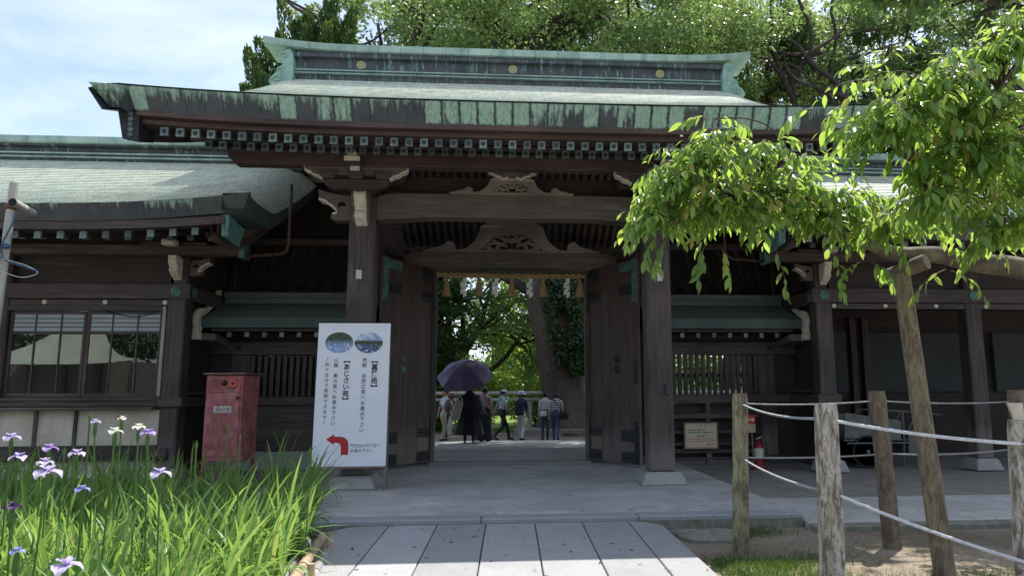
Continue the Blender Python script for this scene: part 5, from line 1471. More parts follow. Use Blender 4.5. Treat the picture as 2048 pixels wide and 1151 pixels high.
BARK = simple('camphor_bark', (0.060, 0.048, 0.040), (0.028, 0.022, 0.019), 0.9, 5, (2, 2, 0.5), 0.6)
BARKL = simple('camphor_bark_light', (0.105, 0.08, 0.062), (0.042, 0.032, 0.026), 0.9, 4.5, (3, 3, 0.6), 0.8, blot=0.4, blotc=(0.12, 0.12, 0.08), blots=1.5)
CAMPH = leafmat('camphor_leaves', [(0.0, (0.035, 0.080, 0.028)), (0.4, (0.090, 0.18, 0.056)), (0.75, (0.18, 0.28, 0.085)), (1.0, (0.40, 0.42, 0.17))], 0.33, 0.36, (0.44, 0.60, 0.17), 0.6)
DARKL = leafmat('dark_evergreen_leaves', [(0.0, (0.012, 0.032, 0.010)), (0.6, (0.030, 0.070, 0.018)), (1.0, (0.09, 0.12, 0.03))], 0.4, 0.30, (0.22, 0.34, 0.05))
JUNI = leafmat('juniper_scales', [(0.0, (0.014, 0.040, 0.014)), (0.55, (0.036, 0.082, 0.024)), (1.0, (0.12, 0.16, 0.04))], 0.6, 0.22, (0.20, 0.32, 0.05), 0.2)
FRESH = leafmat('fresh_shrub_leaves', [(0.0, (0.05, 0.12, 0.02)), (0.6, (0.12, 0.22, 0.035)), (1.0, (0.26, 0.32, 0.06))], 0.45, 0.5, (0.45, 0.60, 0.08))

def limb(mb, p0, p1, r0_, r1_, bend, rg, n=9, sides=8):
    p0 = np.array(p0, float); p1 = np.array(p1, float)
    side = rg.normal(size=3); ln = np.linalg.norm(p1 - p0)
    side -= (p1 - p0) * side.dot(p1 - p0) / max(1e-6, ln ** 2); side = side / max(1e-6, np.linalg.norm(side)) * ln * bend
    s2 = rg.normal(size=3) * ln * bend * 0.35
    pts = []
    for i in range(n + 1):
        t = i / n
        pts.append(p0 + (p1 - p0) * t + side * sin(pi * t) + s2 * sin(2 * pi * t))
    mb.tube(pts, [r0_ + (r1_ - r0_) * (i / n) ** 0.8 for i in range(n + 1)], sides)
    return np.array(pts)

def broad_tree(name, base, H, crown_c, crown_r, seed, label, nlimb=7, nclus=110, per=300, lsize=0.27, mat=CAMPH, r_trunk=0.45, trunk_top=None, clus_r=1.35, low=-0.6, group=None, bark=BARK, front=0):
    """trunk, limbs and a crown of leaf clumps with gaps"""
    rg = np.random.default_rng(seed)
    o = empty(name, base, label, 'tree', group)
    base = np.array(base, float); cc = np.array(crown_c, float); cr = np.array(crown_r, float)
    tt = np.array(trunk_top, float) if trunk_top is not None else np.array([base[0] * 0.5 + cc[0] * 0.5, base[1] * .5 + cc[1] * .5, base[2] + H * 0.42])
    mb = MB()
    tr = limb(mb, base - [0, 0, 0.2], tt, r_trunk, r_trunk * 0.62, 0.05, rg, 10, 12)
    ends = []; lp = []
    for i in range(nlimb):
        a = 2 * pi * (i + rg.uniform(-.3, .3)) / nlimb; e = rg.uniform(0.1, 0.95)
        d = np.array([cos(a) * math.sqrt(1 - e * e * .8), sin(a) * math.sqrt(1 - e * e * .8), e])
        p1 = cc + d * cr * rg.uniform(0.55, 0.8)
        st = tr[rg.integers(6, 11)]
        pts = limb(mb, st, p1, r_trunk * 0.55, 0.07, 0.10, rg, 12, 7)
        lp.append(pts)
        for j in range(3):
            q = pts[rg.integers(4, 11)]
            d2 = unit(rg.normal(size=3) + d * 0.8)
            p2 = q + d2 * cr * rg.uniform(0.3, 0.55)
            lp.append(limb(mb, q, p2, r_trunk * 0.26, 0.04, 0.12, rg, 8, 6))
    for i in range(front):
        x0 = cc[0] + cr[0] * rg.uniform(-0.6, 0.6); yf = cc[1] - cr[1] * rg.uniform(0.85, 1.1)
        p = np.array([x0, yf + 1.0, cc[2] - cr[2] * rg.uniform(0.75, 0.95)]); r_ = rg.uniform(0.15, 0.24); hd = np.array([rg.uniform(-0.5, 0.5), -0.1, 1.0])
        path = [p]
        for k in range(9):
            hd = unit(hd + rg.normal(size=3) * np.array([0.38, 0.12, 0.25])); hd[2] = max(hd[2], 0.15); path.append(path[-1] + hd * cr[2] * 0.19)
        pp_ = [np.array(q) for q in spline(path, 3)]
        mb.tube(pp_, list(np.linspace(r_, 0.05, len(pp_))), 7)
        lp.append(np.array(pp_))
        for k in (8, 14, 19):
            d2 = unit(np.array([rg.choice([-1, 1]) * rg.uniform(0.5, 1.0), -0.1, rg.uniform(0.2, 0.8)]))
            lp.append(limb(mb, pp_[k], pp_[k] + d2 * cr[2] * 0.42, r_ * 0.5, 0.03, 0.16, rg, 8, 6))
    P = np.concatenate(lp)
    # clump centres: near limbs, biased to the outside
    C_ = []
    while len(C_) < nclus:
        d = unit(rg.normal(size=3))
        if d[2] < low: continue
        if front and d[1] < -0.45 and rg.random() < 0.25: continue
        c = cc + d * cr * rg.uniform(0.35, 1.0) ** 0.6
        if C_ and min(np.linalg.norm(c - q) for q in C_[-40:]) < clus_r * 0.45: continue
        C_.append(c)
    C_ = np.array(C_)
    for c in C_[::2]:
        k = np.argmin(np.linalg.norm(P - c, axis=1) + np.where(P[:, 2] > c[2], 0.6, 0.0))
        limb(mb, P[k], c, 0.035, 0.012, 0.12, rg, 4, 4)
    mb.build('trunk', bark, o, smooth='all', fix=False)
    cen = []; tint = []; out_d = []
    for c in C_:
        n = int(per * rg.uniform(0.55, 1.3)); r = clus_r * rg.uniform(0.65, 1.2)
        # a clump is itself a handful of sprigs
        ns = 9
        sprig = c + unit(rg.normal(size=(ns, 3))) * (r * rg.uniform(0.3, 1.0, (ns, 1))) * np.array([1, 1, 0.5])
        pick = rg.integers(0, ns, n)
        p = sprig[pick] + rg.normal(size=(n, 3)) * r * np.array([0.20, 0.20, 0.13])
        cen.append(p); out_d.append(unit(p - c))
        tint.append(np.clip(rg.normal(0.42, 0.16) + rg.normal(0, 0.17, n), 0, 1))
    cen = np.concatenate(cen); out_d = np.concatenate(out_d); tint = np.concatenate(tint); n = len(cen)
    dirs = out_d * 0.7 + rg.normal(size=(n, 3)) * 0.7 + np.array([0, 0, -0.25])
    nr = rg.normal(size=(n, 3)) * 0.6 + np.array([0, 0, 1.0])
    sz = lsize * rg.uniform(0.65, 1.3, n)
    me = leaf_cloud('crown', cen, dirs, nr, sz, sz * 0.52, tint, mat)
    c_ = bpy.data.objects.new('crown', me); link(c_, o); tag(c_, kind='stuff')
    return o

# ---- camphor trees behind the gate
broad_tree('camphor_tree', (-3.5, 33, 0), 22, (-3.6, 34, 17.0), (6.4, 5, 6.0), 21, 'tall camphor tree right of the juniper, above the left part of gate ridge', 8, 78, 400, group='camphor trees behind the gate', front=5, r_trunk=0.5)
broad_tree('camphor_tree', (3.2, 35, 0), 23, (4.0, 35, 16.8), (6.8, 5, 6.5), 22, 'camphor tree with forked dark limbs behind the middle of the gate ridge', 8, 78, 400, group='camphor trees behind the gate', front=5, r_trunk=0.6)
broad_tree('camphor_tree', (10.5, 34, 0), 24, (10.6, 34, 15.6), (6.8, 5, 7.6), 23, 'dense camphor tree behind the right end of the gate ridge', 8, 115, 400, group='camphor trees behind the gate', front=5, r_trunk=0.55)
broad_tree('camphor_tree', (17.5, 33, 0), 23, (17.2, 33.5, 14.5), (6.5, 5, 8.0), 24, 'camphor tree seen behind the upper cherry leaves', 8, 115, 400, group='camphor trees behind the gate', front=5, r_trunk=0.55)
broad_tree('camphor_tree', (24.5, 34, 0), 23, (24, 34, 14.5), (6.5, 5, 8.0), 25, 'camphor tree at the upper right corner of the picture', 8, 115, 400, group='camphor trees behind the gate', front=5, r_trunk=0.55)
# ---- wide low tree seen through the doorway
broad_tree('spreading_tree', (-3.4, 36, 0), 9, (-2.2, 35.5, 5.6), (6.5, 3.0, 4.9), 31, 'wide spreading tree with thin dark branches seen through the doorway', 9, 115, 270, lsize=0.18, mat=CAMPH, r_trunk=0.28, trunk_top=(-3.0, 35.6, 2.6), clus_r=0.95, low=-0.75)
broad_tree('dark_evergreen', (-5.2, 31.8, 0), 7, (-4.3, 32.0, 4.4), (2.4, 1.8, 3.2), 32, 'dark evergreen tree at the left side of the doorway view', 6, 70, 300, lsize=0.16, mat=DARKL, r_trunk=0.2, clus_r=0.75, low=-0.8)
broad_tree('dark_evergreen', (5.6, 33, 0), 9, (5.8, 33, 5.2), (3.0, 2.5, 3.6), 33, 'evergreen tree behind the right lattice window', 6, 60, 200, lsize=0.17, mat=DARKL, r_trunk=0.2, clus_r=0.9, low=-0.8)
# ---- second row, filling the view between rail and sky
broad_tree('spreading_tree', (2.8, 40, 0), 10, (2.2, 39.5, 5.0), (6.0, 3.0, 5.0), 34, 'sunlit tree further back behind the spreading branches in the doorway', 8, 90, 260, lsize=0.22, mat=FRESH, r_trunk=0.25, clus_r=1.2, low=-0.9)
rg = np.random.default_rng(91); n = 42000
wx = rg.uniform(-45, 60, n); hgt = 6.0 + 1.8 * np.sin(wx * 0.31) + 1.3 * np.sin(wx * 0.83 + 1)
cen = np.stack([wx, rg.uniform(58, 64, n), rg.uniform(0, 1, n) ** 0.8 * hgt], 1); sz = 0.75 * rg.uniform(0.6, 1.3, n)
me = leaf_cloud('far_wood', cen, rg.normal(size=(n, 3)), rg.normal(size=(n, 3)) * 0.7 + [0, -0.3, 1], sz, sz * 0.6, np.clip(rg.normal(0.35, 0.2, n), 0, 1), CAMPH)
tag(link(bpy.data.objects.new('far_wood', me)), 'far-off green wood beyond the path, glimpsed through the doorway', 'wood', kind='stuff')
# ---- bright shrubs beyond the rail
for i, (x, y, h, r) in enumerate(((-4.6, 31.6, 1.9, 1.5), (-1.6, 32.5, 2.2, 1.8), (1.2, 31.4, 2.0, 1.3), (3.9, 31.2, 2.3, 1.6), (7.6, 31.8, 1.7, 1.6), (10.8, 31.8, 1.6, 1.5))):
    rg = np.random.default_rng(60 + i)
    lab = ['sunlit green shrub at the left of the doorway view behind the rail', 'broad sunlit shrub in the middle behind the guard rail', 'yellow-green shrub behind the rail left of the big trunk', 'bright shrub behind the rail right of the big trunk', 'shrub seen through the left part of the right lattice', 'shrub seen through the right part of the right lattice'][i]
    o = empty('shrub', (x, y, 0), lab, 'shrub', 'shrubs beyond the guard rail')
    mb = MB()
    n = 5200
    tip = np.array([x, y, 0]) + np.stack([rg.normal(0, r * 0.5, 40), rg.normal(0, r * 0.35, 40), rg.uniform(0.3, h, 40)], 1)
    for q in tip[:14]: limb(mb, (x, y, 0), q, 0.03, 0.008, 0.1, rg, 4, 4)
    mb.build('stem', BARK, o, fix=False)
    cen = tip[rg.integers(0, 40, n)] + rg.normal(size=(n, 3)) * 0.26; cen[:, 2] = np.maximum(cen[:, 2], 0.05)
    tn = np.clip(rg.normal(0.55, 0.2, n), 0, 1); sz = 0.13 * rg.uniform(0.6, 1.3, n)
    me = leaf_cloud('foliage', cen, rg.normal(size=(n, 3)), rg.normal(size=(n, 3)) * 0.6 + [0, 0, 1], sz, sz * 0.5, tn, FRESH)
    c_ = link(bpy.data.objects.new('foliage', me), o); tag(c_, kind='stuff')

# ---- the great camphor trunk, clad in dark ivy
ot = empty('camphor_tree', (2.0, 28, 0.28), 'massive leaning camphor trunk with dark ivy seen through the doorway', 'tree')
tp = spline([(2.25, 28.0, 0.1), (2.05, 28.0, 1.0), (1.95, 28, 2.0), (1.75, 28, 3.3), (1.5, 28, 4.6), (1.35, 28.1, 6.0), (1.7, 28.3, 8.5), (2.4, 28.6, 11.5)], 5)
rows = []
rg = np.random.default_rng(5)
for i, p in enumerate(tp):
    t = i / (len(tp) - 1); z = p[2]
    r = 0.86 + 0.55 * max(0, 1 - z / 1.3) ** 2 - 0.15 * t
    row = []
    for k in range(29):
        a = 2 * pi * (k % 28) / 28
        rr_ = r * (1 + 0.07 * sin(3 * a + z * 0.6) + 0.05 * sin(7 * a - z * 0.8) + 0.035 * sin(13 * a + z * 1.7))
        row.append((p[0] + rr_ * cos(a), p[1] + rr_ * sin(a), z))
    rows.append(row)
MB().grid(rows).build('trunk', BARKL, ot, smooth='all', fix=False)
mb = MB()
for p0, p1, r in (((1.3, 28, 5.2), (-2.2, 28.5, 7.6), 0.26), ((1.6, 28, 7.5), (-1.0, 28.0, 11.5), 0.3), ((2.2, 28.2, 9), (5.5, 28, 13), 0.32), ((2.4, 28.6, 11), (1.5, 29, 17), 0.36), ((2.4, 28.6, 11), (6, 29.5, 17), 0.3),):
    mb = MB(); limb(mb, p0, p1, r, r * 0.3, 0.12, rg, 10, 8)
    mb.build('limb', BARK, ot, smooth='all', fix=False)
n = 9000
zz = rg.uniform(2.3, 7.0, n); pa = np.array(tp)
cx_ = np.interp(zz, pa[:, 2], pa[:, 0]); a = rg.uniform(-2.6, 0.3, n)
cen = np.stack([cx_ + 0.45 + 0.5 * np.cos(a) + rg.normal(0, 0.16, n), 28 - 0.75 + 0.25 * np.sin(a) + rg.normal(0, 0.18, n), zz], 1)
keep = (np.sin(cen[:, 0] * 5 + 1) + np.sin(cen[:, 2] * 3.1 + cen[:, 0] * 2) > -0.9)
cen = cen[keep]; n = len(cen); sz = 0.15 * rg.uniform(0.6, 1.3, n)
me = leaf_cloud('ivy', cen, rg.normal(size=(n, 3)) + [0, 0, -0.6], rg.normal(size=(n, 3)) * 0.7 + [0, -1, 0.3], sz, sz * 0.7, np.clip(rg.normal(0.05, 0.12, n), 0, 1), DARKL)
tag(link(bpy.data.objects.new('ivy', me), ot), kind='stuff')
# its leafy crown high above
n = 52000; CC = []
while len(CC) < 150:
    d = unit(rg.normal(size=3)); q = np.array([3.2, 28.8, 16.6]) + d * np.array([8.0, 4.6, 3.4]) * rg.uniform(0.4, 1) ** .6
    CC.append(q)
CC = np.array(CC); cen = CC[rg.integers(0, 150, n)] + rg.normal(size=(n, 3)) * np.array([0.55, 0.55, 0.36]); sz = 0.19 * rg.uniform(0.65, 1.3, n)
me = leaf_cloud('crown', cen, rg.normal(size=(n, 3)) + [0, 0, -0.2], rg.normal(size=(n, 3)) * 0.6 + [0, 0, 1], sz, sz * 0.5, np.clip(rg.normal(0.45, 0.2, n), 0, 1), CAMPH)
tag(link(bpy.data.objects.new('crown', me), ot), kind='stuff')

# ---- juniper with flame-shaped tufts left of the ridge
oj = empty('juniper', (-8.2, 26, 0), 'dark juniper with upright flame-like tufts left of the gate ridge', 'tree')
rg = np.random.default_rng(9)
mb = MB(); limb(mb, (-8.2, 26, 0), (-7.6, 26, 14.0), 0.28, 0.06, 0.03, rg, 12, 8)
cen = []; dr_ = []; tn = []
spots = []
for k in range(150):
    z = rg.uniform(6.5, 14.2)
    wL = np.interp(z, [6, 9.5, 11, 12.5, 13.6, 14.6], [3.2, 3.0, 2.6, 2.1, 1.4, 0.5])
    a = rg.uniform(0, 2 * pi); q = rg.uniform(0.35, 1.0)
    spots.append((-7.45 + wL * q * cos(a), 26 + wL * 0.7 * q * sin(a), z, a, q))
for (x, y, z, a, q) in spots:
    hh = rg.uniform(0.9, 1.9); n = 430
    t = rg.uniform(0, 1, n) ** 0.8
    rad = 0.30 * (1 - t) ** 0.7 + 0.03
    b_ = rg.uniform(0, 2 * pi, n)
    lean = np.array([cos(a) * 0.35, sin(a) * 0.35, 1.0])
    p = np.array([x, y, z]) + t[:, None] * hh * lean + np.stack([np.cos(b_) * rad, np.sin(b_) * rad, rg.normal(0, 0.05, n)], 1)
    cen.append(p); dr_.append(np.stack([np.cos(b_) * 0.5, np.sin(b_) * 0.5, np.ones(n) * 1.0], 1) + rg.normal(0, 0.2, (n, 3))); tn.append(np.clip(rg.normal(0.40, 0.12) + t * 0.35 + rg.normal(0, 0.1, n) - 0.1, 0, 1))
    if q < 0.8: limb(mb, (-7.8, 26, z - 0.8), (x, y, z), 0.05, 0.02, 0.05, rg, 4, 5)
mb.build('trunk', BARK, oj, fix=False)
cen = np.concatenate(cen); dr_ = np.concatenate(dr_); tn = np.concatenate(tn); n = len(cen)
sz = 0.20 * rg.uniform(0.7, 1.3, n)
me = leaf_cloud('crown', cen, dr_, rg.normal(size=(n, 3)), sz, sz * 0.38, tn, JUNI)
tag(link(bpy.data.objects.new('crown', me), oj), kind='stuff')
# ================================================================== cherry tree reaching in from the right
CHL = leafmat('cherry_leaves', [(0.0, (0.026, 0.080, 0.026)), (0.45, (0.070, 0.155, 0.038)), (0.8, (0.15, 0.26, 0.050)), (0.97, (0.29, 0.36, 0.08)), (1.0, (0.36, 0.26, 0.08))], 0.28, 0.54, (0.56, 0.80, 0.12), 0.7)
CHB = simple('cherry_bark', (0.13, 0.10, 0.072), (0.06, 0.045, 0.034), 0.85, 6, (1, 1, 1), 0.5, blot=0.5, blotc=(0.24, 0.24, 0.15), blots=4)
CHT = simple('cherry_twig', (0.13, 0.085, 0.06), (0.08, 0.05, 0.038), 0.7, 9)
cherry = empty('cherry_tree', (6.6, 5.6, 0), 'cherry tree with drooping sunlit leaves reaching in from the right', 'tree')
rg = np.random.default_rng(77)
mbT = MB()
limb(mbT, (6.6, 5.4, -0.2), (6.3, 5.6, 2.2), 0.26, 0.22, 0.05, rg, 8, 14)
mbT.build('trunk', CHB, cherry, smooth='all')
bough = spline([(6.35, 5.6, 2.1), (5.5, 5.9, 2.42), (4.7, 6.15, 2.60), (4.25, 6.2, 2.69), (3.85, 6.2, 2.74), (3.42, 6.2, 2.78), (3.0, 6.1, 2.90), (2.4, 6.0, 3.10), (1.8, 5.9, 3.25)], 5)
MB().tube([(x, y, z + 0.012 * sin(7 * i)) for i, (x, y, z) in enumerate(bough)], [0.13 - 0.10 * (i / (len(bough) - 1)) ** 0.9 for i in range(len(bough))], 14).build('bough', CHB, cherry, smooth='all')
# leafing boughs: centre, half sizes and how many sprays each carries
BL = [((1.27, 5.95, 3.00), (0.16, 0.3, 0.22), 28), ((1.42, 5.95, 3.27), (0.22, 0.35, 0.28), 42), ((1.66, 5.95, 3.50), (0.36, 0.4, 0.20), 44), ((1.86, 6.0, 3.13), (0.48, 0.45, 0.34), 80), ((2.40, 6.0, 3.27), (0.50, 0.45, 0.38), 84),
      ((2.84, 5.9, 3.08), (0.42, 0.4, 0.30), 56), ((3.28, 5.9, 2.99), (0.34, 0.4, 0.25), 40), ((1.80, 5.9, 3.70), (0.22, 0.3, 0.08), 10), ((2.19, 5.9, 3.60), (0.30, 0.3, 0.11), 22),
      ((2.82, 5.2, 3.56), (0.24, 0.35, 0.20), 24), ((3.02, 5.0, 3.62), (0.34, 0.4, 0.32), 46), ((3.36, 5.0, 3.87), (0.28, 0.4, 0.34), 42), ((3.77, 5.0, 4.10), (0.26, 0.4, 0.30), 36), ((3.49, 5.1, 3.30), (0.46, 0.5, 0.38), 80),
      ((3.30, 5.2, 2.95), (0.44, 0.5, 0.25), 54), ((3.82, 5.2, 2.74), (0.26, 0.4, 0.28), 34), ((3.90, 5.2, 3.50), (0.28, 0.5, 0.45), 48), ((2.74, 5.0, 3.90), (0.10, 0.15, 0.08), 6), ((3.95, 4.9, 4.25), (0.22, 0.3, 0.22), 22), ((4.05, 5.0, 3.05), (0.2, 0.4, 0.4), 34), ((3.60, 4.9, 3.62), (0.4, 0.3, 0.25), 30),
      ((5.7, 8.3, 4.2), (0.8, 0.7, 0.40), 60), ((6.6, 8.8, 4.6), (0.8, 0.7, 0.40), 60), ((7.5, 8.6, 4.6), (0.9, 0.8, 0.5), 60), ((5.2, 7.4, 3.9), (0.7, 0.6, 0.35), 44), ((6.3, 7.2, 4.3), (0.9, 0.7, 0.4), 56), ((4.6, 6.3, 3.75), (0.5, 0.5, 0.35), 40)]
mbW = MB(); sprays = []
bp = np.array(bough)
hub = [(1.7, 5.95, 3.35), (2.5, 5.9, 3.2), (3.1, 5.2, 3.3), (3.6, 5.1, 3.45), (4.3, 5.2, 3.4)]
limb(mbW, bough[33], hub[0], 0.035, 0.018, 0.06, rg, 8, 7); limb(mbW, bough[24], hub[1], 0.05, 0.02, 0.06, rg, 8, 7)
limb(mbW, (5.6, 5.6, 2.6), hub[4], 0.08, 0.045, 0.05, rg, 8, 7); limb(mbW, hub[4], hub[3], 0.045, 0.03, 0.05, rg, 8, 7); limb(mbW, hub[3], hub[2], 0.03, 0.018, 0.05, rg, 8, 7)
limb(mbW, hub[4], (3.55, 5.0, 4.0), 0.035, 0.012, 0.06, rg, 8, 6)
limb(mbW, (6.3, 5.6, 2.2), (6.2, 7.6, 4.2), 0.10, 0.04, 0.06, rg, 8, 7); limb(mbW, (6.2, 7.6, 4.2), (6.6, 8.7, 4.6), 0.04, 0.02, 0.06, rg, 6, 6); limb(mbW, (5.6, 5.7, 2.5), (4.7, 6.3, 3.7), 0.05, 0.02, 0.06, rg, 6, 6)
hubs = np.array(hub + [bough[30], bough[36], (6.2, 7.6, 4.2), (6.6, 8.7, 4.6), (4.7, 6.3, 3.7)])
for c, h, n in BL:
    c = np.array(c); h = np.array(h)
    k = np.argmin(np.linalg.norm(hubs - c, axis=1))
    inner = limb(mbW, hubs[k], c, 0.02, 0.010, 0.08, rg, 6, 5)
    for i in range(int(n * 1.12)):
        d = unit(rg.normal(size=3)); q = c + d * h * rg.uniform(0.2, 1.0) ** 0.5
        s0 = q - unit(q - c + [0.0, 0, 0.02]) * rg.uniform(0.10, 0.2)
        if i % 3 == 0: limb(mbW, inner[rg.integers(2, 7)], s0, 0.007, 0.004, 0.08, rg, 4, 4)
        sprays.append((s0, unit(np.array([q[0] - c[0], q[1] - c[1], 0]) + rg.normal(size=3) * 0.35 * np.array([1, 1, 0.4]) + np.array([-0.25, -0.1, 0.15]))))
# hand-placed long sprays that stand out against the roof and the dark hall
for s0, d in (((3.05, 5.4, 3.83), (-1, -0.1, 0.05)), ((2.72, 5.4, 3.82), (-1, 0, 0.0)), ((2.42, 5.4, 3.78), (-1, 0, -0.02)), ((3.00, 5.2, 3.46), (-1, 0, -0.02)), ((2.74, 5.1, 3.40), (-1, 0, -0.12)),
              ((2.9, 5.1, 3.92), (-1, 0.1, 0.1)), ((3.00, 5.9, 2.62), (-0.9, 0, -0.25)), ((3.10, 5.9, 2.62), (0.7, 0, -0.3)), ((3.75, 5.9, 2.56), (-0.8, 0, -0.3)), ((3.8, 5.9, 2.55), (0.7, 0, -0.2)),
              ((1.25, 5.9, 2.86), (-0.6, 0, -0.5)), ((1.30, 5.9, 2.82), (-0.4, 0, -0.6)), ((1.30, 5.9, 3.14), (-0.9, 0, -0.1)), ((1.70, 5.85, 3.86), (-0.5, 0, 0.2)), ((1.74, 5.85, 3.84), (0.6, 0, 0.3)), ((1.75, 5.8, 2.70), (0.3, 0, -0.8)), ((1.60, 5.8, 2.72), (-0.3, 0, -0.8)), ((2.2, 5.8, 2.72), (0.3, 0, -0.8)), ((2.7, 5.8, 2.70), (0.3, 0, -0.8))):
    sprays.append((np.array(s0), unit(np.array(d, float))))
mbW.tube(spline([(2.35, 5.85, 3.62), (2.22, 5.85, 3.80), (2.0, 5.85, 3.87), (1.74, 5.85, 3.86)], 4), 0.007, 5)
# leaf shape: pointed oval, folded on the midrib and curling down
prof_t = np.array([0.0, 0.10, 0.28, 0.5, 0.72, 0.88, 1.0]); prof_w = np.array([0.02, 0.26, 0.47, 0.50, 0.36, 0.15, 0.0])
def leaf_template(curl, fold):
    v = []
    for t, w_ in zip(prof_t, prof_w):
        z = -curl * t * t
        v += [(-w_, t, z + fold * w_), (0, t, z), (w_, t, z + fold * w_)]
    f = []
    for i in range(len(prof_t) - 1):
        b = 3 * i; f += [(b, b + 1, b + 4, b + 3), (b + 1, b + 2, b + 5, b + 4)]
    return np.array(v, float), np.array(f)
TPL = [leaf_template(0.22, 0.35), leaf_template(0.40, 0.25), leaf_template(0.10, 0.5)]
LV = []; mats4 = []
for s0, d in sprays:
    n = rg.integers(7, 13); L = rg.uniform(0.24, 0.44)
    pts = []; p = np.array(s0); dd = d.copy()
    for i in range(n + 1):
        pts.append(p.copy()); p = p + dd * L / n; dd = unit(dd + np.array([0, 0, -0.14]))
    mbW.tube(pts, [0.004 - 0.0025 * i / n for i in range(n + 1)], 4, cap=False)
    tb = np.clip(rg.normal(0.45, 0.22), 0.02, 0.95)
    for i in range(1, n + 1):
        side = 1 if i % 2 else -1
        t = unit(pts[i] - pts[i - 1]); sd_ = unit(np.cross(t, [0, 0, 1]))
        if i == n: ld = unit(t * 1.0 + np.array([0, 0, -0.7]) + rg.normal(size=3) * 0.15)
        else: ld = unit(t * 0.5 + sd_ * side * 0.6 + np.array([0, 0, -0.80]) + rg.normal(size=3) * 0.34)
        up_ = unit(np.array([0, 0, 1.0]) + sd_ * side * 0.5 + t * 0.4 + rg.normal(size=3) * 0.35)
        x = unit(np.cross(ld, up_)); z = np.cross(x, ld)
        ln = rg.uniform(0.065, 0.145) * (0.8 if i == n else 1.0)
        pet = pts[i] + ld * 0.014
        LV.append((pet, x, ld, z, ln, np.clip(tb + rg.normal(0, 0.13) + (0.22 if i >= n - 1 else 0), 0, 1), rg.integers(0, 3)))
mbW.build('branch', CHT, cherry, smooth='all', fix=False)
cam_p = np.array([0, 0, 1.5])
LV.sort(key=lambda q: np.linalg.norm(q[0] - cam_p) - 3.0 * (q[4] - 0.1) + (0 if abs(q[0][0]) < 0.66 * q[0][1] + 0.15 else 10))
NB = 300
lm = {}
for (pet, x, y, z, ln, tn_, k) in LV[:NB]:
    key = (int(k), int(tn_ * 5.99))
    if key not in lm:
        v, f = TPL[key[0]]
        lm[key] = np_mesh('leaf', v * np.array([0.37, 1, 0.40]), f, CHL, np.full(len(v), (key[1] + 0.5) / 6), True)
    o = bpy.data.objects.new('leaf', lm[key])
    link(o, cherry)
    Mx = Matrix(((x[0] * ln, y[0] * ln, z[0] * ln, pet[0]), (x[1] * ln, y[1] * ln, z[1] * ln, pet[1]), (x[2] * ln, y[2] * ln, z[2] * ln, pet[2]), (0, 0, 0, 1)))
    o.matrix_basis = Mx
V = []; F = []; T = []; b = 0
for (pet, x, y, z, ln, tn_, k) in LV[NB:]:
    v, f = TPL[k]
    w_ = v * np.array([0.37, 1, 0.40]) * ln
    V.append(pet + w_[:, :1] * x + w_[:, 1:2] * y + w_[:, 2:] * z); F.append(f + b); b += len(v); T.append(np.full(len(v), tn_))
me = np_mesh('foliage', np.concatenate(V), np.concatenate(F), CHL, np.concatenate(T), True)
tag(link(bpy.data.objects.new('foliage', me), cherry), kind='stuff')
print('cherry leaves', len(LV))
# ================================================================== iris bed
IRL = leafmat('iris_blades', [(0.0, (0.040, 0.100, 0.030)), (0.45, (0.090, 0.185, 0.045)), (0.8, (0.165, 0.275, 0.062)), (0.93, (0.32, 0.34, 0.12)), (1.0, (0.36, 0.25, 0.12))], 0.40, 0.48, (0.40, 0.64, 0.12), 0.45)
bedm = simple('wet_bed_soil', (0.07, 0.055, 0.04), (0.035, 0.028, 0.02), 0.95, 8, bmp=0.6)
sheet('iris_bed', [(-12, 1.6), (-1.35, 1.6), (-1.72, 6.2), (-2.05, 8.3), (-2.6, 10.9), (-12, 10.9)], 0.012, bedm)
rg = np.random.default_rng(404)
def bed_right(y): return np.interp(y, [1.6, 6.2, 8.3, 10.9], [-1.35, -1.78, -2.12, -2.75])
V = []; F = []; T = []; b = 0
SEG = 7
def blade(p, az, h, lean, curve, wd, tn_):
    """strap leaf that rises and arches over"""
    global b
    t = np.linspace(0, 1, SEG + 1)
    ang = lean + curve * t ** 1.7                      # angle from upright
    dx = np.cumsum(np.sin(ang)) / (SEG + 1) * h; dz = np.cumsum(np.cos(ang)) / (SEG + 1) * h
    dx -= dx[0]; dz -= dz[0]
    c = np.stack([p[0] + dx * cos(az), p[1] + dx * sin(az), p[2] + dz], 1)
    tw = az + pi / 2 + rg.normal(0, 0.5)
    sd_ = np.array([cos(tw), sin(tw), 0])
    if rg.random() < 0.10:
        kk = rg.integers(3, 6); ang = ang + np.where(np.arange(SEG + 1) >= kk, rg.uniform(0.8, 1.9), 0.0); dx = np.cumsum(np.sin(ang)) / (SEG + 1) * h; dz = np.cumsum(np.cos(ang)) / (SEG + 1) * h; dx -= dx[0]; dz -= dz[0]; c = np.stack([p[0] + dx * cos(az), p[1] + dx * sin(az), np.maximum(0.02, p[2] + dz)], 1)
    w_ = wd * np.minimum(1, (1 - t) * 3.0) ** 0.7 * np.where(t < 0.1, 0.8, 1.0)
    fold = np.stack([-np.sin(tw) * 0 + c[:, 0] * 0, c[:, 0] * 0, w_ * 0.35], 1)
    l = c + sd_ * (w_ * 0.5)[:, None] + fold * 0.5; r = c - sd_ * (w_ * 0.5)[:, None] + fold * 0.5
    v = np.stack([l, c, r], 1).reshape(-1, 3)
    f = []
    for i in range(SEG):
        q = 3 * i; f += [(q, q + 1, q + 4, q + 3), (q + 1, q + 2, q + 5, q + 4)]
    V.append(v); F.append(np.array(f) + b); b += len(v); T.append(np.full(len(v), tn_))
nclump = 0
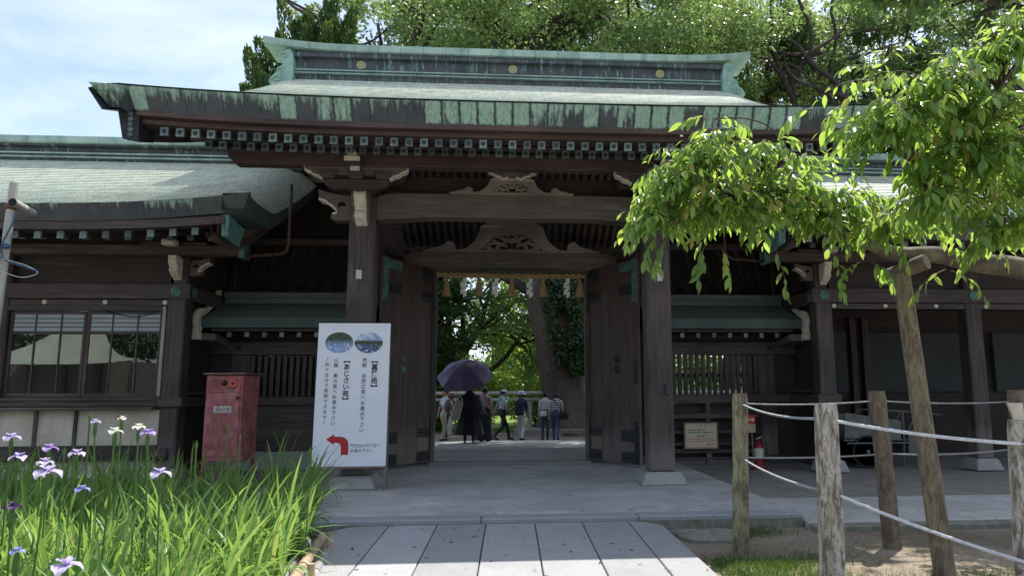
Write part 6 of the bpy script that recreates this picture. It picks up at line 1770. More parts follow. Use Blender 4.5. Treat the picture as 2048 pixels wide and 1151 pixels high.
while nclump < 1050:
    y = rg.uniform(2.3, 10.6) if rg.random() < 0.8 else rg.uniform(2.6, 7.0)
    xr = bed_right(y); xl_ = -0.82 * y - 0.5
    x = rg.uniform(xl_, xr)
    if x < -9: continue
    nclump += 1
    edge = max(0, 1 - (xr - x) / 0.6)
    lush = rg.uniform(0.8, 1.15) * (1 + 0.22 * edge * (5.2 < y < 7.2))
    for k in range(rg.integers(5, 9)):
        az = rg.uniform(0, 2 * pi)
        if edge > 0 and rg.random() < 0.5: az = rg.normal(-0.2, 0.6)
        tall = rg.random() < 0.5
        h = (rg.uniform(0.62, 0.98) if tall else rg.uniform(0.45, 0.8)) * lush * np.interp(y, [2, 5, 8, 10.6], [0.92, 1.0, 1.08, 1.22])
        blade((x + rg.normal(0, 0.035), y + rg.normal(0, 0.035), 0.01), az, h, abs(rg.normal(0.08, 0.08)) + 0.06 * edge, (rg.uniform(0.2, 1.0) if tall else rg.uniform(0.8, 2.6)), rg.uniform(0.018, 0.033), np.clip(rg.normal(0.5, 0.2) + (0.45 if rg.random() < 0.05 else 0), 0, 1))
me = np_mesh('iris_leaves', np.concatenate(V), np.concatenate(F), IRL, np.concatenate(T), True)
tag(link(bpy.data.objects.new('iris_leaves', me)), 'dense bed of bright green strap-shaped iris leaves in the left foreground', 'plants', kind='stuff')

# ---- flowers
def petal_mat(name, c_in, c_out, vein):
    m, n, bs, o = nmat(name)
    at = n.nodes.new('ShaderNodeAttribute'); at.attribute_name = 'tint'
    z = noise(n, 60, 4, 0.6)
    c = ramp(n, at.outputs['Fac'], [(0.0, (0.55, 0.42, 0.05)), (0.12, c_in), (1.0, c_out)])
    c = mixc(n, c, vein, ramp(n, z, [(0.45, 0.0), (0.7, 0.4)]))
    n.links.new(c, bs.inputs['Base Color']); bs.inputs['Roughness'].default_value = 0.6
    t = n.nodes.new('ShaderNodeBsdfTranslucent'); n.links.new(c, t.inputs[0])
    mx = n.nodes.new('ShaderNodeMixShader'); mx.inputs[0].default_value = 0.4
    n.links.new(bs.outputs[0], mx.inputs[1]); n.links.new(t.outputs[0], mx.inputs[2]); n.links.new(mx.outputs[0], o.inputs[0])
    return m
PETAL = {'lilac': petal_mat('lilac_petal', (0.46, 0.36, 0.66), (0.76, 0.71, 0.86), (0.42, 0.30, 0.64)),
         'purple': petal_mat('purple_petal', (0.34, 0.18, 0.58), (0.58, 0.47, 0.80), (0.26, 0.12, 0.50)),
         'white': petal_mat('white_petal', (0.80, 0.78, 0.60), (0.84, 0.84, 0.80), (0.70, 0.72, 0.62)),
         'blue': petal_mat('blue_petal', (0.22, 0.20, 0.55), (0.42, 0.46, 0.78), (0.15, 0.12, 0.45)),
         'dark': petal_mat('dark_violet_petal', (0.04, 0.02, 0.09), (0.07, 0.03, 0.14), (0.02, 0.01, 0.05))}
STEM = leafmat('iris_stem', [(0.0, (0.07, 0.15, 0.03)), (1.0, (0.12, 0.22, 0.05))], 0.5, 0.25)
def petal(c, az, Lp, wd, up0, droop, n=7, m=6, rot=0.0):
    """broad ruffled petal: rises, then falls"""
    rows = []; tint = []
    for i in range(n + 1):
        t = i / n
        ang = up0 - droop * t ** 1.1
        rows.append((t, ang))
    x = z = 0; v = []; tn_ = []
    for i, (t, ang) in enumerate(rows):
        if i: x += cos(ang) * Lp / n; z += sin(ang) * Lp / n
        w_ = wd * (sin(pi * min(1, t * 0.86 + 0.10)) ** 0.75) * (0.45 + 0.55 * min(1, t * 2.2))
        for j in range(m + 1):
            q = -1 + 2 * j / m
            ruff = 0.09 * wd * sin(q * 7 + i * 1.3) * t
            px_, py_, pz_ = x, q * w_ * 0.5, z + 0.12 * wd * q * q + ruff
            v.append((c[0] + px_ * cos(az) - py_ * sin(az), c[1] + px_ * sin(az) + py_ * cos(az), c[2] + pz_)); tn_.append(t)
    f = [(i * (m + 1) + j, i * (m + 1) + j + 1, (i + 1) * (m + 1) + j + 1, (i + 1) * (m + 1) + j) for i in range(n) for j in range(m)]
    return np.array(v), np.array(f), np.array(tn_)
def iris(x, y, z, kind, size, label, az0, lean=(0, 0)):
    o = empty('iris_flower', (x - lean[0], y - lean[1], 0.01), label, 'flower', 'iris flowers in the bed')
    pts = [(x - lean[0] * (1 - t), y - lean[1] * (1 - t), 0.01 + (z - 0.03) * t) for t in np.linspace(0, 1, 7)]
    mb = MB().tube(pts, 0.005, 6)
    mb.lathe([(0.006, -0.10), (0.013, -0.07), (0.013, -0.035), (0.007, -0.005)], (x, y, z), 8)
    me_ = mb.mesh('stem', STEM, smooth=True); link(bpy.data.objects.new('stem', me_), o)
    for k in range(3):
        a = az0 + k * 2 * pi / 3
        v, f, tn_ = petal((x, y, z), a, size * 0.62, size * 0.62, 0.55, 1.75)
        link(bpy.data.objects.new('fall_petal', np_mesh('fall_petal', v, f, PETAL[kind], tn_, True)), o)
        v, f, tn_ = petal((x, y, z), a + pi / 3, size * 0.40, size * 0.24, 1.2, 0.9)
        link(bpy.data.objects.new('upright_petal', np_mesh('upright_petal', v, f, PETAL[kind], 0.3 + tn_ * 0.4, True)), o)
        v, f, tn_ = petal((x, y, z + 0.008), a, size * 0.30, size * 0.13, 1.0, 0.8, 5, 3)
        link(bpy.data.objects.new('style_arm', np_mesh('style_arm', v, f, PETAL['purple' if kind in ('lilac', 'purple') else kind], 0.12 + tn_ * 0.1, True)), o)
    return o
FL = [(-3.20, 5.0, 1.25, 'lilac', 0.105, 'pale lilac iris at the far left edge, above the others there', 0.4),
      (-2.13, 3.6, 1.16, 'lilac', 0.118, 'large pale purple iris in front at left, wide open', 0.2),
      (-2.92, 4.9, 1.10, 'lilac', 0.099, 'lilac iris just behind the large pale one at left', 1.0),
      (-3.02, 4.8, 1.14, 'lilac', 0.105, 'lilac iris near the left edge below the topmost one', 1.6),
      (-2.96, 5.0, 1.18, 'purple', 0.099, 'purple iris in front of the low beam, left of centre of the bed', 0.7),
      (-2.79, 5.0, 1.145, 'lilac', 0.099, 'flat pale lilac iris between two purple ones', 2.0),
      (-2.80, 5.2, 1.34, 'lilac', 0.062, 'small half-open lilac iris beside the tallest bud', 0.1),
      (-2.36, 4.6, 1.30, 'white', 0.087, 'white iris with hanging petals in front of the plaster wall', 0.5),
      (-2.63, 5.2, 1.36, 'white', 0.056, 'small cream iris above the white one, highest in the bed', 1.3),
      (-2.42, 5.0, 1.31, 'white', 0.081, 'flat white iris beside the violet one near the corner post', 0.9),
      (-2.17, 4.6, 1.29, 'purple', 0.087, 'violet iris nearest the corner post of the hall', 1.9),
      (-2.41, 4.4, 0.99, 'blue', 0.081, 'drooping blue iris deep among the leaves', 0.3),
      (-1.81, 4.0, 1.11, 'lilac', 0.105, 'large lilac iris with purple middle in front of the corner post', 0.25),
      (-1.62, 2.9, 0.89, 'lilac', 0.112, 'big lilac iris at the bottom edge of the picture', 0.6),
      (-2.27, 3.6, 1.01, 'dark', 0.074, 'dark violet wilted iris at the left edge', 1.1),
      (-1.98, 3.2, 0.89, 'blue', 0.056, 'small blue iris low at the left among blades', 0.2)]
for f_ in FL: iris(*f_, lean=(random.uniform(-.05, .05), random.uniform(-.05, .05)))
# tall buds
for i, (x, y, z) in enumerate(((-2.84, 5.2, 1.40), (-3.1, 5.4, 1.16), (-1.0 * 2.05, 5.0, 1.22), (-2.2, 6.2, 1.2), (-1.75, 6.6, 1.05), (-2.6, 7.0, 1.25), (-1.95, 7.4, 1.02), (-3.4, 7.2, 1.2), (-3.6, 6.4, 1.1))):
    o = empty('iris_bud', (x, y, 0.01), ['tallest iris bud beside the small lilac flower', 'thin iris bud at the left in front of the low beam', 'green iris bud near the violet iris', 'iris bud left of the red cabinet', 'iris bud standing before the white sign', 'iris bud in front of the red cabinet', 'iris bud at the right end of the bed', 'iris bud in front of the cream plaster wall', 'iris bud low in front of the plaster at left'][i], 'bud', 'iris buds in the bed')
    MB().tube([(x, y, 0.01), (x + 0.01, y, z * 0.6), (x, y, z - 0.06), (x, y, z - 0.03), (x, y, z)], [0.007, 0.006, 0.006, 0.011, 0.002], 7).build('stem', STEM, o, smooth=True)

# ---- bamboo edging poles along the bed
BAM = simple('old_bamboo', (0.50, 0.38, 0.26), (0.33, 0.24, 0.16), 0.5, 7, (1, 1, 1), 0.1, blot=0.3, blotc=(0.2, 0.14, 0.1), blots=5)
BAMG = simple('grey_bamboo', (0.42, 0.42, 0.40), (0.25, 0.25, 0.24), 0.55, 7, blot=0.3, blotc=(0.15, 0.14, 0.12), blots=5)
for i, (a, b_, r, mt, lab) in enumerate((((-1.56, 5.2, 0.10), (-1.86, 7.65, 0.12), 0.045, BAM, 'tan bamboo pole edging the iris bed, uppermost'), ((-1.46, 5.2, 0.05), (-1.76, 7.6, 0.055), 0.045, BAMG, 'grey bamboo pole lying on the path side of the iris bed edge'), ((-1.70, 5.3, 0.07), (-1.96, 7.5, 0.09), 0.04, BAMG, 'grey bamboo pole on the plant side of the edging'))):
    o = empty('bamboo_pole', a, lab, 'bamboo pole', 'bamboo edging of the bed')
    pts = []; rad = []
    for t in np.linspace(0, 1, 41):
        pts.append(Vector(a).lerp(Vector(b_), t)); k = (t * 8) % 1
        rad.append(r * (1.10 if k < 0.06 or k > 0.96 else 1.0))
    MB().tube(pts, rad, 12).build('culm', mt, o, smooth=True)
for i, (x, y) in enumerate(((-1.50, 5.9), (-1.68, 7.2))):
    o = MB().tube([(x, y, -0.05), (x - 0.01, y, 0.24)], 0.028, 10).build('bamboo_stake', BAM, smooth=True)
    tag(o, ['short bamboo stake holding the edging near the bottom edge', 'short bamboo stake by the far end of the edging'][i], 'stake', 'stakes of the edging')

# ---- short grass tufts inside the rope fence
GR = leafmat('short_grass', [(0.0, (0.03, 0.07, 0.018)), (0.6, (0.06, 0.13, 0.025)), (1.0, (0.20, 0.22, 0.06))], 0.6, 0.3, (0.25, 0.4, 0.06), 0.2)
n = 9000
cl = np.array([(1.95, 6.6), (2.4, 6.5), (2.0, 6.2), (2.5, 6.1), (2.9, 6.75), (2.35, 7.9), (2.7, 8.05), (1.9, 5.9), (2.6, 5.8), (3.4, 5.9), (4.0, 6.0), (3.0, 5.7)])
wt = np.array([3, 4, 4, 3, 1, 2, 2, 3, 2, .6, .6, 1.0]); wt = wt / wt.sum()
k = rg.choice(len(cl), n, p=wt)
cen = np.zeros((n, 3)); cen[:, :2] = cl[k] + rg.normal(0, 0.16, (n, 2)) * np.array([1.25, 0.9])
ok = (cen[:, 0] > 1.76) & (cen[:, 1] < 8.3); cen = cen[ok]; n = len(cen); sz = rg.uniform(0.025, 0.07, n)
me = leaf_cloud('short_grass', cen, rg.normal(0, 0.5, (n, 3)) + [0, 0, 1], rg.normal(size=(n, 3)), sz, np.full(n, 0.006), np.clip(rg.normal(0.4, 0.2, n), 0, 1), GR)
tag(link(bpy.data.objects.new('short_grass', me)), 'patchy short grass on bare earth inside the rope fence', 'grass', kind='stuff')
for i, (x, y, r) in enumerate(((-40, -44, 9), (-24, -46, 10), (-8, -44, 9), (8, -46, 10), (24, -44, 9))):
    broad_tree('added_grove_tree', (x, y, 0), 16, (x, y, 9), (r, 5, 7.5), 200 + i, ['leftmost', 'second from left', 'middle', 'second from right', 'rightmost'][i] + ' tree of an unseen grove added behind the viewer to darken window reflections', 6, 60, 90, lsize=0.75, mat=DARKL, r_trunk=0.4, clus_r=2.6, low=-0.9, group='grove behind the viewer')  # unseen trees added so the window panes reflect something dark

broad_tree('added_shade_tree', (16.5, 9.8, 0), 11, (9.4, 13.2, 10.8), (4.4, 1.5, 0.8), 311, 'unseen tree added beyond the right edge to shade the terrace', 7, 80, 420, lsize=0.2, mat=CAMPH, r_trunk=0.3, trunk_top=(14.5, 10.8, 9.9), clus_r=0.95, low=-1)  # added out of view; its crown is placed to cast shade on the terrace

# a scatter of dry leaves and twigs on paving and earth
rg = np.random.default_rng(808)
n = 170
cen = np.stack([rg.uniform(-1.8, 5.5, n), rg.uniform(5.6, 8.2, n), np.zeros(n)], 1)
cen[:60] = np.stack([rg.uniform(-3, 3.2, 60), rg.uniform(8.5, 14, 60), np.zeros(60)], 1)
onramp = (np.abs(cen[:, 0]) < 1.9) & (cen[:, 1] < 8.3)
cen[:, 2] = np.where(cen[:, 1] > 8.35, 0.158, np.where(onramp, 0.012 + (cen[:, 1] - 4.4) * 0.0225 + 0.006, 0.012))
sz = rg.uniform(0.025, 0.075, n)
me = leaf_cloud('fallen_leaves', cen, np.stack([rg.normal(size=n), rg.normal(size=n), rg.normal(0, 0.08, n)], 1), np.stack([rg.normal(0, .2, n), rg.normal(0, .2, n), np.ones(n)], 1), sz, sz * 0.4, rg.uniform(0, 1, n), leafmat('dry_leaf', [(0.0, (0.10, 0.06, 0.035)), (0.6, (0.22, 0.14, 0.07)), (1.0, (0.20, 0.22, 0.07))], 0.7, 0.1, (0.3, 0.2, 0.08), 0.2))
tag(link(bpy.data.objects.new('fallen_leaves', me)), 'few dry brown leaves scattered over the paving and bare earth', 'leaves', kind='stuff')
# ================================================================== visitors
SKIN = simple('skin', (0.42, 0.26, 0.19), (0.36, 0.21, 0.15), 0.55, 8)
HAIR = simple('black_hair', (0.018, 0.014, 0.013), (0.010, 0.008, 0.008), 0.45, 30, (1, 1, 0.3), 0.3)
def cloth(name, c): return simple(name, c, tuple(v * 0.8 for v in c), 0.85, 14, (1, 1, 1), 0.25)
CL = dict(black=cloth('black_cloth', (0.020, 0.019, 0.022)), grey=cloth('dark_grey_cloth', (0.10, 0.095, 0.10)), beige=cloth('beige_cloth', (0.42, 0.37, 0.30)), white=cloth('white_cloth', (0.66, 0.66, 0.66)),
          aqua=cloth('pale_aqua_cloth', (0.33, 0.48, 0.52)), navy=cloth('navy_cloth', (0.045, 0.075, 0.14)), denim=cloth('denim', (0.065, 0.095, 0.165)), pink=cloth('pale_pink_cloth', (0.50, 0.36, 0.38)),
          maroon=cloth('maroon_cloth', (0.14, 0.055, 0.07)), cream=cloth('cream_canvas', (0.55, 0.52, 0.43)), hat=cloth('white_hat_cloth', (0.72, 0.72, 0.74)), pants=cloth('black_trousers', (0.020, 0.020, 0.024)), shoe=cloth('dark_shoe', (0.02, 0.02, 0.022)), wshoe=cloth('grey_shoe', (0.25, 0.25, 0.26)))
def stripes():
    m, n, b, o = nmat('striped_cloth')
    tc = n.nodes.new('ShaderNodeTexCoord'); g = n.nodes.new('ShaderNodeSeparateXYZ'); n.links.new(tc.outputs['Object'], g.inputs[0])
    a = n.nodes.new('ShaderNodeMath'); a.operation = 'MULTIPLY'; a.inputs[1].default_value = 17.0; n.links.new(g.outputs[2], a.inputs[0])
    f = n.nodes.new('ShaderNodeMath'); f.operation = 'FRACT'; n.links.new(a.outputs[0], f.inputs[0])
    n.links.new(ramp(n, f.outputs[0], [(0.48, (0.68, 0.68, 0.68)), (0.52, (0.02, 0.022, 0.03))]), b.inputs['Base Color']); b.inputs['Roughness'].default_value = 0.85
    return m
CL['stripe'] = stripes()

def person(label, loc, head, H, top, bottom, shoe, pose='stand', sleeves='short', wide=1.0, hair=True, hair_len=0.0, lean=0.0, look=0.0):
    """one continuous figure: tapered limbs are laid over one another and remeshed into a single skin. Faces +Y before turning by head."""
    k = H / 1.70
    o = empty('person', loc, label, 'person')
    seg = []          # (a, b, ra, rb, flat, material)
    def S(a, b, ra, rb, m, flat=1.0): seg.append((np.array(a, float), np.array(b, float), ra, rb, flat, m))
    T, B, K, SH = 0, 1, 2, 3
    w_ = wide
    ly = lambda z: lean * max(0, z - 0.92)          # bending forwards from the hips
    def L(x, y, z): return (x, y + ly(z), z - 0.35 * lean * max(0, z - 0.92) * 0.5)
    S(L(0, 0, 0.92), L(0, 0, 1.06), 0.165 * w_, 0.150 * w_, B, 0.68)
    S(L(0, 0, 1.02), L(0, 0.01, 1.22), 0.150 * w_, 0.165 * w_, T, 0.66)
    S(L(0, 0.01, 1.20), L(0, -0.01, 1.38), 0.168 * w_, 0.145 * w_, T, 0.66)
    S(L(-0.13 * w_, -0.01, 1.385), L(0.13 * w_, -0.01, 1.385), 0.062, 0.062, T)
    S(L(0, -0.01, 1.38), L(0, 0.015, 1.50), 0.060, 0.052, K)
    hc = L(0, 0.035, 1.595)
    S((hc[0], hc[1] - 0.012, hc[2] + 0.02), (hc[0], hc[1] + 0.0, hc[2] + 0.035), 0.092, 0.088, K, 1.12)
    S((hc[0], hc[1] + 0.02, hc[2] - 0.03), (hc[0], hc[1] + 0.038, hc[2] - 0.075), 0.070, 0.046, K)
    S((hc[0], hc[1] + 0.088, hc[2] + 0.012), (hc[0], hc[1] + 0.112, hc[2] - 0.025), 0.010, 0.017, K)
    for s in (-1, 1):
        S((hc[0] + s * 0.088, hc[1] - 0.005, hc[2] + 0.02), (hc[0] + s * 0.094, hc[1] - 0.012, hc[2] - 0.025), 0.016, 0.012, K)
    # legs
    P = dict(stand=[((-1), (0.02, 0.02), (-0.02, -0.03)), (1, (0.02, 0.02), (-0.02, -0.02))],
             walk=[(-1, (0.20, 0.50), (0.30, 0.10)), (1, (-0.02, 0.47), (-0.34, 0.17))],
             stroll=[(-1, (0.12, 0.49), (0.17, 0.085)), (1, (0.0, 0.48), (-0.18, 0.11))], lean=[(-1, (0.10, 0.49), (0.08, 0.085)), (1, (0.05, 0.49), (-0.10, 0.09))])
    for s, kn, an in P[pose]:
        if pose == 'stand': kn = (0.015, 0.49); an = (-0.02 if s < 0 else 0.03, 0.085)
        hip = (s * 0.085 * w_, 0, 0.90); knee = (s * 0.095 * w_, kn[0], kn[1]); ank = (s * 0.095 * w_, an[0], an[1])
        S(hip, knee, 0.092 * w_, 0.064, B); S(knee, ank, 0.062, 0.045, B)
        S((ank[0], ank[1] - 0.03, ank[2] - 0.045), (ank[0] + s * 0.015, ank[1] + 0.15, max(0.03, ank[2] - 0.055 - (0.08 if ank[2] > 0.14 else 0))), 0.042, 0.036, SH)
    # arms
    sw = dict(stand=(0.02, -0.01), walk=(-0.16, 0.14), stroll=(-0.10, 0.10), lean=(0.15, 0.10))[pose]
    for s, a in ((-1, sw[0]), (1, sw[1])):
        sh = L(s * 0.175 * w_, -0.01, 1.37); el = (s * (0.205 * w_ + 0.02), sh[1] + a * 0.7 - 0.02, sh[2] - 0.28); wr = (s * (0.20 * w_ + 0.02), el[1] + a * 0.8 + 0.05, el[2] - 0.235)
        S(sh, (np.array(sh) * 0.45 + np.array(el) * 0.55), 0.058, 0.052, T)
        S((np.array(sh) * 0.5 + np.array(el) * 0.5), el, 0.045, 0.038, K if sleeves == 'short' else T); S(el, wr, 0.038, 0.026, K if sleeves != 'long' else T)
        wr = np.array(wr); dn = np.array([0, 0.12, -1.0]); dn /= np.linalg.norm(dn)
        S(wr, wr + dn * 0.085, 0.026, 0.034, K, 0.6)
        for q in range(4):
            f0 = wr + dn * 0.08 + np.array([0, (q - 1.5) * 0.017, 0]); ln = (0.055, 0.066, 0.062, 0.05)[q]
            f1 = f0 + dn * ln * 0.55; f2 = f1 + (dn + np.array([-s * 0.5, 0, 0])) * ln * 0.45
            S(f0, f1, 0.0095, 0.009, K); S(f1, f2, 0.009, 0.0075, K)
        t0 = wr + dn * 0.02 + np.array([-s * 0.006, 0.026, 0]); t1 = t0 + np.array([-s * 0.012, 0.03, -0.03]); S(t0, t1, 0.012, 0.010, K); S(t1, t1 + np.array([-s * 0.006, 0.005, -0.03]), 0.010, 0.008, K)
    mb = MB()
    for a, b, ra, rb, fl, m in seg:
        d = b - a; ln = max(1e-6, np.linalg.norm(d)); d = d / ln
        n = 10; pts = []; rad = []
        for q in range(-4, 1): an_ = q / 4 * pi / 2; pts.append(a + d * ra * sin(an_)); rad.append(max(0.001, ra * cos(an_)))
        for q in range(0, 5): an_ = q / 4 * pi / 2; pts.append(b + d * rb * sin(an_)); rad.append(max(0.001, rb * cos(an_)))
        sub = MB().tube(pts, rad, n)
        c = (a + b) / 2
        vv = np.array(sub.v)
        if fl != 1.0: vv[:, 1] = c[1] + (vv[:, 1] - np.interp(np.clip(((vv - a) @ d) / ln, 0, 1), [0, 1], [a[1], b[1]])) * fl + np.interp(np.clip(((vv - a) @ d) / ln, 0, 1), [0, 1], [a[1], b[1]]) - c[1]
        mb.add(vv, sub.f)
    me = mb.mesh('tmp', None)
    tmp = bpy.data.objects.new('tmp', me); COL.objects.link(tmp)
    md = tmp.modifiers.new('r', 'REMESH'); md.mode = 'VOXEL'; md.voxel_size = 0.0105; md.use_smooth_shade = True
    sm = tmp.modifiers.new('s', 'SMOOTH'); sm.factor = 0.5; sm.iterations = 3
    tmp.update_tag()
    vl = bpy.context.view_layer; vl.update()
    dg = bpy.context.evaluated_depsgraph_get()
    me2 = bpy.data.meshes.new_from_object(tmp.evaluated_get(dg)); bpy.data.objects.remove(tmp)
    for m_ in (top, bottom, SKIN, shoe): me2.materials.append(m_)
    nv = len(me2.vertices); co = np.empty(nv * 3); me2.vertices.foreach_get('co', co); co = co.reshape(-1, 3)
    npoly = len(me2.polygons); pc = np.empty(npoly * 3); me2.polygons.foreach_get('center', pc); pc = pc.reshape(-1, 3)
    best = np.full(npoly, 1e9); mi = np.zeros(npoly, dtype=np.int32)
    for a, b, ra, rb, fl, m in seg:
        d = b - a; t = np.clip(((pc - a) @ d) / max(1e-9, d @ d), 0, 1)
        off = pc - (a + t[:, None] * d)
        off[:, 1] /= fl
        ds = np.linalg.norm(off, axis=1) - (ra + (rb - ra) * t)
        w2 = ds < best; best[w2] = ds[w2]; mi[w2] = m
    me2.polygons.foreach_set('material_index', mi); me2.polygons.foreach_set('use_smooth', np.ones(npoly, dtype=bool))
    Mx = Matrix.Translation(loc) @ Matrix.Rotation(head, 4, 'Z') @ Matrix.Scale(k, 4)
    me2.transform(Mx); me2.name = 'body'
    link(bpy.data.objects.new('body', me2), o)
    def put(name, mbx, mat, parent=o, smooth=True):
        ms = mbx.mesh(name, mat, smooth=smooth); ms.transform(Mx); return link(bpy.data.objects.new(name, ms), parent)
    # eyes and mouth
    for s in (-1, 1): put('eye', MB().lathe([(0.010, 0.0), (0.008, 0.004), (0.0, 0.006)], (hc[0] + s * 0.033, hc[1] + 0.080, hc[2] + 0.012), 8, 'Y'), HAIR)
    put('mouth', MB().box(hc[0] - 0.02, hc[1] + 0.079, hc[2] - 0.058, hc[0] + 0.02, hc[1] + 0.088, hc[2] - 0.051), CL['maroon'], smooth=False)
    if hair:
        rows = []
        for i in range(9):
            ph = pi / 2 - i / 8 * (pi * 0.62 + hair_len)
            row = []
            for j in range(21):
                th = 2 * pi * j / 20
                front = max(0, sin(th)) ** 2
                p_ = max(ph, ph * (1 - front) + front * 0.35) if ph < 0.35 else ph
                r = 0.113
                row.append((hc[0] + r * cos(p_) * cos(th), hc[1] - 0.016 + r * 1.13 * cos(p_) * sin(th), hc[2] + 0.030 + r * 1.02 * sin(p_)))
            rows.append(row)
        put('hair', MB().grid(rows), HAIR)
    return o, Mx, hc, put

# -- woman with the purple umbrella (her head is hidden by it), long black dress
o, Mx, hc, put = person('person seen from behind in loose black top and long black skirt under a purple umbrella', (-1.19, 21.3, 0.15), 0.05, 1.62, CL['black'], CL['black'], CL['wshoe'], 'stroll', 'short', 1.32, True, 0.3)
rows = []
for i in range(9):
    t = i / 8; r = 0.26 + 0.20 * t
    rows.append([((r + 0.012 * sin(9 * a_)) * cos(a_), (r * 0.80 + 0.012 * sin(9 * a_)) * sin(a_), 1.0 - 0.74 * t) for a_ in np.linspace(0, 2 * pi, 37)])
put('skirt', MB().grid(rows), CL['black'])
rows = []
for i in range(8):
    t = i / 7; r = 0.20 + 0.17 * t ** 1.2
    rows.append([((r * 1.5 + 0.008 * sin(7 * a_)) * cos(a_), (r * 0.80) * sin(a_), 1.44 - 0.60 * t) for a_ in np.linspace(0, 2 * pi, 33)])
put('loose_top', MB().grid(rows), CL['black'])
bag = empty('tote_bag', (-1.50, 21.0, 0.9), 'cream tote bag slung on the back of the person under the umbrella', 'bag')
MB().hexa([(-1.72, 20.94, 0.86), (-1.46, 20.92, 0.80), (-1.46, 21.00, 0.80), (-1.72, 21.02, 0.86), (-1.56, 20.90, 1.40), (-1.34, 20.88, 1.34), (-1.34, 20.95, 1.34), (-1.56, 20.97, 1.40)]).build('bag_body', CL['cream'], bag, bevel=0.03)
MB().tube([(-1.54, 20.93, 1.39), (-1.44, 20.98, 1.52), (-1.36, 20.95, 1.35)], 0.014, 6).build('strap', CL['cream'], bag)
# umbrella: eight gored panels, ribs, shaft, tipped towards us
um = empty('umbrella', (-1.30, 21.05, 1.2), 'dark purple umbrella held low over the person in black', 'umbrella')
UMB = simple('purple_nylon', (0.19, 0.145, 0.28), (0.16, 0.125, 0.24), 0.55, 4)
UM = Matrix.Translation((-1.31, 20.98, 2.08)) @ Matrix.Rotation(radians(34), 4, 'X') @ Matrix.Rotation(radians(-4), 4, 'Y')
R_u = 0.80
def upt(r, a): 
    dip = 0.05 * (r / R_u) ** 2 * (1 - abs(((a / (pi / 4)) % 1) * 2 - 1))
    rr_ = r * (1 - 0.075 * (r / R_u) ** 3 * (1 - abs(((a / (pi / 4)) % 1) * 2 - 1)))
    return UM @ Vector((rr_ * cos(a), rr_ * sin(a), 0.40 * (1 - (r / R_u) ** 1.9) - dip + 0.0))
for g in range(8):
    rows = [[upt(R_u * i / 8, pi / 4 * (g + j / 6)) for j in range(7)] for i in range(9)]
    MB().grid(rows).build('canopy_panel', UMB, um, smooth='all')
    MB().tube([upt(R_u * i / 6, pi / 4 * g) - (UM.to_3x3() @ Vector((0, 0, 0.008))) for i in range(7)], 0.005, 5).build('rib', STEEL, um)
MB().tube([UM @ Vector((0, 0, 0.50)), UM @ Vector((0, 0, 0.40)), UM @ Vector((0, 0, -0.45))], [0.006, 0.010, 0.008], 7).build('shaft', STEEL, um)
MB().tube([UM @ Vector((0, 0, -0.45)), UM @ Vector((0, 0, -0.55)), UM @ Vector((0.04, 0, -0.58))], 0.014, 7).build('handle', BLACK, um)
# -- companion in front of her, mostly hidden
o, Mx, hc, put = person('person in pale pink top and long black skirt half hidden behind the umbrella holder', (-0.78, 22.1, 0.15), -0.2, 1.58, CL['pink'], CL['black'], CL['shoe'], 'stand', 'short', 1.0, True, 0.4)
rows = []
for i in range(9):
    t = i / 8; r = 0.17 + 0.17 * t
    rows.append([((r + 0.012 * sin(8 * a_)) * cos(a_), (r * 0.85 + 0.012 * sin(8 * a_)) * sin(a_), 1.02 - 0.97 * t) for a_ in np.linspace(0, 2 * pi, 37)])
put('skirt', MB().grid(rows), CL['black'])
# -- stooping man in a maroon hat at the left
def brim_hat(put, hc, mat, brim, crown=0.10, tilt=0.0):
    put('hat', MB().lathe([(brim, -0.012), (brim * 0.98, -0.004), (0.112, 0.012), (0.108, crown * 0.8), (0.085, crown), (0.0, crown + 0.008)], (hc[0], hc[1] - 0.005, hc[2] + 0.055), 20), mat)
o, Mx, hc, put = person('stooping person with maroon hat, grey top and beige trousers at left of the doorway', (-2.28, 25.1, 0.0), -1.1, 1.58, CL['grey'], CL['beige'], CL['shoe'], 'lean', 'long', 1.02, True, 0.0, lean=0.42)
brim_hat(put, hc, CL['maroon'], 0.17)
o, Mx, hc, put = person('person in white T-shirt and black trousers behind the stooping one', (-2.33, 26.6, 0.0), 2.6, 1.70, CL['white'], CL['pants'], CL['shoe'], 'stroll', 'short', 0.98)
# -- man in white cap, walking right
o, Mx, hc, put = person('person in white flat cap, pale aqua shirt and black trousers walking right', (-0.28, 25.0, 0.0), -1.15, 1.68, CL['aqua'], CL['pants'], CL['shoe'], 'walk', 'short', 1.05)
put('flat_cap', MB().lathe([(0.118, 0.0), (0.125, 0.03), (0.10, 0.065), (0.0, 0.075)], (hc[0], hc[1] + 0.005, hc[2] + 0.055), 18), CL['hat'])
put('cap_peak', MB().hexa([(hc[0] - 0.07, hc[1] + 0.09, hc[2] + 0.05), (hc[0] + 0.07, hc[1] + 0.09, hc[2] + 0.05), (hc[0] + 0.05, hc[1] + 0.17, hc[2] + 0.04), (hc[0] - 0.05, hc[1] + 0.17, hc[2] + 0.04), (hc[0] - 0.07, hc[1] + 0.09, hc[2] + 0.062), (hc[0] + 0.07, hc[1] + 0.09, hc[2] + 0.062), (hc[0] + 0.05, hc[1] + 0.17, hc[2] + 0.05), (hc[0] - 0.05, hc[1] + 0.17, hc[2] + 0.05)]), CL['hat'], smooth=False)
put('shoulder_strap', MB().tube(spline([(-0.14, -0.11, 1.20), (-0.06, -0.125, 1.30), (0.08, -0.10, 1.42), (0.10, 0.0, 1.45), (0.06, 0.10, 1.38), (-0.08, 0.12, 1.18)], 4), 0.010, 5), BLACK)
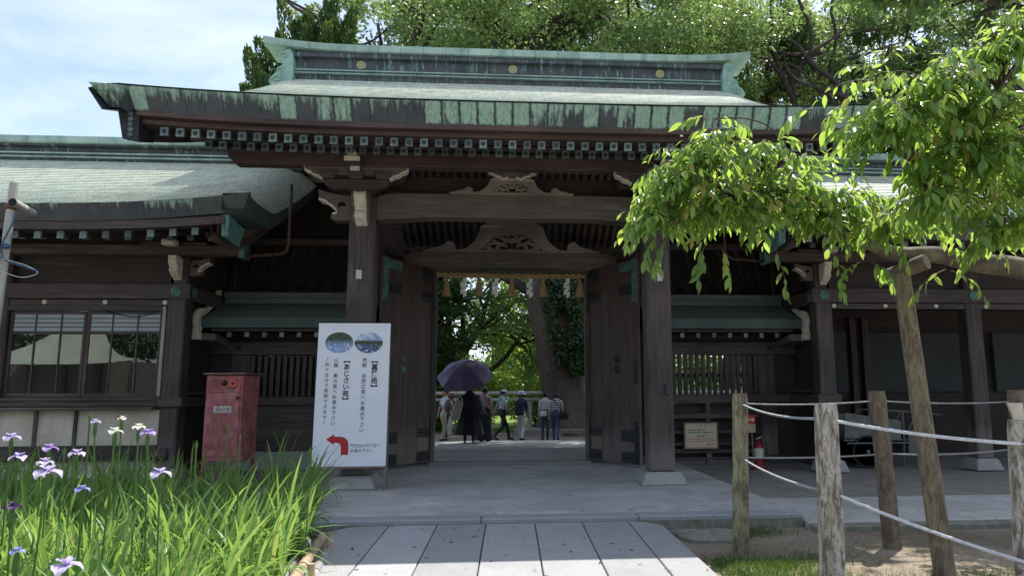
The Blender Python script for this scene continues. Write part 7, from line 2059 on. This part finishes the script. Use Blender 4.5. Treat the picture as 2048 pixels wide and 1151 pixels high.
# -- woman in white hat with a dark backpack
o, Mx, hc, put = person('person in white brimmed hat, navy top and white trousers walking away', (0.36, 24.9, 0.0), -0.35, 1.60, CL['navy'], CL['white'], CL['shoe'], 'stroll', 'half', 0.98, True, 0.2)
brim_hat(put, hc, CL['hat'], 0.19, 0.11)
bp_ = empty('backpack', (0.28, 24.75, 0.9), 'dark navy backpack worn by the person in the white hat', 'backpack')
BPM = Matrix.Translation((0.36, 24.9, 0.0)) @ Matrix.Rotation(-0.35, 4, 'Z')
for nm, bx_ in (('pack_body', (-0.15, -0.29, 0.84, 0.15, -0.12, 1.30)), ('pack_pocket', (-0.11, -0.345, 0.88, 0.11, -0.291, 1.06))):
    ms = MB().box(*bx_).mesh(nm, cloth('pack_cloth', (0.022, 0.025, 0.04)) if nm == 'pack_body' else bpy.data.materials['pack_cloth'], bevel=0.045 if nm == 'pack_body' else 0.02); ms.transform(BPM); link(bpy.data.objects.new(nm, ms), bp_)
for s in (-1, 1):
    ms = MB().tube(spline([(s * 0.09, -0.13, 1.27), (s * 0.10, -0.06, 1.37), (s * 0.10, 0.05, 1.37), (s * 0.10, 0.10, 1.24), (s * 0.13, 0.03, 0.98), (s * 0.11, -0.13, 0.90)], 4), 0.014, 6).mesh('strap', bpy.data.materials['pack_cloth']); ms.transform(BPM); link(bpy.data.objects.new('strap', ms), bp_)
# -- two women at the right
o, Mx, hc, put = person('person with black hair in white top and jeans, left of the striped one', (1.17, 24.95, 0.0), 0.1, 1.60, CL['white'], CL['denim'], CL['shoe'], 'stand', 'long', 1.0, True, 0.55)
wb = MB().box(0.98, 24.66, 0.80, 1.22, 24.76, 0.98).build('waist_bag', CL['hat'], bevel=0.03)
tag(wb, 'small white bag on the hip of the person in white top and jeans', 'bag')
o, Mx, hc, put = person('person with black hair in black and white striped shirt and wide jeans', (1.52, 24.7, 0.0), -0.25, 1.58, CL['stripe'], CL['denim'], CL['shoe'], 'stroll', 'half', 1.08, True, 0.45)
sb = empty('shoulder_bag', (1.75, 24.6, 0.7), 'black shoulder bag at the right hip of the person in stripes', 'bag')
MB().box(1.66, 24.50, 0.70, 1.93, 24.64, 0.92).build('bag_body', CL['black'], sb, bevel=0.03)
MB().tube(spline([(1.72, 24.55, 0.92), (1.55, 24.52, 1.2), (1.42, 24.60, 1.36), (1.45, 24.75, 1.36), (1.62, 24.82, 1.1), (1.85, 24.6, 0.92)], 4), 0.012, 6).build('strap', CL['black'], sb)

# ================================================================== the hall opposite, behind the viewer (mirrored in the window panes)
hall = empty('facing_hall', (-28, -23, 0), 'shrine pavilion with pale green curved roof mirrored in the left window panes', 'building')
rows = []
for i in range(13):
    t = i / 12; hw = 5.6 - 4.0 * t ** 0.7
    z = 3.55 + 2.3 * (0.30 * t + 0.70 * t * t)
    rows.append([(-28.6 + hw * q, -21 - 3.2 * t, z + 0.35 * abs(q) ** 3 * (1 - t)) for q in np.linspace(-1, 1, 13)])
MB().grid(rows).build('roof', ROOF, hall)
MB().box(-30.4, -24.8, 5.7, -26.8, -24.0, 6.2).build('ridge', RIDGEG, hall)
HALLW = simple('sunlit_timber_wall', (0.20, 0.185, 0.165), (0.13, 0.12, 0.105), 0.8, 3, (4, 4, .4))
MB().box(-33, -28, 0, -24.2, -23.4, 3.8).build('wall', HALLW, hall)
for k in range(5): MB().box(-33.2 + 2.15 * k, -23.3, 0, -32.95 + 2.15 * k, -23.05, 3.6).build('post', WZ, hall)
wl_ = empty('facing_wall', (-30, -31, 0), 'long low plaster wall behind the pavilion, mirrored dimly in the window glass', 'wall')
MB().box(-70, -31.4, 0, 10, -31.0, 3.4).build('wall_panel', HALLW, wl_)
MB().prism([(-32.0, 3.4), (-31.2, 4.0), (-30.4, 3.4)], 'X', -70, 10).build('wall_roof', RIDGED, wl_)
